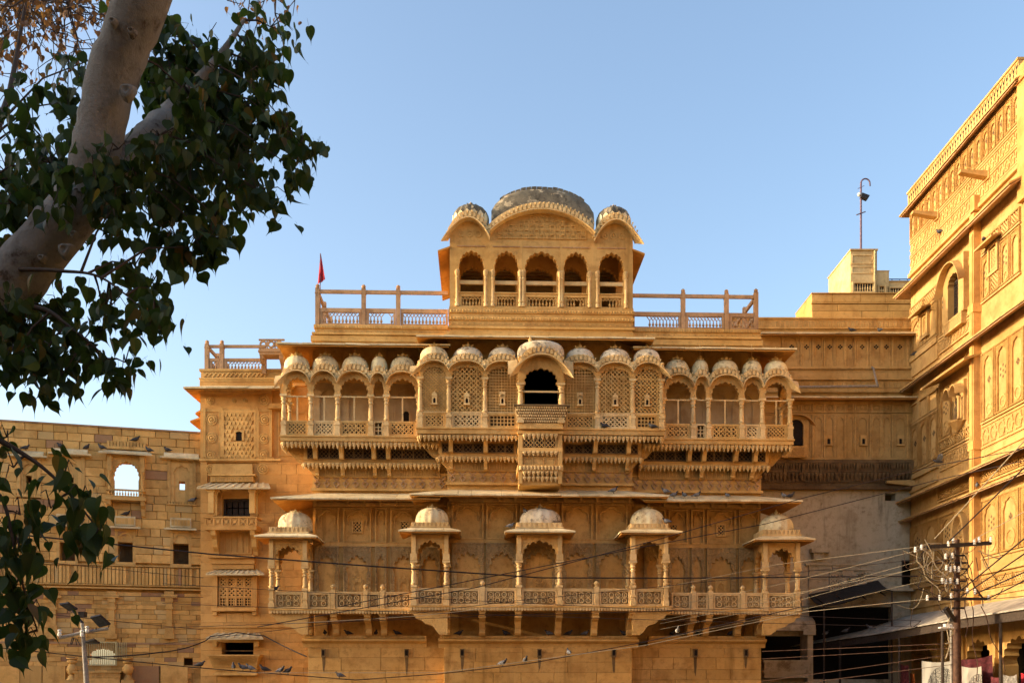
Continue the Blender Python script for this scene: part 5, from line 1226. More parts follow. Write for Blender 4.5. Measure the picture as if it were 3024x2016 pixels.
# blind niches with eaves
for (a, b, z0, z1) in NI:
    c = (a+b)/2; K = MB(); K.box(a, b, 0.045, 0.12, z0, z1)
    hh = [h for h in HO if a < (h[0]+h[1])/2 < b and z0 < (h[2]+h[3])/2 < z1]
    K = MB(); shell(K, a, b, 0.045, 0.12, z0, z1, hh)
    P = K.obj('blind_niche', RUI, 'sand')
    K = MB(); arch_plate(K, a+0.1, b-0.1, z0, z1-0.1, cusp(c, (b-a)/2-0.2, z0+(z1-z0)*0.62, z1-0.2, 5), -0.01, 0.044); K.obj('niche_arch', P, 'sand')
    K = MB()
    for x in (a+0.05, b-0.05): K.box(x-0.06, x+0.06, -0.05, 0.044, z0, z1)
    K.obj('niche_jamb', P, 'sand', kind='stuff')
    K = MB(); K.box(a-0.25, b+0.25, -0.30, 0.04, z1, z1+0.05); K.prof([(-0.22, z1+0.051), (-0.2, z1+0.14), (-0.1, z1+0.24), (0.04, z1+0.24), (0.04, z1+0.051)], a-0.12, b+0.12); K.obj('niche_eave', P, 'slab')
    K = MB()
    for i in range(10): x = a+(b-a)*(i+0.5)/10; K.box(x-0.035, x+0.035, -0.05, 0.1, z0-0.07, z0-0.01)
    K.box(a-0.04, b+0.04, -0.07, 0.1, z0-0.12, z0-0.071); K.obj('niche_sill', P, 'sand', kind='stuff')
# lower windows with hoods
for k in (2, 3, 4):
    a, b, z0, z1 = HO[k]; c = (a+b)/2; K = MB(); frame_rect(K, a-0.10, b+0.10, z0-0.06, z1+0.5, 0.10, -0.03, 0.12); K.box(a-0.0, b+0.0, 0.0, 0.12, z1, z1+0.4)
    P = K.obj('window_frame', RUI, 'sand')
    K = MB(); K.ext([(a-0.0, z1+0.02)]+smooth_arch(c, (b-a)/2, z1+0.05, z1+0.36)+[(b, z1+0.02)]+smooth_arch(c, (b-a)/2-0.05, z1+0.03, z1+0.30)[::-1], -0.03, 0.0); K.obj('window_arch', P, 'sand')
    K = MB(); slab_quad(K, (a-0.30, -0.32, z1+0.52), (b+0.30, -0.32, z1+0.52), (b+0.2, 0.02, z1+0.6), (a-0.2, 0.02, z1+0.6), 0.05); K.box(a-0.1, b+0.1, -0.10, 0.04, z1+0.6, z1+0.95); K.obj('window_hood', P, 'slab')
    for i in range(6): x = a-0.06+(b-a+0.12)*(i+0.5)/6; K = MB(); K.box(x-0.05, x+0.05, -0.12, -0.1, z1+0.66, z1+0.88); K.obj('hood_panel', P, 'sand')
# fluted band
a, b, z0, z1 = band; K = MB(); K.box(a, b, 0.03, 0.12, z0, z1); K.box(a, b, -0.09, 0.1, z1-0.001, z1+0.04); K.box(a, b, -0.14, 0.1, z0-0.02, z0+0.03); K.box(a, b, -0.10, 0.1, z0+0.10, z0+0.14); FB = K.obj('fluted_band', RUI, 'sand')
n = 72
for i in range(n):
    x = a+(b-a)*(i+0.5)/n; w = (b-a)/n; K = MB()
    if rnd.random() < 0.07: continue
    K.box(x-w*0.40, x+w*0.40, -0.04+rnd.uniform(-0.02, 0.01), 0.03, z0+0.16, z1-0.03); K.obj('band_slab', FB, 'rubble')
for px in (42+115, 330, 500): # engaged columns
    u = lu(px); z0_, z1_ = lz(1885, px), lz(1755, px); K = MB()
    K.box(u-0.19, u+0.19, -0.14, 0.02, z0_, z0_+0.18); K.box(u-0.14, u+0.14, -0.12, 0.02, z0_+0.181, z0_+0.45); K.box(u-0.10, u+0.10, -0.10, 0.02, z0_+0.451, z1_-0.55); K.box(u-0.15, u+0.15, -0.13, 0.02, z1_-0.55, z1_-0.45); K.box(u-0.11, u+0.11, -0.10, 0.02, z1_-0.449, z1_-0.28)
    K.box(u-0.14, u+0.14, -0.12, 0.02, z1_-0.279, z1_-0.12); K.box(u-0.28, u+0.28, -0.15, 0.02, z1_-0.119, z1_); K.box(u-0.17, u+0.17, -0.14, 0.02, z1_+0.001, z1_+0.12); K.obj('engaged_column', RUI, 'sand')
K = MB(); zz = lz(1899, 300); K.box(uA, lu(250), -0.05, 0.0, zz-0.02, zz+0.05); K.box(lu(352), uB, -0.05, 0.0, zz-0.02, zz+0.05); K.obj('string_course', RUI, 'rail')
# gateway: cusped arch, cream grille, plinth and urn-shaped posts
a, b, z0, z1 = HO[7]; c = (a+b)/2
K = MB(); arch_plate(K, a, b, z0+0.2, z1, cusp(c, (b-a)/2-0.06, z0+0.35, z1-0.22, 7, a=0.10), 0.14, 0.5); K.obj('gate_arch', RUI, 'sand')
K = MB(); frame_rect(K, a-0.05, b+0.02, z0-0.02, z1+0.02, 0.05, -0.08, -0.03); K.box(a, b, -0.07, -0.04, z0+0.22, z0+0.26); GG = K.obj('grille', RUI, 'cream')
for i in range(14): x = a+(b-a)*(i+0.5)/14; K = MB(); K.box(x-0.012, x+0.012, -0.065, -0.045, z0, z1); K.obj('grille_bar', GG, 'cream')
for i in range(6): x = b+0.05+i*0.06; K = MB(); K.box(x-0.012, x+0.012, -0.065, -0.045, z0+0.25, z1); K.obj('grille_bar', GG, 'cream')
K = MB(); K.box(lu(226), lu(358), -0.5, 0.0, 0.9, lz(1985, 290)); K.box(lu(220), lu(362), -0.55, 0.0, lz(1985, 290)+0.001, lz(1981, 290)); PB_ = K.obj('gate_plinth', RUI, 'sand')
for i in range(5): x = lu(236)+i*0.3; K = MB(); frame_rect(K, x, x+0.24, 1.62, lz(1988, 290), 0.03, -0.53, -0.5); K.obj('plinth_panel', PB_, 'sand')
for px in (213, 378):
    u = lu(px, -0.3); zb = lz(2010, px, -0.3); s_ = (lz(1941, px, -0.3)-zb)
    K = MB(); K.box(u-0.22, u+0.22, -0.52, -0.08, 0.6, zb+0.06*s_); K.lathe(u, -0.3, [(0.20,0.06),(0.13,0.2),(0.10,0.28),(0.15,0.33),(0.19,0.45),(0.20,0.55),(0.14,0.68),(0.10,0.74),(0.17,0.80),(0.18,0.88),(0.13,0.92),(0.2,0.96),(0.2,1.0)], 14, z0=zb) if False else K.lathe(u, -0.3, [(r, z*s_) for r, z in [(0.20,0.06),(0.13,0.2),(0.10,0.28),(0.15,0.33),(0.19,0.45),(0.20,0.55),(0.14,0.68),(0.10,0.74),(0.17,0.80),(0.18,0.88),(0.13,0.92),(0.2,0.96),(0.2,1.0)]], 14, z0=zb); K.obj('urn_post', RUI, 'sand', True, angle=40)
for p0, p1 in ((390, 470), (475, 555), (-60, 60), (62, 125), (128, 195)):
    K = MB(); K.box(lu(p0), lu(p1), -0.14, 0.0, 0.8, lz(1965, (p0+p1)/2)); K.obj('dado_slab', RUI, 'rubble')
# ================================================================ back wing between palace and street house
Wg = Frame(2470, 39.6, 0.0)
WIN = thing('palace_wing', 'dim sandstone wing with rows of slim arched panels behind the palace corner', 'building', Wg)
wu = lambda px, d=0.0: Wg.u(px, d); wz = lambda py, d=0.0: Wg.z(py, 2470, d)
wL, wR = wu(2150), wu(2760)
K = MB(); K.box(wL, wR, 0.0, 6, wz(1446), wz(945)); K.box(wL, wR, -0.08, 0.0, wz(972), wz(945)); K.box(wL, wR, -0.14, 6, wz(945)+0.001, wz(940))
K.obj('wall', WIN, 'sand')
def wing_panels(xs, y0, y1, holes, arch=True):
    K = MB(); K.box(wL, wR, -0.05, 0.0, wz(y0)-0.001, wz(y0-5)); K.box(wL, wR, -0.05, 0.0, wz(y1+5), wz(y1)); P = K.obj('panel_row', WIN, 'sand')
    for k, (a, b) in enumerate(xs):
        A, Bq = wu(a), wu(b); c = (A+Bq)/2; hw = (Bq-A)/2; z1, z0 = wz(y0), wz(y1); K = MB()
        if arch:
            arch_plate(K, A, Bq, z0, z1, cusp(c, hw*0.72, z1-hw*1.5-0.1, z1-0.12, 5, a=0.07), -0.04, 0.004); K.box(A+hw*0.28, Bq-hw*0.28, -0.03, 0.004, z0, z0+0.28)
        else:
            frame_rect(K, A, Bq, z0, z1, 0.06, -0.04, 0.004); q = min(hw, (z1-z0)/2)*0.55; K.ext([(c-q,(z0+z1)/2),(c,(z0+z1)/2-q),(c+q,(z0+z1)/2),(c,(z0+z1)/2+q)], -0.035, 0.004)
        K.obj('arched_panel', P, 'carved2')
        K = MB(); w = 0.035; K.box(A-0.085, A-0.015, -0.06, 0.004, z0, z1)
        for j in range(9): zz = z0+(z1-z0)*(j+0.5)/9; K.box(A-0.065, A-0.035, -0.075, -0.06, zz-0.02, zz+0.02)
        K.obj('studded_strip', P, 'sand')
        if holes == 'cross':
            K = MB(); zc0 = z0+(z1-z0)*0.60; s_ = 0.045
            for dx, dz in ((-1.3,0),(1.3,0),(0,1.3),(0,-1.3)): K.ext([(c+dx*s_-s_,zc0+dz*s_),(c+dx*s_,zc0+dz*s_-s_),(c+dx*s_+s_,zc0+dz*s_),(c+dx*s_,zc0+dz*s_+s_)], -0.009, 0.004)
            K.obj('piercing', P, 'dark', kind='stuff')
xs = [(a/2.613+2200, b/2.613+2200) for a, b in ((300,420),(440,510),(532,600),(620,688),(702,768),(782,840),(858,950),(975,1050),(1062,1120),(1145,1245),(1262,1330))]
wing_panels(xs, 985, 1083, 'cross'); wing_panels(xs, 1192, 1216, None, False); wing_panels(xs, 1224, 1352, None)
K = MB()
for y0, y1, d in ((1092,1088,-0.14),(1102,1093,-0.06),(1118,1103,-0.10),(1124,1119,-0.16),(1150,1125,-0.05),(1160,1151,-0.12)): K.box(wL, wR, d, 0.0, wz(y0), wz(y1))
n = 44
for i in range(n): c = wL+(wR-wL)*(i+0.5)/n; K.box(c-0.05, c+0.05, -0.08, -0.05, wz(1146), wz(1130)); K.box(c-0.06, c+0.06, -0.10, -0.08, wz(966), wz(950))
K.obj('cornice', WIN, 'carved2')
eave(WIN, wu(2241), wu(2755, -0.5), 0.0, 0.5, wz(980, -0.5), 0.2, 5, rnd=rnd, t=0.06); eave(WIN, wu(2200), wu(2755, -0.6), 0.0, 0.6, wz(1169, -0.6), 0.16, 5, rnd=rnd, t=0.06)
for px in (2446, 2549, 2658):
    c = wu(px); K = MB(); z0 = wz(1312); arch_plate(K, c-0.14, c+0.14, z0, z0+0.36, cusp(c, 0.07, z0+0.14, z0+0.24, 3, a=0.1), -0.08, 0.004); K.box(c-0.16, c+0.16, -0.1, 0.0, z0-0.06, z0-0.001); f = K.obj('small_window', WIN, 'sand')
    K = MB(); K.box(c-0.075, c+0.075, -0.02, -0.008, z0, z0+0.22); K.obj('window_dark', f, 'dark')
# oriel peeping out behind the palace corner
K = MB(); a, b = wu(2335, -0.5), wu(2400, -0.5); z0, z1 = wz(1312, -0.5), wz(1245, -0.5); c = wu(2352, -0.5)
arch_plate(K, wu(2310, -0.5), wu(2384, -0.5), z0, z1+0.25, smooth_arch(c, 0.28, z1-0.2, z1+0.1), -0.5, -0.42); K.box(wu(2376, -0.5)-0.05, wu(2384, -0.5), -0.48, 0.0, z0-0.4, z1); ORI = K.obj('oriel_window', WIN, 'sand')
K = MB(); curved_eave(K, hump(wu(2300, -0.5), wu(2398, -0.6), z1-0.15, z1+0.22), -0.4, -0.75, 0.06, 0.05, 0, 0.1); K.obj('curved_eave', ORI, 'sand', True, angle=50)
K = MB(); K.box(c-0.3, c+0.3, -0.41, -0.38, z0, z1+0.1); K.obj('window_dark', ORI, 'dark')
K = MB(); K.box(wu(2310,-0.5), wu(2382,-0.5), -0.49, -0.4, z0-0.5, z0-0.06); jali(K, c-0.2, c+0.3, z0-0.45, z0-0.12, -0.52, -0.49, 0.1, 0.03); K.obj('parapet_panel', ORI, 'sand')
# pendant cornice, dark with soot
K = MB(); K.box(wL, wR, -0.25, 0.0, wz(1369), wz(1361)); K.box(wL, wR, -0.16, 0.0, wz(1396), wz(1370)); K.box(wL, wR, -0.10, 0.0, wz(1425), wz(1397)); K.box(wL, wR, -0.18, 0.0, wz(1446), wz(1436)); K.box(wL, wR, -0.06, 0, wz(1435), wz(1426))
PC = K.obj('pendant_cornice', WIN, 'soot_shade')
pendants(PC, wu(2250), wu(2692), -0.22, wz(1370), 0.22, 0.115, 'soot_shade'); pendants(PC, wu(2250), wu(2692), -0.16, wz(1398), 0.28, 0.16, 'soot_shade')
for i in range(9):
    c = wu(2262)+i*0.72; K = MB(); K.prof([(-0.30, wz(1371)), (-0.27, wz(1384)), (-0.2, wz(1400)), (-0.16, wz(1420)), (0, wz(1424)), (0, wz(1371))], c-0.06, c+0.06); K.obj('bracket', PC, 'soot_shade')
K = MB(); K.tube([Wg.uz(2325, 1162, -0.75)[:1]+(-0.7,)+(wz(1158),), (wu(2574), -0.7, wz(1155)), (wu(2574), -0.66, wz(1150))], 0.05, 8); K.tube([(wu(2574), -0.66, wz(1156)), (wu(2574), -0.2, wz(1092)), (wu(2570), -0.15, wz(1087))], 0.045, 8); K.obj('drain_pipe', WIN, 'pipe', True)

# ---- plastered lower building and dark street gallery under the wing
PLB = thing('plastered_house', 'grey rendered street house in deep shade with pierced stone windows under the wing', 'house', Wg)
hW = [(wu(2666), wu(2712), wz(1727), wz(1652)), (wu(2453), wu(2488), wz(1722), wz(1692)), (wu(2524), wu(2556), wz(1722), wz(1692)), (wu(2453), wu(2556), wz(1768), wz(1727)), (wu(2617), wu(2648), wz(1476), wz(1454)), (wu(2246), wu(2376), wz(1950), wz(1876)), (wu(2392), wu(2640), wz(2100), wz(1790))]
K = MB(); shell(K, wL, wR, 0.12, 0.6, 0, wz(1447), hW); PW = K.obj('wall', PLB, 'grey')
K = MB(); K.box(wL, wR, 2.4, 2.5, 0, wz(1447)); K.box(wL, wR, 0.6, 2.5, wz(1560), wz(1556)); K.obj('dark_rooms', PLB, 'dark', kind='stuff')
masonry(PLB, wu(2390), wu(2580), wz(1790), wz(1660), 0.06, (0.3, 0.42), (0.7, 1.4), hW, mat='grey', gap=0.01, jut=0.02, depth=0.1, rnd=rnd)
for (a, b, z0, z1), pt in ((hW[1], 0.14), (hW[2], 0.14), (hW[3], 0.14)):
    K = MB(); frame_rect(K, a-0.04, b+0.04, z0-0.04, z1+0.04, 0.05, -0.04, 0.12); jali(K, a, b, z0, z1, -0.02, 0.04, pt, 0.05, 'star'); K.obj('pierced_window', PLB, 'grey')
K = MB(); c = wu(2506); arch_plate(K, wu(2490), wu(2522), wz(1722), wz(1690), cusp(c, 0.09, wz(1712), wz(1704), 3), -0.03, 0.12); K.obj('small_window', PLB, 'grey')
K = MB(); frame_rect(K, hW[0][0], hW[0][1], hW[0][2], hW[0][3], 0.05, 0.1, 0.16); K.obj('window_frame', PLB, 'wood')
for (p0, p1, y0, y1, d) in ((2392,2446,1620,1632,0.35),(2400,2430,1632,1650,0.25),(2380,2560,1662,1668,0.12),(2590,2700,1738,1746,0.5),(2366,2376,1760,1790,0.2),(2590,2680,1728,1737,0.3)):
    K = MB(); K.box(wu(p0), wu(p1), 0.12-d, 0.12, wz(y1), wz(y0)); K.obj('stone_ledge', PLB, 'grey')
K = MB(); K.box(wu(2246), wu(2384), -0.45, 0.11, wz(1954), wz(1948)); K.box(wu(2246), wu(2384), -0.45, 0.11, wz(1986), wz(1979)); K.box(wu(2250), wu(2380), -0.42, 0.11, wz(2000), wz(1986)-0.001); GR_ = K.obj('street_balcony', PLB, 'grey')
for i in range(6):
    a = wu(2250)+(wu(2378)-wu(2250))*i/6; b = wu(2250)+(wu(2378)-wu(2250))*(i+1)/6; K = MB(); frame_rect(K, a, b, wz(1979)+0.001, wz(1954)-0.001, 0.03, -0.43, -0.38); jali(K, a+0.03, b-0.03, wz(1979)+0.03, wz(1954)-0.03, -0.42, -0.39, 0.13, 0.05, 'star'); K.obj('lattice_pane', GR_, 'grey')
K = MB(); K.box(wu(2376), wu(2392), -0.4, 0.1, 0, wz(1855)); K.box(wu(2362), wu(2398), -0.5, 0.1, wz(1875), wz(1862)); K.prof([(-0.45, wz(1862)), (-0.3, wz(1835)), (0.1, wz(1820)), (0.1, wz(1862))], wu(2246), wu(2400)); K.obj('street_pier', PLB, 'grey')
K = MB(); K.box(wu(2246), wu(2700), 0.0, 0.11, 0, wz(2004)); K.obj('street_step', PLB, 'grey')
# sagging dark awning
AW_ = thing('awning', 'sagging black sheet awning on poles over the shaded street shop', 'awning', Wg)
K = MB(); N = 10; vs = []; fs = []
for i in range(N+1):
    t = i/N
    for j in range(5):
        q = j/4; u = wu(2425, -1.6)+(wu(2640, -1.6)-wu(2425, -1.6))*t
        z = wz(1785, -1.6)+(wz(1742, -1.6)-wz(1785, -1.6))*t+q*0.55-0.12*sin(pi*q)-0.10*sin(pi*t*2)*(1-q); vs.append((u, -1.7+q*1.75, z))
vs += [(x, y, z-0.03) for x, y, z in vs]; m_ = (N+1)*5
for i in range(N):
    for j in range(4):
        a = i*5+j; fs += [(a, a+5, a+6, a+1), (m_+a, m_+a+1, m_+a+6, m_+a+5)]
K.add(vs, fs); K.obj('sheet', AW_, 'sackcloth', True)
for i in range(4): K = MB(); x = wu(2440, -1.6)+i*0.75; K.tube([(x, -1.68, wz(1788, -1.6)+i*0.13), (x+0.05, 0.1, wz(1788, -1.6)+0.55+i*0.13)], 0.03, 6); K.obj('pole', AW_, 'wood')
for px in (2432, 2632): K = MB(); K.tube([(wu(px, -1.6), -1.66, 0), (wu(px, -1.6), -1.66, wz(1786 if px < 2500 else 1744, -1.6))], 0.035, 6); K.obj('pole', AW_, 'wood')

# ================================================================ terrace houses on the skyline
Th = Frame(2500, 43.0, 0.0)
hu = lambda px, d=0.0: Th.u(px, d); hz_ = lambda py, d=0.0: Th.z(py, 2500, d)
TH1 = thing('terrace_house', 'low sandstone block house with big wall slabs on the wing roof', 'house', Th)
K = MB(); K.box(hu(2397), hu(2760), 0.06, 2.4, 0, hz_(868)); K.box(hu(2396), hu(2762), -0.05, 2.45, hz_(868)+0.001, hz_(865)); K.box(hu(2396), hu(2762), -0.03, 0.059, hz_(896), hz_(892)); K.obj('wall', TH1, 'sand')
masonry(TH1, hu(2397), hu(2760), hz_(946), hz_(898), 0.0, (0.40, 0.46), (1.0, 2.2), mat='sand', gap=0.012, jut=0.01, depth=0.08, rnd=rnd)
masonry(TH1, hu(2397), hu(2760), hz_(891), hz_(869), 0.0, (0.30, 0.36), (0.8, 1.4), mat='sand', gap=0.012, jut=0.01, depth=0.08, rnd=rnd)
TH2 = thing('stair_turret', 'tall plain roof turret with a grille band below the antenna mast', 'turret', Frame(2500, 45.6, 0.0))
T2 = Frame(2500, 45.6, 0.0); qu = lambda px: T2.u(px); qz = lambda py: T2.z(py, 2500)
zbase = qz(872)
K = MB(); K.box(qu(2512), qu(2590), 0.0, 3.2, 0, qz(740)); K.box(qu(2510), qu(2592), -0.06, 3.25, qz(740)+0.001, qz(736)); K.box(qu(2588), qu(2629), 0.15, 2.5, 0, qz(797)); K.box(qu(2587), qu(2630), 0.12, 2.5, qz(797)+0.001, qz(795)); K.box(qu(2629), qu(2760), 0.25, 2.5, 0, qz(826)); K.box(qu(2629), qu(2760), 0.2, 2.5, qz(826)+0.001, qz(824)); K.obj('wall', TH2, 'pale')
for y0, y1 in ((780, 752), (808, 786)): K = MB(); frame_rect(K, qu(2515), qu(2578), qz(y0), qz(y1), 0.05, -0.03, 0.002); K.obj('wall_panel', TH2, 'pale')
for a, b, y0, y1, dd in ((2520, 2580, 862, 838, 0.0), (2598, 2614, 862, 844, 0.15), (2632, 2690, 862, 846, 0.25)):
    K = MB(); K.box(qu(a), qu(b), dd-0.012, dd+0.01, qz(y0), qz(y1)); gq = K.obj('grille_dark', TH2, 'dark')
    n = max(3, int((qu(b)-qu(a))/0.11))
    for i in range(n): put('baluster', baluster_mesh('pale', 'balpale'), TH2, (qu(a)+(qu(b)-qu(a))*(i+0.5)/n, dd-0.05, qz(y0)), (0.09, 0.06, qz(y1)-qz(y0)))
    K = MB(); frame_rect(K, qu(a)-0.08, qu(b)+0.08, qz(y0)-0.08, qz(y1)+0.08, 0.08, dd-0.1, dd+0.001); K.obj('grille_frame', TH2, 'pale')
K = MB(); K.tube([(qu(2582), -0.06, qz(742)), (qu(2581), -0.06, qz(866))], 0.045, 8); K.obj('drain_pipe', TH2, 'cream')
HR = thing('pipe_railing', 'thin blue pipe railing on the roof beside the turret', 'railing', T2)
for py in (815, 820): K = MB(); K.tube([(qu(2630), 0.4, qz(py)+0.02), (qu(2760), 0.4, qz(py)+0.02)], 0.022, 6); K.obj('rail', HR, 'blue')
for px in (2644, 2667, 2690, 2712): K = MB(); K.tube([(qu(px), 0.4, qz(825)), (qu(px), 0.4, qz(814))], 0.022, 6); K.obj('post', HR, 'blue')
AN = thing('antenna_mast', 'purple grey mast with hooked top and small lamp on the roof turret', 'mast', T2)
K = MB(); ax, ad = qu(2556), 0.6; zt0, zt1 = qz(735)-0.0, qz(522)
hook = [(ax, ad, zt0-0.25), (ax+0.0, ad, zt1)] + [(ax+0.21-0.21*cos(t), ad, zt1+0.21*sin(t)) for t in (0.4, 0.8, 1.2, 1.57, 1.95, 2.4, 2.8, 3.14)] + [(ax+0.43, ad, zt1-0.13)]
K.tube(hook, [0.055, 0.045]+[0.035]*8+[0.03], 8); K.obj('pole', AN, 'violet', True)
for py, h in ((612, 0.28), (534, 0.22)): K = MB(); zc_ = qz(py); K.tube([(ax-h, ad-0.2, zc_-0.17), (ax+h, ad+0.2, zc_+0.17)], 0.025 if py > 600 else 0.012, 6); K.obj('crossbar', AN, 'violet')
K = MB(); zc_ = qz(561); K.hexa([(ax-0.05,ad-0.2,zc_-0.1),(ax+0.25,ad-0.2,zc_-0.22),(ax+0.25,ad+0.05,zc_-0.22),(ax-0.05,ad+0.05,zc_-0.1),(ax+0.0,ad-0.2,zc_+0.08),(ax+0.35,ad-0.2,zc_-0.05),(ax+0.35,ad+0.05,zc_-0.05),(ax,ad+0.05,zc_+0.08)]); K.obj('lamp', AN, 'iron')
K = MB(); K.lathe(ax-0.08, ad, [(0.05,-0.08),(0.09,-0.03),(0.09,0.05),(0.04,0.09)], 8, z0=qz(556)); K.obj('insulator', AN, 'porcelain', True)

# ================================================================ sunlit carved street house
XR = 16.05
R = Frame(0, 39.5, -90.0, X=XR)
HAV = thing('carved_street_house', 'tall golden sandstone mansion with stacked eaves and lattice carved walls, lit by low sun', 'house', R)
ru = lambda px, d=0.0: R.u(px, d); rz = lambda py, px, d=0.0: R.z(py, px, d)
E0, E1 = ru(2690), 8.45; UE = 14.0; uP = ru(2891)          # far end, near corner, end out of frame, pilaster
zTop, zE1, zE2, zE3, zE4 = 21.1, 17.05, 13.2, 8.7, 7.95
rnd = random.Random(77)
wins = [(ru(2815), ru(2850), 14.55, 16.1)]
K = MB(); shell(K, E0, UE, 0.0, 0.5, 3.1, zTop-0.6, wins); K.box(E0, E0+0.5, 0.5, 9, 0, zTop-0.6); K.box(UE-0.5, UE, 0.5, 9, 0, zTop-0.6); K.box(E0, UE, 8.6, 9, 0, zTop-0.6); K.box(E0, UE, 0, 9, zTop-0.6, zTop-0.55); K.obj('wall', HAV, 'golden')
def rpiece(name, fn, parent, mat='golden', **kw): K = MB(); fn(K); return K.obj(name, parent, mat, **kw)
# top parapet with pierced arrowheads and its eave
K = MB(); K.box(E0-0.06, E1, -0.10, 0.3, zTop-0.54, zTop-0.05); K.box(E0-0.10, E1+0.02, -0.14, 0.34, zTop-0.049, zTop+0.02); K.box(E0-0.08, E1, -0.12, 0.3, zTop-0.60, zTop-0.541)
PRP = K.obj('roof_parapet', HAV, 'golden')
n = 42; ar = MB(); ar.ext([(-0.5,0.5),(0,0.1),(0.5,0.5),(0.3,0.05),(0,-0.12),(-0.3,0.05)], -0.5, 0.5); ar.ext([(0,-0.08),(0.22,-0.32),(0.0,-0.5),(-0.22,-0.32)], -0.5, 0.5); AM = ar.mesh('arrow_motif', 'dark')
for i in range(n): put('arrow_motif', AM, PRP, (E0+(E1-E0)*(i+0.5)/n, -0.1005, zTop-0.28), (0.17, 0.012, 0.40))
eave(HAV, E0-0.35, E1+0.25, 0.0, 0.35, zTop-0.78, 0.5, 9, left=0.6, rnd=rnd, mat='golden', t=0.05, soffit='rail')  # house eaves get a darker soffit colour, painting in the under-eave shade
def carved_panel(P, a, b, z0, z1, kind, d=0.0):
    K = MB(); c = (a+b)/2; hw = (b-a)/2
    frame_rect(K, a, b, z0, z1, 0.05, d-0.075, d+0.004)
    if kind in ('arch', 'archdots', 'archstar'):
        arch_plate(K, a+0.05, b-0.05, z0+0.05, z1-0.05, cusp(c, hw*0.68, z1-0.25-hw*0.9, z1-0.16, 5, a=0.07), d-0.05, d+0.004)
    K.obj('carved_panel', P, 'goldcarve' if kind != 'plain' else 'golden')
    if kind == 'lattice':
        K = MB(); K.box(a+0.06, b-0.06, d-0.01, d+0.004, z0+0.06, z1-0.06); o = K.obj('lattice_ground', P, 'orange')
        K = MB(); jali(K, a+0.07, b-0.07, z0+0.07, z1-0.07, d-0.06, d-0.011, 0.15, 0.04); K.obj('lattice_relief', P, 'golden')
    if kind in ('dots', 'archdots', 'archstar'):
        K = MB(); zc0 = z0+(z1-z0)*0.58; s_ = 0.058
        if kind == 'archstar':
            for k in range(6):
                x, z = c+0.19*cos(pi/3*k+pi/6), zc0+0.19*sin(pi/3*k+pi/6); K.ext([(x-s_,z),(x,z-s_),(x+s_,z),(x,z+s_)], d-0.008, d+0.004)
            s_ = 0.05; K.ext([(c-s_,zc0),(c,zc0-s_),(c+s_,zc0),(c,zc0+s_)], d-0.008, d+0.004)
        else:
            for dx, dz in ((-1.2,0),(1.2,0),(0,1.2),(0,-1.2)): K.ext([(c+dx*s_-s_,zc0+dz*s_),(c+dx*s_,zc0+dz*s_-s_),(c+dx*s_+s_,zc0+dz*s_),(c+dx*s_,zc0+dz*s_+s_)], d-0.008, d+0.004)
        K.obj('piercing', P, 'soot_shade', kind='stuff')
        K = MB(); rosettes(K, c-hw*0.55, c+hw*0.55, z0+0.10, z0+0.10+hw*1.1, d, 0.025, 1, 1); K.obj('rosette', P, 'golden')
def arch_row(a, b, n, z0, z1, kinds, name='panel_row', d=0.0):
    P = rpiece(name, lambda K: (K.box(a, b, d-0.07, d+0.003, z0-0.09, z0-0.03),), HAV)
    w = (b-a)/n
    for i in range(n): carved_panel(P, a+w*i+0.03, a+w*(i+1)-0.03, z0, z1, kinds[i % len(kinds)], d)
    return P
def flower_band(a, b, z0, z1, d=0.0, step=0.34):
    P = rpiece('flower_band', lambda K: (K.box(a, b, d-0.05, d+0.003, z0-0.06, z0), K.box(a, b, d-0.05, d+0.003, z1, z1+0.06), K.box(a, b, d-0.012, d+0.002, z0, z1)), HAV, 'golden')
    n = int((b-a)/step)
    if 'gflower' not in UNIT:
        K = MB(); rosettes(K, -0.5, 0.5, -0.5, 0.5, 0, 0.5, 1, 1)
        for k in range(6):
            x, z = 0.58*cos(pi/3*k), 0.46*sin(pi/3*k); K.bar((x*0.8, z*0.8), (x*1.05, z*1.15), 0.12, -0.5, 0)
        UNIT['gflower'] = K.mesh('flower_motif', 'golden')
    for i in range(n): put('flower_motif', UNIT['gflower'], P, (a+(b-a)*(i+0.5)/n, d-0.012, (z0+z1)/2), ((b-a)/n*0.95, 0.06, (z1-z0)*0.92))
    K = MB()
    for i in range(n): x = a+(b-a)*i/n; K.ext([(x-0.03,(z0+z1)/2),(x,(z0+z1)/2-0.10),(x+0.03,(z0+z1)/2),(x,(z0+z1)/2+0.10)], d-0.016, d+0.0)
    K.obj('piercing', P, 'soot_shade', kind='stuff')
arch_row(E0+0.02, E1, 17, 19.15, 20.2, ['archdots','archdots','archdots','archstar'])
flower_band(E0, E1, 18.55, 18.98); flower_band(E0, E1, 17.95, 18.4)
rpiece('string_course', lambda K: (K.box(E0-0.03, E1, -0.12, 0.0, 17.66, 17.80),), HAV)
eave(HAV, E0-0.45, E1+0.3, 0.0, 0.55, zE1, 0.5, 9, left=0.6, rnd=rnd, mat='golden', t=0.06, soffit='rail')
# spouts sticking out of the top storey
for px, py in ((2731, 639), (2880, 520)):
    u, z = ru(px+40), rz(py, px+40); K = MB(); K.hexa([(u-0.12,-1.0,z+0.08),(u+0.12,-1.0,z+0.08),(u+0.14,0.0,z-0.1),(u-0.14,0.0,z-0.1),(u-0.12,-1.0,z+0.17),(u+0.12,-1.0,z+0.17),(u+0.14,0.0,z+0.12),(u-0.14,0.0,z+0.12)]); K.box(u-0.18, u+0.18, -0.1, 0, z-0.14, z+0.2); K.obj('stone_spout', HAV, 'golden')
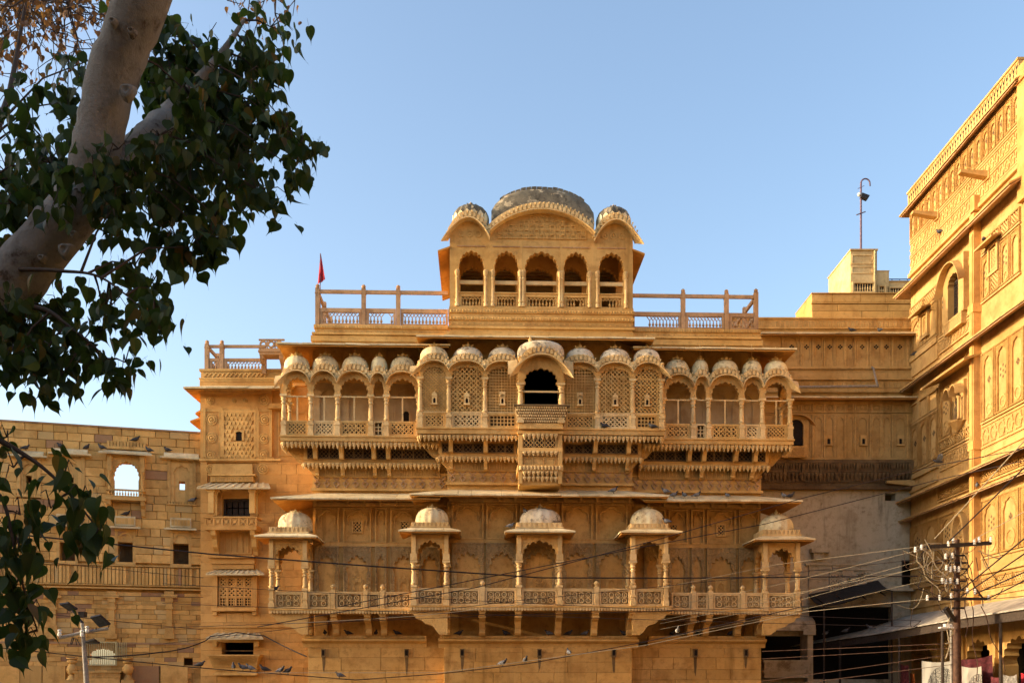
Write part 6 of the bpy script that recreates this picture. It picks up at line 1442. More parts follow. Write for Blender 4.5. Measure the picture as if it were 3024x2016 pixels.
# pilaster
rpiece('pilaster', lambda K: (K.box(uP-0.16, uP+0.16, -0.26, 0.0, 3.6, 17.5), K.box(uP-0.1, uP+0.1, -0.29, -0.26, 5.6, 16.8), K.box(uP-0.2, uP+0.2, -0.3, 0.0, 14.1, 14.4), K.box(uP-0.2, uP+0.2, -0.3, 0.0, 9.4, 9.7), K.box(uP-0.17, uP+0.17, -0.24, 0.0, 17.6, 18.1), K.box(uP-0.13, uP+0.13, -0.2, 0.0, 3.3, 3.6)), HAV, 'orange')
# storey A
uB1 = ru(2773)
arch_row(E0+0.02, uB1, 2, 15.95, 16.4, ['lattice']); arch_row(E0+0.02, uB1, 2, 14.55, 15.85, ['archstar','arch'])
arch_row(uB1+0.05, ru(2806), 1, 14.35, 16.3, ['archstar']); arch_row(ru(2857), uP-0.2, 1, 14.35, 16.3, ['archstar'])
flower_band(uB1+0.05, uP-0.2, 13.75, 14.15, d=-0.02, step=0.26)
rpiece('string_course', lambda K: (K.box(E0-0.03, uB1, -0.12, 0.0, 14.2, 14.4), K.box(E0, uB1, -0.06, 0.0, 13.6, 14.19)), HAV)
arch_row(uP+0.25, E1, 4, 16.0, 16.45, ['lattice']); arch_row(uP+0.25, E1, 4, 14.4, 15.85, ['archstar','lattice','archstar','arch'])
for px, z in ((2735, 15.75), (2940, 16.0)):                # little hooded niches
    u = ru(px); P = rpiece('hooded_niche', lambda K: (frame_rect(K, u-0.35, u+0.35, z-1.0, z, 0.1, -0.12, 0.0), frame_rect(K, u-0.2, u+0.2, z-0.85, z-0.15, 0.06, -0.08, 0.0)), HAV)
    K = MB(); slab_quad(K, (u-0.62, -0.45, z+0.02), (u+0.62, -0.45, z+0.02), (u+0.55, 0.0, z+0.16), (u-0.55, 0.0, z+0.16), 0.06); K.obj('hood', P, 'golden')
    K = MB(); rosettes(K, u-0.14, u+0.14, z-0.8, z-0.2, -0.01, 0.05, 2, 4); K.obj('niche_relief', P, 'golden')
# arched window with curved hood
u0, u1, z0, z1 = wins[0]; c = (u0+u1)/2
K = MB(); arch_plate(K, u0-0.35, u1+0.35, z0-0.05, z1+0.45, cusp(c, (u1-u0)/2-0.02, z1-0.45, z1+0.02, 7, a=0.08), -0.22, 0.0); AWN = K.obj('arched_window', HAV, 'golden')
K = MB(); curved_eave(K, hump(u0-0.42, u1+0.42, z1-0.55, z1+0.32, 18), -0.18, -0.48, 0.06, 0.04, 0.1, 0.1); K.obj('curved_hood', AWN, 'golden', True, angle=50)
K = MB(); K.box(u0-0.1, u1+0.1, 0.51, 0.6, z0-0.1, z1+0.1); K.obj('window_dark', AWN, 'dark')
for s_ in (0, 1):
    a = u0+(u1-u0)*0.5*s_; K = MB(); frame_rect(K, a+0.01, a+(u1-u0)/2-0.01, z0+0.01, z1-0.15, 0.06, 0.0, 0.06)
    for k in range(12): zz = z0+0.12+k*0.105; K.hexa([(a+0.07,0.01,zz),(a+(u1-u0)/2-0.07,0.01,zz),(a+(u1-u0)/2-0.07,0.05,zz+0.05),(a+0.07,0.05,zz+0.05),(a+0.07,0.01,zz+0.015),(a+(u1-u0)/2-0.07,0.01,zz+0.015),(a+(u1-u0)/2-0.07,0.05,zz+0.065),(a+0.07,0.05,zz+0.065)])
    K.obj('shutter', AWN, 'wood')
K = MB(); jali(K, u0-0.2, u1+0.2, z0-0.42, z0-0.08, -0.24, -0.20, 0.12, 0.04); frame_rect(K, u0-0.25, u1+0.25, z0-0.47, z0-0.04, 0.05, -0.25, 0.0); K.obj('sill_panel', AWN, 'golden')
eave(HAV, E0-0.4, UE, 0.0, 0.55, zE2-0.1, 0.45, 13, left=0.6, rnd=rnd, mat='golden', t=0.06, soffit='rail')
K = MB(); slab_quad(K, (ru(2768), -0.65, 12.5), (uP+0.3, -0.65, 12.5), (uP+0.2, 0.0, 12.72), (ru(2775), 0.0, 12.72), 0.08); K.obj('bay_eave', HAV, 'golden')
# storey B
arch_row(uB1+0.1, uP-0.2, 3, 12.78, 13.05, ['lattice'])
arch_row(E0+0.02, uB1-0.02, 3, 11.75, 12.5, ['plain']); arch_row(E0+0.02, uB1-0.02, 3, 9.85, 11.65, ['archdots'])
arch_row(uB1+0.1, ru(2812), 1, 10.5, 12.3, ['archstar']); arch_row(ru(2862), uP-0.2, 1, 10.5, 12.3, ['archstar']); arch_row(uB1+0.1, uP-0.2, 4, 10.05, 10.42, ['lattice'])
flower_band(uB1+0.1, uP-0.2, 9.35, 9.85, step=0.28)
arch_row(uP+0.25, E1+1.2, 4, 10.3, 12.6, ['archdots','archstar','archdots','arch']); flower_band(uP+0.25, E1+1.2, 9.45, 10.1, step=0.5)
rpiece('string_course', lambda K: (K.box(E0-0.03, uB1, -0.10, 0.0, 9.5, 9.7), K.box(E0-0.02, uB1, -0.06, 0.0, 9.0, 9.2), K.box(uP+0.25, UE, -0.05, 0.0, 9.1, 9.3)), HAV)
c = ru(2838); P = rpiece('statue_niche', lambda K: (arch_plate(K, c-0.45, c+0.45, 10.7, 12.15, cusp(c, 0.22, 11.5, 11.8, 5), -0.12, 0.0), K.lathe(c, -0.1, [(0.05,0),(0.2,0.15),(0.34,0.3),(0.36,0.36)], 12, z0=10.4)), HAV)
K = MB(); K.box(c-0.22, c+0.22, -0.02, -0.006, 10.72, 11.8); K.obj('niche_dark', P, 'soot_shade')
for k in (-1, 1): K = MB(); curved_eave(K, hump(c+k*0.26-0.26, c+k*0.26+0.26, 11.6, 11.95, 10), -0.12, -0.45, 0.05, 0.05); K.obj('curved_hood', P, 'golden', True, angle=50)
for k in (-1, 1): K = MB(); K.lathe(c+k*0.36, -0.25, [(0.07,0),(0.05,0.1),(0.05,0.7),(0.09,0.8)], 8, z0=10.76); K.obj('column', P, 'golden', True, angle=40)
K = MB(); K.lathe(c, -0.14, [(0.12,0),(0.14,0.1),(0.09,0.3),(0.10,0.45),(0.05,0.55),(0.075,0.63),(0.07,0.7),(0.02,0.76)], 10, z0=10.77); K.obj('statue', P, 'soot_shade', True)
u = E0+0.3; z = 9.35; K = MB(); K.hexa([(u-0.1,-1.1,z),(u+0.1,-1.1,z),(u+0.12,0,z-0.12),(u-0.12,0,z-0.12),(u-0.1,-1.1,z+0.1),(u+0.1,-1.1,z+0.1),(u+0.12,0,z+0.12),(u-0.12,0,z+0.12)]); K.obj('stone_spout', HAV, 'golden')
eave(HAV, E0-0.4, UE, 0.0, 0.6, zE3-0.05, 0.42, 13, left=0.6, rnd=rnd, mat='golden', t=0.06, soffit='rail'); eave(HAV, E0-0.2, UE, 0.0, 0.5, zE4-0.05, 0.36, 13, left=0.5, rnd=rnd, mat='golden', t=0.05, soffit='rail')
arch_row(uB1, uP-0.2, 3, 8.25, 8.55, ['lattice']); arch_row(uP+0.25, UE-0.5, 6, 8.25, 8.6, ['lattice'])
# storey C
arch_row(E0+0.02, uB1-0.02, 2, 6.0, 7.6, ['archstar','arch']); arch_row(uB1+0.1, ru(2822), 1, 6.0, 7.6, ['archstar']); arch_row(ru(2865), uP-0.2, 1, 6.0, 7.6, ['archstar'])
c = ru(2843); P = rpiece('blind_arch', lambda K: (K.ext(smooth_arch(c, 0.5, 6.7, 7.5)+smooth_arch(c, 0.38, 6.7, 7.35)[::-1], -0.22, 0.0), K.box(c-0.5, c-0.38, -0.2, 0, 6.0, 6.7), K.box(c+0.38, c+0.5, -0.2, 0, 6.0, 6.7)), HAV)
K = MB(); rosettes(K, c-0.3, c+0.3, 6.1, 7.1, -0.004, 0.05, 2, 4); K.obj('niche_relief', P, 'golden')
arch_row(uP+0.25, UE-0.5, 6, 5.7, 7.6, ['archstar','archdots','arch'])
flower_band(E0, uP-0.2, 5.35, 5.65, step=0.3)
rpiece('string_course', lambda K: (K.box(E0-0.02, UE, -0.12, 0.0, 5.1, 5.25), K.box(E0, UE, -0.06, 0.0, 4.35, 4.5)), HAV)
arch_row(uP+0.2, UE-0.5, 7, 4.58, 5.0, ['lattice']); arch_row(uB1, uP-0.2, 4, 4.58, 5.0, ['lattice'])
# near corner pier rising past the upper storeys
rpiece('corner_pier', lambda K: (K.box(E1+0.02, E1+0.7, -0.16, 0.4, 16.5, zTop-0.35), K.box(E1+0.0, E1+0.8, -0.22, 0.4, zTop-0.9, zTop-0.8)), HAV, 'orange')
# ---- street arcade under the house and its tin canopy
ARC = [(E0+0.1, E0+2.0), (ru(2790), ru(2843)), (ru(2850), ru(2925)), (ru(2958), ru(3060)), (ru(3070), UE-1.0)]
xs_ = [E0]+[(a[1]+b[0])/2 for a, b in zip(ARC, ARC[1:])]+[UE]
for (a, b), e0, e1 in zip(ARC, xs_, xs_[1:]):
    K = MB(); arch_plate(K, e0, e1, 0, 3.1, cusp((a+b)/2, (b-a)/2, 2.0, 2.95, 9, a=0.10), 0.02, 0.5); K.obj('arcade_arch', HAV, 'golden')
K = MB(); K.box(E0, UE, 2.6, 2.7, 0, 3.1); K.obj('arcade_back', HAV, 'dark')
K = MB()
for x in xs_[1:-1]: K.box(x-0.12, x+0.12, -0.1, 0.02, 0, 2.05); K.box(x-0.17, x+0.17, -0.14, 0.02, 2.051, 2.25); K.box(x-0.1, x+0.1, -0.08, 0.02, 2.26, 3.4)
K.obj('arcade_pier', HAV, 'golden', kind='stuff')
CAN = thing('street_canopy', 'long pale sloping canopy of weathered sheets over the street arcade', 'canopy', R)
cuts = [(-2.6, -4.2), (-0.2, -3.0), (1.6, -2.1), (3.2, -1.95), (4.9, -1.85), (6.6, -1.85), (8.4, -1.85), (10.5, -1.85), (12.8, -1.85)]
zo = [2.95, 3.15, 3.30, 3.36, 3.42, 3.46, 3.5, 3.52, 3.54]
for k in range(len(cuts)-1):
    (a, da), (b, db_) = cuts[k], cuts[k+1]; K = MB()
    slab_quad(K, (a+0.01, da+rnd.uniform(-0.03, 0.03), zo[k]), (b-0.01, db_+rnd.uniform(-0.03, 0.03), zo[k+1]), (b-0.01, -0.16 if a > -1 else -1.5, 4.1 if a > -1 else 3.6), (a+0.01, -0.16 if a > -1 else -1.5, 4.1 if a > -1 else 3.5), 0.04); K.obj('canopy_sheet', CAN, 'tin')
for k in range(1, len(cuts)-1): K = MB(); a, da = cuts[k]; K.tube([(a, da+0.1, zo[k]-0.09), (a, -0.12, zo[k]-0.05+0.5)], 0.04, 6); K.obj('rafter', CAN, 'wood')
for k in range(1, len(cuts)-1, 2): K = MB(); a, da = cuts[k]; K.tube([(a+0.1, da+0.12, 0.0), (a+0.1, da+0.12, zo[k]-0.06)], 0.05, 8); K.obj('post', CAN, 'wood')
for k in range(len(cuts)-1): K = MB(); (a, da), (b, db_) = cuts[k], cuts[k+1]; slab_quad(K, (a, da+0.08, zo[k]-0.05), (b, db_+0.08, zo[k+1]-0.05), (b, db_+0.16, zo[k+1]-0.05), (a, da+0.16, zo[k]-0.05), 0.26); K.obj('fascia_beam', CAN, 'wood')

# ================================================================ neighbour house out of frame, the one that keeps the court and tree in shade
NB = Frame(0, 19.0, 90.0, X=-15.5)
NBH = thing('unseen_neighbour_house', 'unseen plain sandstone house beside the tree, keeping the court and tree in shade', 'house', NB)
K = MB(); K.box(-30, 0.0, 0, 6, 0, 11.0); K.box(-30.1, 0.1, -0.2, 6.1, 11.0, 11.3); K.obj('wall', NBH, 'sand')  # wall of the unseen neighbour house, out of frame
CRT = thing('unseen_court_house', 'unseen plain sandstone house front added opposite the palace to block low sky', 'house', loc=(-4, -7, 0))  # out of view, added to cut low sky light on the palace front
K = MB(); K.box(-34, 30, -8, 0, 0, 15.0); K.box(-34.2, 30.2, -8.2, 0.25, 15.0, 15.3); K.obj('wall', CRT, 'sand')  # wall of the added unseen house
ROW = thing('unseen_street_row', 'unseen plain golden stone house row added past the carved mansion for warm bounce light', 'house', loc=(XR, 0, 0))  # out of view, added to bounce warm sunlight into the court
K = MB(); K.box(0.3, 8, -14, 24.8, 0, 13.5); K.box(0.1, 8, -14, 24.8, 13.5, 13.8); K.obj('wall', ROW, 'golden')  # wall of the added unseen row
# ================================================================ peepal tree
def leaf_mat(name, col, trans):
    m, nt, b = base_mat(name)
    oi = nd(nt, 'ObjectInfo'); geo = nd(nt, 'NewGeometry')
    r = mth(nt, 'FRACT', mth(nt, 'ADD', oi.outputs['Random'], geo.outputs['Random Per Island']))
    c = mixc(nt, r, tuple(x*0.6 for x in col), tuple(x*1.5 for x in col))
    c = mixc(nt, mth(nt, 'GREATER_THAN', r, 0.955), c, (0.12, 0.075, 0.012))
    nt.links.new(c, b.inputs['Base Color']); b.inputs['Roughness'].default_value = 0.5; b.inputs['Specular IOR Level'].default_value = 0.22
    tr = nd(nt, 'BsdfTranslucent'); nt.links.new(mixc(nt, 0.5, c, (trans[0], trans[1], trans[2])), tr.inputs[0])
    mx = nd(nt, 'MixShader'); mx.inputs[0].default_value = 0.34; out = nt.nodes['Material Output']
    nt.links.new(b.outputs[0], mx.inputs[1]); nt.links.new(tr.outputs[0], mx.inputs[2]); nt.links.new(mx.outputs[0], out.inputs[0])
    return m
MAT['leaf'] = leaf_mat('peepal_leaf', (0.028, 0.052, 0.013), (0.10, 0.18, 0.02))
MAT['dryleaf'] = leaf_mat('dry_leaf', (0.15, 0.075, 0.025), (0.35, 0.18, 0.05))
MAT['bark'] = stone('pale_bark', (0.185, 0.18, 0.16), dark=(0.06, 0.042, 0.03), pale=(0.27, 0.262, 0.235), tint=0.02, stain=0.6, patch=0.16, patchcol=(0.07, 0.055, 0.042), bump=1.0, streak=0.5, patchscale=5.0)
MAT['twig'] = plain('dark_twig', (0.06, 0.042, 0.03), 0.85)
HALF = [(0.0,0.0),(0.10,-0.045),(0.24,-0.05),(0.36,0.02),(0.44,0.14),(0.46,0.28),(0.42,0.44),(0.33,0.60),(0.21,0.74),(0.10,0.87),(0.035,1.0),(0.014,1.16),(0.0,1.32)]
def leaf_geo(B, M4, fold=0.28, bend=0.12, pet=0.55):
    n = len(HALF); vs = []
    for s_ in (-1, 1):
        for x, y in HALF: vs.append((s_*x, fold*x*0.7 - bend*y*y, -y))
    for y in (0.0, 0.3, 0.62, 0.95): vs.append((0.0, -bend*y*y-0.004, -y))
    fs = []
    mid = [2*n, 2*n+1, 2*n+2, 2*n+3]
    for s_ in (0, 1):
        o = s_*n
        fs += [(o+0,o+1,o+2,o+3,mid[0]), (mid[0],o+3,o+4,o+5,mid[1]), (mid[1],o+5,o+6,o+7,mid[2]), (mid[2],o+7,o+8,o+9,mid[3]), (mid[3],o+9,o+10,o+11,o+12)]
    if pet:
        k = len(vs); vs += [(-0.012,0,0.0),(0.012,0,0.0),(0.010,0.10*pet,pet),(-0.010,0.10*pet,pet)]; fs.append((k,k+1,k+2,k+3))
    B.add([tuple(M4 @ Vector(v)) for v in vs], fs)
LM = []
for k in range(5):
    B = MB(); leaf_geo(B, Matrix.Identity(4), 0.15+0.12*k, 0.05+0.08*k); LM.append(B.mesh('leaf', 'leaf', True, 80))
rnd = random.Random(42)
TREE = thing('peepal_tree', 'big peepal tree with pale leaning trunk and dark hanging heart-shaped leaves', 'tree', loc=(-5.6, 8.4, 0))
TL = Vector((-5.6, 8.4, 0))
def limb(name, pts, mat='bark', n=14, k=6):
    P = [W(px, py, Y) for px, py, Y, r in pts]; Rr = [r for *_, r in pts]; out, rr = [], []
    for i in range(len(P)-1):
        p0, p1, p2, p3 = P[max(i-1,0)], P[i], P[i+1], P[min(i+2,len(P)-1)]
        for j in range(k):
            t = j/k; q = 0.5*((2*p1)+(p2-p0)*t+(2*p0-5*p1+4*p2-p3)*t*t+(3*p1-p0-3*p2+p3)*t**3)
            out.append(q+Vector((rnd.uniform(-1,1), rnd.uniform(-1,1), rnd.uniform(-1,1)))*Rr[i]*0.05); rr.append((Rr[i]+(Rr[i+1]-Rr[i])*t)*rnd.uniform(0.97, 1.04))
    out.append(P[-1]); rr.append(Rr[-1]); B = MB(); B.tube([tuple(q-TL) for q in out], rr, n); B.obj(name, TREE, mat, True, angle=80)
    return out
base = W(-440, 2000, 8.4)
trunk = limb('trunk', [(-560, 2560, 8.5, 0.50), (-480, 2100, 8.45, 0.40), (-330, 1500, 8.4, 0.33), (-140, 1080, 8.35, 0.26), (60, 810, 8.3, 0.225), (220, 620, 8.25, 0.21), (310, 470, 8.2, 0.20)])
fork1 = limb('branch', [(255, 590, 8.22, 0.18), (290, 420, 8.15, 0.19), (335, 220, 8.05, 0.195), (420, 0, 7.9, 0.20), (500, -260, 7.7, 0.15), (560, -520, 7.5, 0.12)])
fork2 = limb('branch', [(250, 600, 8.25, 0.16), (370, 480, 8.4, 0.14), (470, 370, 8.7, 0.11), (560, 270, 9.0, 0.06), (660, 150, 9.1, 0.03), (720, 60, 9.2, 0.015)])
b3 = limb('branch', [(-60, 960, 8.3, 0.05), (20, 920, 7.9, 0.03), (120, 910, 7.7, 0.02), (200, 960, 7.6, 0.012), (320, 1060, 7.5, 0.006)], 'twig', 8)
b4 = limb('branch', [(-200, 1150, 8.3, 0.10), (-120, 1250, 7.7, 0.05), (0, 1300, 7.4, 0.022), (150, 1400, 7.3, 0.012), (290, 1560, 7.2, 0.006)], 'twig', 8)
b5 = limb('branch', [(-120, 1250, 7.7, 0.045), (-60, 1420, 7.4, 0.025), (10, 1480, 7.2, 0.014), (60, 1700, 7.1, 0.009), (110, 1860, 7.0, 0.005)], 'twig', 8)
b6 = limb('branch', [(-140, 700, 8.9, 0.07), (-60, 500, 9.4, 0.045), (20, 300, 10.0, 0.03), (60, 100, 10.6, 0.02), (90, -80, 11, 0.012)], 'twig', 8)
b7 = limb('branch', [(60, 795, 8.1, 0.020), (180, 800, 7.8, 0.013), (300, 820, 7.6, 0.009), (430, 920, 7.5, 0.004)], 'twig', 6)
for i, (px, py, Y) in enumerate(((372, 265, 7.88), (345, 165, 7.86), (385, 90, 7.72), (300, 330, 7.98), (190, 735, 8.06), (215, 690, 8.06), (120, 760, 8.09), (330, 60, 7.73))):
    c = W(px, py, Y)-TL; K = MB(); r = 0.030 if i in (0, 4) else 0.016
    K.T = lambda x, y, z, c=c: (c.x+x, c.y-z, c.z+y)
    K.lathe(0, 0, [(r*2.4, -0.05), (r*1.7, 0.002), (r*1.1, 0.010), (r*0.75, 0.003), (r*0.2, -0.006)], 12, lambda a, z: 1+0.15*sin(3*a)); K.obj('knot', TREE, 'bark', True)
ALL = trunk+fork1+fork2+b3+b4+b5+b6+b7
leaves = []                               # (position, size)
twigs = MB()
def near_limb(p): return min(ALL, key=lambda q: (q-p).length)
def cluster(px, py, rpx, Y, n, size=0.13, rx=1.0, hang=True):
    c = W(px, py, Y); s_ = Y/FPX; r = rpx*s_
    a = near_limb(c); mid = (a+c)/2+Vector((0, 0, 0.12*(c-a).length))
    twigs.tube([tuple(a-TL), tuple(mid-TL), tuple(c-TL)], [0.012, 0.008, 0.005], 4)
    m = max(2, n//7)
    for k in range(m):
        v = Vector((rnd.gauss(0, 0.5)*rx, rnd.gauss(0, 0.55), rnd.gauss(0, 0.45)))
        e = c+v*r; e2 = c+(e-c)*0.5+Vector((0, 0, 0.08))
        twigs.tube([tuple(c-TL), tuple(e2-TL), tuple(e-TL)], [0.0055, 0.0045, 0.003], 4)
        for i in range(max(1, n//m)):
            t = rnd.uniform(0.2, 1.05); q = (c.lerp(e, t))+Vector((rnd.gauss(0, 0.09), rnd.gauss(0, 0.12), rnd.gauss(-0.04, 0.08)))
            leaves.append((q, size*rnd.uniform(0.6, 1.15)))
# dense shadowed masses, then the hanging outer edge
for px, py, r, Y, n in [(40,600,130,8.9,60),(150,480,150,8.9,60),(20,760,90,8.9,30),(150,640,120,9.0,34),(360,570,90,7.95,20),(70,980,130,8.0,60),(180,930,110,8.4,34),(40,1060,90,7.6,34),
    (480,90,150,9.2,60),(600,180,150,9.3,70),(520,300,150,9.2,70),(680,280,130,9.2,64),(620,420,140,9.1,70),(480,480,120,9.0,56),(740,160,110,9.3,48),(760,340,110,9.2,50),(560,560,110,8.8,50),(420,600,100,8.7,36),(690,520,110,8.9,50),
    (800,80,60,9.3,22),(780,230,60,9.2,22),(840,360,70,9.1,30),(890,420,50,9.0,18),(870,500,50,8.9,18),(760,560,80,8.7,30),(640,640,90,8.5,34),(520,700,90,8.3,34),(560,730,60,8.2,18),(620,700,60,8.3,18),
    (400,780,70,8.0,22),(440,850,60,7.7,20),(330,900,50,7.7,14),(460,920,50,7.5,14),(440,960,45,7.5,12),(300,900,40,7.8,8),
    (230,1020,90,7.7,36),(120,1060,90,7.6,34),(300,1080,60,7.5,20),(370,1070,40,7.5,12),(180,1110,50,7.5,12),(40,960,100,7.9,30),(310,920,40,7.7,8),
    (20,1290,50,7.4,12),(40,1380,60,7.3,10),(190,1400,50,7.3,9),(240,1470,50,7.25,14),(150,1500,60,7.25,12),(60,1520,70,7.2,16),(240,1570,50,7.2,16),(40,1620,70,7.15,18),(270,1610,35,7.2,8),
    (50,1720,60,7.1,18),(90,1800,50,7.05,14),(70,1880,45,7.0,12),(15,1830,50,7.1,10),(20,1560,60,7.2,12),
    (200,560,90,7.85,26),(290,520,80,7.8,20),(330,620,90,7.75,26),(280,520,70,7.85,20),(350,440,70,8.0,16),(400,520,70,8.0,18),(470,400,80,8.1,30),(560,280,80,8.3,34),(560,230,120,9.6,70),(640,330,120,9.7,70),(540,430,120,9.5,60),(440,200,90,9.6,40),(700,420,100,9.5,50),(30,520,120,9.6,50),(120,560,120,9.5,50),(260,180,90,9.4,22),(200,300,110,9.4,30),(100,380,120,9.4,40),(250,420,80,8.6,14),(30,300,80,9.6,16),(0,880,60,7.8,12)]:
    cluster(px, py, r, Y, int(n*(1.5 if py < 1200 else 1.0)), 0.118 if Y < 8.2 else 0.13)
# bigger near leaves round the lower hanging sprays
big = [((W(px, py, 7.0)), 0.165) for px, py in ((40,1330),(110,1420),(190,1390),(95,1480),(160,1450),(230,1500),(70,1560),(120,1560),(170,1550),(215,1570),(260,1545),(265,1580),(20,1660),(60,1650),(100,1640),(40,1750),(75,1760),(110,1790),(60,1850),(95,1880),(55,1920),(20,1800),(10,1700),(285,1470),(300,1550),(290,1500))]
leaves += big
dry = []
for k in range(95):                                       # bare hanging twigs of the far crown, with dry leaves
    px = rnd.uniform(-80, 340) if k < 80 else rnd.uniform(700, 860); Y = rnd.uniform(10.5, 13); q = W(px, rnd.uniform(-160, -20), Y)
    n = rnd.randint(5, 10) if k < 80 else rnd.randint(3, 4); pts = [q]; v = Vector((rnd.gauss(0, 0.5), rnd.gauss(0, 0.3), -0.8))
    if px > 220 and k < 80: n = min(n, 6)
    for i in range(n):
        v = (v+Vector((rnd.gauss(0, 0.5), rnd.gauss(0, 0.3), rnd.gauss(-0.12, 0.3)))).normalized(); q = q+v*0.17; pts.append(q)
        if rnd.random() < 0.75: dry.append((q+Vector((rnd.gauss(0, 0.05), rnd.gauss(0, 0.05), -0.02)), 0.09*rnd.uniform(0.6, 1.15)))
        if rnd.random() < 0.5:
            e = q+Vector((rnd.gauss(0, 0.16), rnd.gauss(0, 0.1), rnd.gauss(-0.10, 0.10))); twigs.tube([tuple(q-TL), tuple(e-TL)], [0.006, 0.003], 4); dry.append((e, 0.08*rnd.uniform(0.6, 1.15)))
    twigs.tube([tuple(p-TL) for p in pts], [0.011-0.008*i/len(pts) for i in range(len(pts))], 4)
twigs.obj('twigs', TREE, 'twig', kind='stuff')
def leaf_matrix(p, s_):
    return Matrix.Translation(p-TL) @ Matrix.Rotation(rnd.uniform(0, 2*pi), 4, 'Z') @ Matrix.Rotation(rnd.gauss(0.25, 0.40), 4, 'X') @ Matrix.Rotation(rnd.gauss(0, 0.40), 4, 'Y') @ Matrix.Scale(s_, 4)
leaves.sort(key=lambda q: -q[1]/max(1, q[0].y))
rest = MB()
for i, (p, s_) in enumerate(leaves):
    Mx = leaf_matrix(p, s_)
    if i < 298:
        o = put('leaf', LM[i % 5], TREE); o.matrix_basis = Mx
    else: leaf_geo(rest, Mx, rnd.uniform(0.15, 0.6), rnd.uniform(0.05, 0.35))
rest.obj('leaves', TREE, 'leaf', True, kind='stuff', angle=80)
rest = MB()
for p, s_ in dry: leaf_geo(rest, leaf_matrix(p, s_), 0.5, 0.3, 0)
rest.obj('dry_leaves', TREE, 'dryleaf', True, kind='stuff', angle=80)

# ================================================================ poles
UPX, UPY = 2826, 29.0
up0 = W(UPX, 2000, UPY); up0.z = 0
POLE = thing('utility_pole', 'rusty steel utility pole with two crossarms, insulators and tangled wires before the arcade', 'utility pole', loc=up0)
pu = lambda px, py, dy=0.0: W(px, py, UPY)-up0+Vector((0, dy, 0))
K = MB(); K.tube([(0, 0, 0), (0, 0, 2.9)], 0.115, 12); K.tube([(0, 0, 2.9), (0, 0, pu(0, 1592).z)], [0.10, 0.075], 12); K.obj('shaft', POLE, 'rust', True)
for x0, y0, x1, y1, h in ((2731, 1616, 2921, 1604, 0.055), (2738, 1768, 2916, 1768, 0.04)):
    K = MB(); a, b = pu(x0, y0, -0.12), pu(x1, y1, -0.12); K.hexa([(a.x,a.y-0.05,a.z-h),(b.x,b.y-0.05,b.z-h),(b.x,b.y+0.05,b.z-h),(a.x,a.y+0.05,a.z-h),(a.x,a.y-0.05,a.z+h),(b.x,b.y-0.05,b.z+h),(b.x,b.y+0.05,b.z+h),(a.x,a.y+0.05,a.z+h)]); K.obj('crossarm', POLE, 'iron')
for py, w in ((1640, 26), (1662, 32), (1680, 34), (1716, 30), (1742, 22), (1795, 24)):
    K = MB(); a, b = pu(UPX-w, py, -0.1), pu(UPX+w*0.7, py, -0.1); K.tube([tuple(a), tuple(b)], 0.03, 6); K.obj('bracket_arm', POLE, 'iron')
def insul(p): K = MB(); K.lathe(p.x, p.y, [(0.02,-0.08),(0.05,-0.06),(0.03,-0.02),(0.055,0.0),(0.03,0.04),(0.045,0.06),(0.02,0.09)], 8, z0=p.z); K.obj('insulator', POLE, 'porcelain', True)
for px, py in ((2715,1618),(2697,1625),(2794,1607),(2808,1598),(2870,1602),(2884,1596),(2918,1595),(2806,1642),(2800,1682),(2812,1680),(2824,1682),(2788,1678),(2776,1716),(2786,1718),(2800,1716),(2820,1718),(2802,1760),(2768,1766),(2732,1766),(2872,1748),(2912,1766),(2850,1745),(2802,1852),(2786,1644)): insul(pu(px, py, -0.16))
K = MB(); a, b = pu(2780, 1800, -0.3), pu(2812, 1835, -0.1); K.hexa([(a.x-0.05,a.y-0.1,a.z),(b.x-0.05,b.y-0.1,b.z),(b.x-0.05,b.y+0.1,b.z),(a.x-0.05,a.y+0.1,a.z),(a.x+0.03,a.y-0.1,a.z+0.08),(b.x+0.03,b.y-0.1,b.z+0.08),(b.x+0.03,b.y+0.1,b.z+0.08),(a.x+0.03,a.y+0.1,a.z+0.08)]); K.obj('street_light', POLE, 'iron')
K = MB(); a = pu(2782, 1849, -0.2); K.box(a.x-0.16, a.x+0.22, a.y-0.1, a.y+0.1, a.z-0.06, a.z-0.02); K.box(a.x-0.02, a.x+0.1, a.y-0.08, a.y+0.08, a.z-0.02, a.z+0.07); K.obj('bulb_box', POLE, 'porcelain')
K = MB(); K.tube([tuple(pu(2814, 1840, 0.12)), tuple(pu(2816, 2016, 0.12))[:2]+(0,)], 0.04, 8); K.obj('conduit', POLE, 'concrete')
r5 = random.Random(9)
for k in range(34):                                      # looping loose wires
    x, y = r5.uniform(2712, 2905), r5.uniform(1610, 1770); x2, y2 = x+r5.uniform(-80, 80), y+r5.uniform(-30, 70); dy = r5.uniform(-0.3, 0.2)
    pts = []; sag = r5.uniform(0.1, 0.55); sw = r5.uniform(-0.3, 0.3)
    for i in range(11):
        t = i/10; p = pu(x, y, dy).lerp(pu(x2, y2, dy), t); p.z -= sag*sin(pi*t); p.x += sw*sin(pi*t); pts.append(tuple(p))
    K = MB(); K.tube(pts, r5.choice((0.008, 0.011, 0.014)), 5); K.obj('loose_wire', POLE, r5.choice(('palecable', 'blackcable', 'blackcable', 'rust')), True)
for k in range(7):                                       # coil
    K = MB(); q = pu(2748+r5.uniform(-10, 40), 1660+r5.uniform(-15, 30), -0.15); R_ = r5.uniform(0.25, 0.42)
    K.tube([(q.x+R_*cos(t*2*pi/18), q.y, q.z+R_*sin(t*2*pi/18)) for t in range(19)], 0.009, 5); K.obj('wire_coil', POLE, r5.choice(('palecable', 'blackcable')), True)
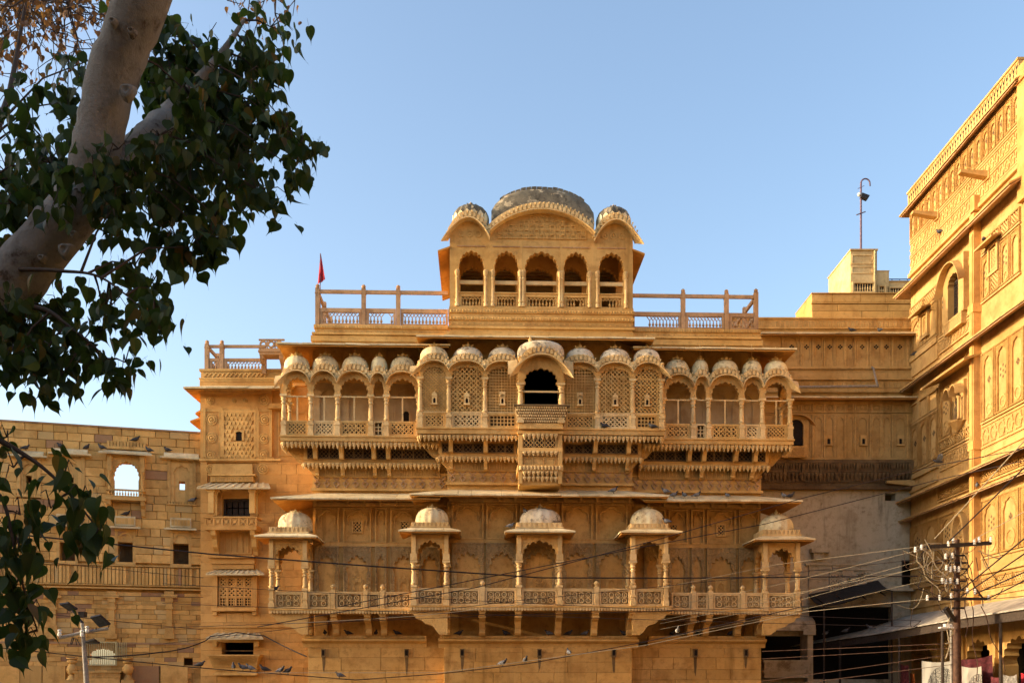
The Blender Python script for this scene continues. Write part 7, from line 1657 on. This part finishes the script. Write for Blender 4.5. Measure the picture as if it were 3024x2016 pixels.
for (x0, y0, x1, y1, m_) in ((2722, 1620, 2820, 1735, 'palecable'),(2700, 1655, 2775, 1752, 'palecable'),(2842,1640,2872,1745,'blackcable'),(2848,1660,2900,1790,'blackcable'),(2890,1790,2965,1980,'rust'),(2845,1700,2848,1880,'rust'),(2800,1765,2790,1945,'palecable'),(2860,1770,2880,2010,'rust'),(2805,1860,2790,1900,'palecable')):
    a, b = pu(x0, y0, -0.15), pu(x1, y1, -0.15); K = MB(); K.tube([tuple(a.lerp(b, i/8)+Vector((0.05*sin(i*1.3), 0, -0.08*sin(pi*i/8)))) for i in range(9)], 0.015, 5); K.obj('loose_wire', POLE, m_, True)

lp0 = W(247, 2000, 28.0); lp0.z = 0
LAMP = thing('lamp_post', 'grey tapered lamp post with tilted black floodlights before the block wall', 'lamp post', loc=lp0)
lv = lambda px, py, dy=0.0: W(px, py, 28.0)-lp0+Vector((0, dy, 0))
top = lv(243, 1838)
K = MB(); K.tube([(0.12, 0, 0), tuple(lv(256, 2016)), tuple(top)], [0.085, 0.075, 0.05], 12); K.obj('shaft', LAMP, 'concrete', True)
K = MB(); K.tube([tuple(top), tuple(lv(238, 1832)), tuple(lv(220, 1808)), tuple(lv(212, 1800))], [0.05, 0.04, 0.035, 0.03], 8); K.obj('arm', LAMP, 'iron', True)
def flood(pts, th, mat='iron'):
    a, b, c, d = [Vector(p) for p in pts]; nrm = (b-a).cross(d-a).normalized()*th
    K = MB(); K.hexa([tuple(p) for p in (a, b, c, d)]+[tuple(p+nrm) for p in (a, b, c, d)]); o = K.obj('floodlight', LAMP, mat)
    K = MB(); q = [x.lerp((a+b+c+d)/4, 0.12)-nrm*0.12 for x in (a, b, c, d)]; K.hexa([tuple(p) for p in q]+[tuple(p+nrm*0.1) for p in q]); K.obj('lamp_glass', o, 'ledglass')
flood((lv(180,1785,-0.1), lv(206,1781,-0.1), lv(222,1798,0.15), lv(198,1803,0.15)), 0.06)
flood((lv(273,1824,-0.15), lv(302,1817,-0.15), lv(322,1843,0.1), lv(289,1851,0.1)), 0.07)
flood((lv(258,1897,-0.15), lv(285,1888,-0.15), lv(292,1899,0.1), lv(262,1901,0.1)), 0.05)
K = MB(); K.box(lv(226,1820).x, lv(244,1820).x, 0.1, 0.3, lv(0,1820).z, lv(0,1804).z); K.obj('floodlight', LAMP, 'iron')
K = MB(); K.tube([tuple(lv(178, 1882, -0.05)), tuple(lv(246, 1866, 0)), tuple(lv(318, 1854, 0.05))], 0.045, 6); K.obj('crossarm', LAMP, 'concrete')
K = MB(); K.tube([tuple(lv(284, 1851, 0)), tuple(lv(284, 1860, 0))], 0.015, 5); K.tube([tuple(lv(318, 1845, 0.1)), tuple(lv(316, 1854, 0.05))], 0.015, 5); K.obj('bracket', LAMP, 'iron')
for px, py in ((180, 1868), (246, 1870), (261, 1858)): K = MB(); q = lv(px, py, -0.08); K.lathe(q.x, q.y, [(0.03,-0.10),(0.055,-0.07),(0.055,0.0),(0.035,0.02),(0.055,0.05),(0.055,0.08),(0.03,0.10)], 10, z0=q.z); K.obj('insulator', LAMP, 'porcelain', True)
for k in range(5): K = MB(); q = lv(216+k*3, 1880+k, -0.05); K.tube([tuple(q), tuple(q+Vector((r5.uniform(-0.15, 0.15), 0, -0.2)))], 0.012, 4); K.obj('loose_wire', LAMP, 'blackcable')

# ================================================================ cables
def cable(label, pts, r, mat, sag=0.0, group='overhead wires'):
    B = MB(); P = [W(*p) for p in pts]; out = []
    for a, b in zip(P, P[1:]):
        n = 14
        for i in range(n): t = i/n; q = a.lerp(b, t); q.z -= sag*4*t*(1-t)*(a-b).length/20; out.append(q)
    out.append(P[-1]); o = P[0]
    B.tube([tuple(q-o) for q in out], r, 6); ob = B.obj('cable', None, mat, True); ob.location = o
    return tag(ob, label, 'cable', group)
cable('thick dark cable strung from the tree across the lower gallery kiosks', [(-120,1560,27),(620,1635,30),(1100,1671,31),(1600,1705,32.5),(2000,1706,33),(2710,1700,33)], 0.022, 'blackcable', 0.0, 'dark wires')
cable('heavy drooping cable from the tree past the lamp post to the tower house window', [(250,1938,28),(470,1925,30)], 0.02, 'blackcable', 0.35, 'dark wires')
cable('heavy cable climbing to the lowest window eave of the tower house', [(470,1925,30),(608,1890,36.2),(622,1878,36.2),(700,1866,36.1),(780,1876,36.1),(905,1937,35.2)], 0.02, 'blackcable', 0.25, 'dark wires')
cable('bare pale wire rising past the bracket zone of the lower galleries to the pole', [(840,1840,32),(1240,1817,32),(1560,1780,32),(1560,1780,32)], 0.009, 'palecable', 0.05, 'pale wires')
cable('taut pale wire from the palace base up to the utility pole crossarm', [(700,1985,31),(1300,1985,31),(1900,1905,30.5),(2380,1805,30),(2735,1768,29)], 0.009, 'palecable', 0.0, 'pale wires')
lab6 = ['highest', 'second', 'third', 'fourth', 'fifth', 'lowest']
for y0, y1, m_ in ((1640,1610,'palecable'),(1700,1618,'palecable'),(1745,1650,'palecable'),(1762,1668,'palecable'),(1735,1672,'palecable'),(1790,1712,'palecable')):
    cable('%s thin pale service wire on the utility pole, fanning over the palace corner kiosk' % lab6[sorted((1610,1618,1650,1668,1672,1712)).index(y1)], [(1950,y0+95,32.2),(2300,y0+25,31.5),(2735,y1,28.9)], 0.0045, m_, 0.02, 'pale wires by the corner kiosk')
cable('dark wire from the kiosks up to the spout of the golden mansion', [(760,1850,31),(1400,1735,32),(1915,1600,32),(2370,1470,33),(2760,1375,33.5),(3060,1318,29)], 0.014, 'blackcable', 0.0, 'dark wires')
cable('dark wire slanting over the grey rendered house to the golden mansion', [(1000,1790,32),(1700,1652,32.5),(2260,1546,33),(2760,1418,33.5),(3060,1352,29)], 0.014, 'blackcable', 0.0, 'dark wires')
cable('pigeon wire with perched birds running low in front of the lower wall', [(-60,1905,29),(560,1968,31),(1050,2006,31.5),(1300,1988,31.8),(1560,1958,32),(1900,1895,32),(2370,1790,31)], 0.014, 'blackcable', 0.02, 'dark wires')
for i, (y0, y1, y2) in enumerate(((1780,1835,1850),(1852,1822,1778),(1722,1790,1832),(1900,1770,1650))):
    cable('thin dark wire crossing before the lower gallery parapet', [(480,y0,31),(1500,(y0+y2)/2,32),(2720,y2,31)], 0.008, 'blackcable', 0.03, 'thin dark gallery wires')
for (a, b, c_, d_, m_, r_) in ((2760,1590,3060,1262,'palecable',0.016),(2800,1600,3060,1345,'blackcable',0.020),(2860,1600,3060,1490,'palecable',0.010),(2830,1748,3060,1560,'blackcable',0.02),(2838,1760,3060,1610,'blackcable',0.018),(2880,1752,3060,1672,'blackcable',0.018),(2914,1768,3060,1695,'blackcable',0.018),(2916,1768,3060,1755,'blackcable',0.010)):
    cable('wire climbing from the utility pole along the golden mansion' if m_ == 'blackcable' else 'pale wire climbing from the utility pole along the golden mansion', [(a,b,28.9),(c_,d_,23.0)], r_, m_, 0.03, 'mansion wires' if m_ == 'blackcable' else 'pale mansion wires')
for y0, y1 in ((1922,1898),(1944,1912),(2010,1930),(2030,1960)):
    cable('faint wire in the dark street below the canopy', [(2250,y0,33),(2815,y1,29.0)], 0.009, 'rust', 0.02, 'street wires')
for y0, y1 in ((1750,1762),(1792,1858),(1640,1705)):
    cable('faint wire strung across the block wall to the tower house', [(-40,y0,30),(600,y1,33)], 0.009, 'rust', 0.05, 'block wall wires')
# ================================================================ flag, cloths, plant
fl0 = M.w(M.u(946, 0.6), 0.6, zt2(961)); K = MB()
FLG = thing('flag', 'furled dark red pennant on a thin pole at the terrace railing', 'flag', loc=fl0)
ztop = M.z(748, 946, 0.6)-fl0.z; zb_ = M.z(838, 946, 0.6)-fl0.z
K.tube([(0, 0, 0), (0.0, 0, ztop)], 0.016, 6); K.obj('pole', FLG, 'violet')
K = MB(); N = 8; vs = []; fs = []
for i in range(N+1):
    t = i/N; z = ztop-0.02-(ztop-zb_)*t; w = 0.02+0.26*t
    for j in range(6): q = j/5; vs.append((-0.10*t+w*q, 0.03*sin(q*9+t*3)*(0.3+t), z+0.18*t*q))
for i in range(N):
    for j in range(5): a = i*6+j; fs.append((a, a+1, a+7, a+6))
m_ = len(vs); vs += [(x, y+0.006, z) for x, y, z in vs]; fs += [tuple(m_+k for k in reversed(f)) for f in fs]
K.add(vs, fs); K.obj('cloth', FLG, 'red', True)
def cloth(name, label, px0, px1, py0, py1, Y, mat, wave=0.05, droop=0.0, group=None, cat='cloth'):
    a, b = W(px0, py0, Y), W(px1, py0 + droop, Y*0.985); z1 = W(px0, py1, Y).z
    K = MB(); nx, nz = 14, 12; vs = []; fs = []
    for i in range(nx+1):
        t = i/nx; top_ = a.lerp(b, t); top_.z -= 0.05*sin(pi*t)
        for j in range(nz+1):
            q = j/nz; vs.append((top_.x-a.x+0.02*sin(t*11+q*3), top_.y-a.y+wave*sin(t*16+q*2)*(0.3+q), (top_.z+(z1-top_.z)*q)-a.z))
    for i in range(nx):
        for j in range(nz): k = i*(nz+1)+j; fs.append((k, k+nz+1, k+nz+2, k+1))
    n = len(vs); vs += [(x, y+0.008, z) for x, y, z in vs]; fs += [tuple(n+k for k in reversed(f)) for f in fs]
    K.add(vs, fs); o = K.obj(name, None, mat, True); o.location = a
    return tag(o, label, cat, group)
def print_mat(name, cx, cz, w, h, back, ink):             # pale wall hanging with a block-printed round tree
    m, nt, b = base_mat(name); tc = nd(nt, 'TexCoord'); sx = nd(nt, 'SeparateXYZ'); nt.links.new(tc.outputs['Object'], sx.inputs[0])
    x = mth(nt, 'DIVIDE', mth(nt, 'SUBTRACT', sx.outputs[0], cx), w); z = mth(nt, 'DIVIDE', mth(nt, 'SUBTRACT', sx.outputs[2], cz), h)
    r = mth(nt, 'SQRT', mth(nt, 'ADD', mth(nt, 'MULTIPLY', x, x), mth(nt, 'MULTIPLY', z, z)))
    an = mth(nt, 'ARCTAN2', x, mth(nt, 'ADD', z, 1.1))
    v = nd(nt, 'TexVoronoi', i_Scale=26.0, feature='DISTANCE_TO_EDGE'); nt.links.new(tc.outputs['Object'], v.inputs[0])
    tw = mth(nt, 'ABSOLUTE', mth(nt, 'SINE', mth(nt, 'MULTIPLY', an, 15.0)))
    ink_f = mth(nt, 'MAXIMUM', mth(nt, 'GREATER_THAN', v.outputs[0], 0.10), mth(nt, 'LESS_THAN', tw, 0.22))
    f = mth(nt, 'MULTIPLY', ink_f, mth(nt, 'LESS_THAN', r, 1.0))
    st = mth(nt, 'LESS_THAN', mth(nt, 'ABSOLUTE', x), 0.05); f = mth(nt, 'MAXIMUM', f, mth(nt, 'MULTIPLY', st, mth(nt, 'LESS_THAN', z, 0.4)))
    nt.links.new(mixc(nt, f, back, ink), b.inputs['Base Color']); b.inputs['Roughness'].default_value = 0.9; return m
m1 = print_mat('printed_hanging', 0.55, -1.05, 0.42, 0.85, (0.44, 0.41, 0.35), (0.05, 0.045, 0.04))
cloth('wall_hanging', 'white cloth with a black printed tree hanging beside the utility pole', 2722, 2815, 1950, 2075, 34.4, m1, 0.03)
m2 = print_mat('printed_hanging_small', 0.36, -0.95, 0.26, 0.7, (0.42, 0.38, 0.32), (0.07, 0.06, 0.055))
cloth('wall_hanging', 'smaller white cloth printed with a grey fan tree over the crimson drape', 2840, 2900, 1966, 2080, 32.4, m2, 0.03)
cloth('drape', 'faded crimson patterned drape hung in the arcade arch', 2838, 2932, 1946, 2090, 32.7, 'crimson', 0.06, -14)
cloth('shawl', 'orange shawl hanging in the dark street shop', 2688, 2702, 1985, 2060, 37.4, 'orangecloth', 0.04)
cloth('shawl', 'dark red shawl hanging in the dark street shop', 2660, 2684, 1960, 2060, 37.6, 'crimson', 0.04)
cloth('shirt', 'grey striped shirt hanging under the arcade arch', 2962, 3004, 1990, 2080, 30.2, 'greycloth', 0.06)
cloth('shirt', 'bright red shirt hanging at the arcade pier', 3015, 3045, 1985, 2080, 30.0, 'red', 0.06)
cloth('shawl', 'bundle of dark red shawls below the crimson drape', 2926, 2955, 1995, 2080, 31.6, 'crimson', 0.07)
# leafy plant in the dark balcony
pl0 = M.w(M.u(1596, GK+0.9), GK+0.9, zk(1249)); PLT = thing('potted_plant', 'dark leafy pot plant inside the central balcony opening', 'plant', loc=pl0)
K = MB(); K.lathe(0, 0, [(0.14,0),(0.2,0.28),(0.22,0.3),(0.2,0.31)], 12); K.obj('pot', PLT, 'rust', True)
r6 = random.Random(4); K = MB()
for k in range(130):
    p = Vector((r6.gauss(0, 0.28), r6.gauss(0, 0.12), 0.52+abs(r6.gauss(0, 0.12)))); leaf_geo(K, Matrix.Translation(p) @ Matrix.Rotation(r6.uniform(0, 6.28), 4, 'Z') @ Matrix.Rotation(r6.uniform(0.5, 2.4), 4, 'X') @ Matrix.Scale(0.10, 4), 0.3, 0.3, 0.3)
K.obj('leaves', PLT, 'leaf', True, kind='stuff', angle=80)
# stone finial block forgotten on the terrace
# ================================================================ pigeons
def pigeon_mesh(kind):
    B = MB()
    up = kind == 'up'
    ax = [(-0.20,0.035,0.006),(-0.15,0.045,0.020),(-0.10,0.06,0.038),(-0.05,0.072,0.056),(0.0,0.082,0.064),(0.04,0.095,0.060),(0.075,0.122,0.044),(0.095,0.152,0.031),(0.108,0.175,0.028),(0.125,0.188,0.027),(0.142,0.187,0.018),(0.152,0.183,0.006)]
    if not up: ax = [(x, z*0.85, r) if x < 0.06 else (x-0.02, z*0.80, r) for x, z, r in ax]
    B.m = 0; B.tube([(x, 0, z+0.03) for x, z, r in ax], [r for *_, r in ax], 10)
    for i, f in enumerate(B.f):
        c = sum(B.v[k][0] for k in f)/len(f); B.mi[i] = 1 if (c > 0.062 or c < -0.13) else 0
    B.m = 0
    for s_ in (-1, 1):                                    # folded wings
        n = len(B.mi); B.add([(0.05,s_*0.052,0.125),(0.03,s_*0.068,0.085),(-0.08,s_*0.052,0.07),(-0.17,s_*0.018,0.065),(-0.10,s_*0.030,0.105),(-0.02,s_*0.05,0.135)], [(0,1,2,3,4,5)] if s_ < 0 else [(5,4,3,2,1,0)])
        B.m = 1; B.add([(-0.05,s_*0.066,0.075),(-0.065,s_*0.064,0.075),(-0.085,s_*0.045,0.115),(-0.07,s_*0.047,0.118)], [(0,1,2,3)]); B.m = 0
    B.m = 2; B.tube([(0.128,0,0.19 if not up else 0.214),(0.165 if up else 0.15,0,0.182 if not up else 0.206)] if up else [(0.125,0,0.176),(0.152,0,0.168)], [0.008,0.002], 5)
    for s_ in (-1, 1): B.tube([(0.0,s_*0.022,0.06),(0.005,s_*0.022,0.0)], 0.005, 4); B.tube([(-0.01,s_*0.022,0.004),(0.03,s_*0.022,0.004)], 0.005, 4)
    return B
PM = {}
for kind in ('up', 'low'):
    for cname, mats in (('g', ['feather', 'feather_dark', 'beak']), ('d', ['feather_dark', 'feather_dark', 'beak']), ('w', ['feather_white', 'feather', 'beak'])):
        PM[kind+cname] = pigeon_mesh(kind).mesh('pigeon', mats, True, 60)
r7 = random.Random(31)
def pigeon(label, p, rot=None, kind=None, group='pigeons', s_=1.0):
    o = put('pigeon', PM[kind or (r7.choice(('up', 'up', 'low'))+r7.choice('ggd'))], None, p, (s_*1.08,)*3, (0, 0, r7.choice((0.2, 2.9, -0.4, 3.5, -1.2, 1.9)) if rot is None else rot))
    return tag(o, label, 'pigeon', group)
# on the lower eaves of the palace
def on_eave(px, dw, proj, ztip, slope=0.29, back=0.35):
    d = dw-proj+back; return M.w(M.u(px, d), d, ztip+back*slope+0.004)
for px in (1990, 2021, 2058, 2148, 2315, 2335): pigeon('grey pigeon standing on the lower side eave above the corner kiosk', on_eave(px, DS, 1.5, zel, back=0.45 if px > 2300 else 0.5), group='pigeons on the side eave')
zce = M.z(1458, 1500, DC-1.35)
pigeon('pale grey pigeon standing alone on the central lower eave', on_eave(1812, DC, 1.35, zce), 0.1, 'upg', 'pigeons on the central eave')
pigeon('grey pigeon hunched at the edge of the central lower eave by the frieze', on_eave(1965, DC, 1.35, zce, back=0.3), 2.9, 'lowg', 'pigeons on the central eave')
for px, py in ((1785, 1262), (1926, 1260)): pigeon('pigeon sitting on the ledge below a pierced screen', M.w(M.u(px, GC-0.11), GC-0.11, zC[1]), group='pigeons on the screen ledge', kind='lowd')
for px in (892, 960, 1027, 1110, 1172): pigeon('dark pigeon tucked between the brackets under the lower gallery', M.w(M.u(px, DS-0.2), DS-0.2, zl(1872)+0.0), group='pigeons among the brackets', kind='lowd')
for px in (1302, 1356, 1494, 1620, 1680, 1730, 1842, 1880): pigeon('dark pigeon tucked between the brackets under the central gallery', M.w(M.u(px, DC-0.2), DC-0.2, zl(1872, GC)-0.0), group='pigeons among the central brackets', kind=r7.choice(('lowd', 'lowg')))
for px in (1985, 2060, 2156, 2262): pigeon('dark pigeon tucked between the brackets by the corner kiosk', M.w(M.u(px, DS-0.2), DS-0.2, zl(1872)), group='pigeons among the corner brackets', kind='lowd')
ke = M.z(1572, 1593, GC)
pigeon('black and white pigeon on the eave of the middle kiosk', M.w(M.u(1508, GC-0.1), GC-0.2, ke+0.10), 0.2, 'lowg', 'pigeons on kiosks')
pigeon('grey pigeon beside the dome of the middle kiosk', M.w(M.u(1551, GC+0.45), GC+0.45, M.z(1512, 1551, GC)), 1.9, 'upg', 'pigeons on kiosks')
pigeon('grey pigeon on the parapet corner of the kiosk with a gilded ribbed dome', M.w(M.u(1968, GC), GC+0.02, M.z(1546, 1968, GC)), 2.8, 'lowg', 'pigeons on kiosks')
pigeon('small dark pigeon on the parapet of the kiosk beside the tower house', M.w(M.u(812, GS+0.06), GS+0.06, ztS), 0.2, 'lowd', 'pigeons on kiosks')
# on the block wall
def on_ruin(px, py, d): u, z = Lf.uz(px, py, d); return Lf.w(u, d, z)
for (px, dd, k) in ((76, -0.15, 0), (178, -0.1, 1), (256, -0.1, 1), (494, -0.1, 2)):
    a, b, z0, z1 = NI[k]; u = Lf.u(px, dd); pigeon('dark pigeon resting on a blind niche eave of the block wall', Lf.w(u, dd, z1+0.24), group='pigeons on the niche eaves', kind='lowd')
a, b, z0, z1 = win
for u in (a-0.32, b+0.30): pigeon('pigeon on the corner of the arched window eave', Lf.w(u, -0.3, z1+0.30), group='pigeons on the arched window', kind='upd')
pigeon('pigeon fluttering up on the crest of the arched window', Lf.w(b-0.2, -0.02, z1+0.72), 0.3, 'upd', 'pigeons on the arched window')
pigeon('pigeon crouching under the arched window balcony', Lf.w((a+b)/2, -0.06, HO[2][3]+0.95), 0.2, 'lowd', 'pigeons on the arched window')
pigeon('grey pigeon on the sill of the niche beside the tower house', Lf.w(NI[2][1]-0.1, -0.04, NI[2][2]-0.01), 0.2, 'lowg', 'pigeons on the niche sill')
# on the cables: same course as the pigeon wire
def on_wire(px):
    pts = [(-60,1905,29),(560,1968,31),(1050,2006,31.5),(1300,1988,31.8),(1560,1958,32),(1900,1895,32),(2370,1790,31)]
    P = [W(*p) for p in pts]
    for (a, A), (b, Bq) in zip(zip(pts, P), zip(pts[1:], P[1:])):
        if a[0] <= px <= b[0]: t = (px-a[0])/(b[0]-a[0]); q = A.lerp(Bq, t); q.z -= 0.02*4*t*(1-t)*(A-Bq).length/20; return q+Vector((0, 0, 0.012))
for px in (592, 688, 716, 738, 780, 826, 848): pigeon('dark pigeon perched on the low wire before the tower house', on_wire(px), group='pigeons on the wire by the tower house', kind=r7.choice(('upd', 'lowd', 'upg')))
for px in (1002, 1484, 1551, 1680): pigeon('pigeon perched on the low wire before the palace base', on_wire(px), group='pigeons on the wire by the palace')
pigeon('pale white-breasted pigeon perched on the wire below the gallery corner', on_wire(2003), -1.5, 'upw', 'pigeons on the wire by the palace')
# on the golden mansion, wing and canopy
for px, py in ((2771, 693), (2701, 1052)): u, z = R.uz(px, py, -0.12); pigeon('dark pigeon perched on a string course of the golden mansion', R.w(u, -0.08, z), group='pigeons on the golden mansion', kind='upd')
u, z = R.uz(2921, 740, -0.3); pigeon('pigeon on the small hood of the golden mansion niche', R.w(ru(2932), -0.3, 16.11), 1.2, 'upd', 'pigeons on the mansion hood')
u = ru(2886, -0.3); pigeon('pigeon on the lower eave of the golden mansion by the pilaster', R.w(u, -0.3, zE4+0.04), 1.2, 'upg', 'pigeons on the mansion eave')
for px in (2515, 2598): pigeon('small pigeon on the top ledge of the wing', Wg.w(wu(px, -0.3), -0.3, wz(980, -0.5)+0.05), group='pigeons on the wing ledge', kind='lowd')
for uu, dd in ((-0.9, -3.2), (0.1, -2.7), (1.1, -2.1)): pigeon('grey pigeon on the street canopy sheets', R.w(uu, dd, 3.25+(dd+3.2)*0.12+0.06), group='pigeons on the street canopy', kind='upg')
u, z = R.uz(2772, 1362, -1.0); FP_ = R.w(u, -1.0, z)
# flying pigeon with spread wings
K = MB(); K.tube([(-0.2,0,0.02),(-0.1,0,0),(0,0,0),(0.08,0,0.0),(0.13,0,0.01),(0.16,0,0.01)], [0.02,0.05,0.062,0.045,0.03,0.008], 10)
K.m = 1
for s_ in (-1, 1):
    vs = [(0.07,s_*0.03,0.03),(0.10,s_*0.18,0.16),(0.03,s_*0.34,0.28),(-0.05,s_*0.30,0.25),(-0.07,s_*0.16,0.13),(-0.08,s_*0.03,0.03)]
    K.add(vs+[(x, y, z-0.006) for x, y, z in vs], [(0,1,2,3,4,5),(11,10,9,8,7,6)]+[(i, i+6, (i+1)%6+6, (i+1)%6) for i in range(6)])
K.m = 2; K.add([(-0.16,-0.02,0.02),(-0.30,-0.07,0.03),(-0.31,0.07,0.03),(-0.16,0.02,0.02)], [(0,1,2,3)])
o = K.obj('pigeon', None, ['feather_dark', 'feather', 'feather_dark'], True, angle=60); o.location = FP_; o.rotation_euler = (0.2, 0.25, -0.3); tag(o, 'pigeon flying with raised wings before the golden mansion', 'pigeon', 'flying pigeons')
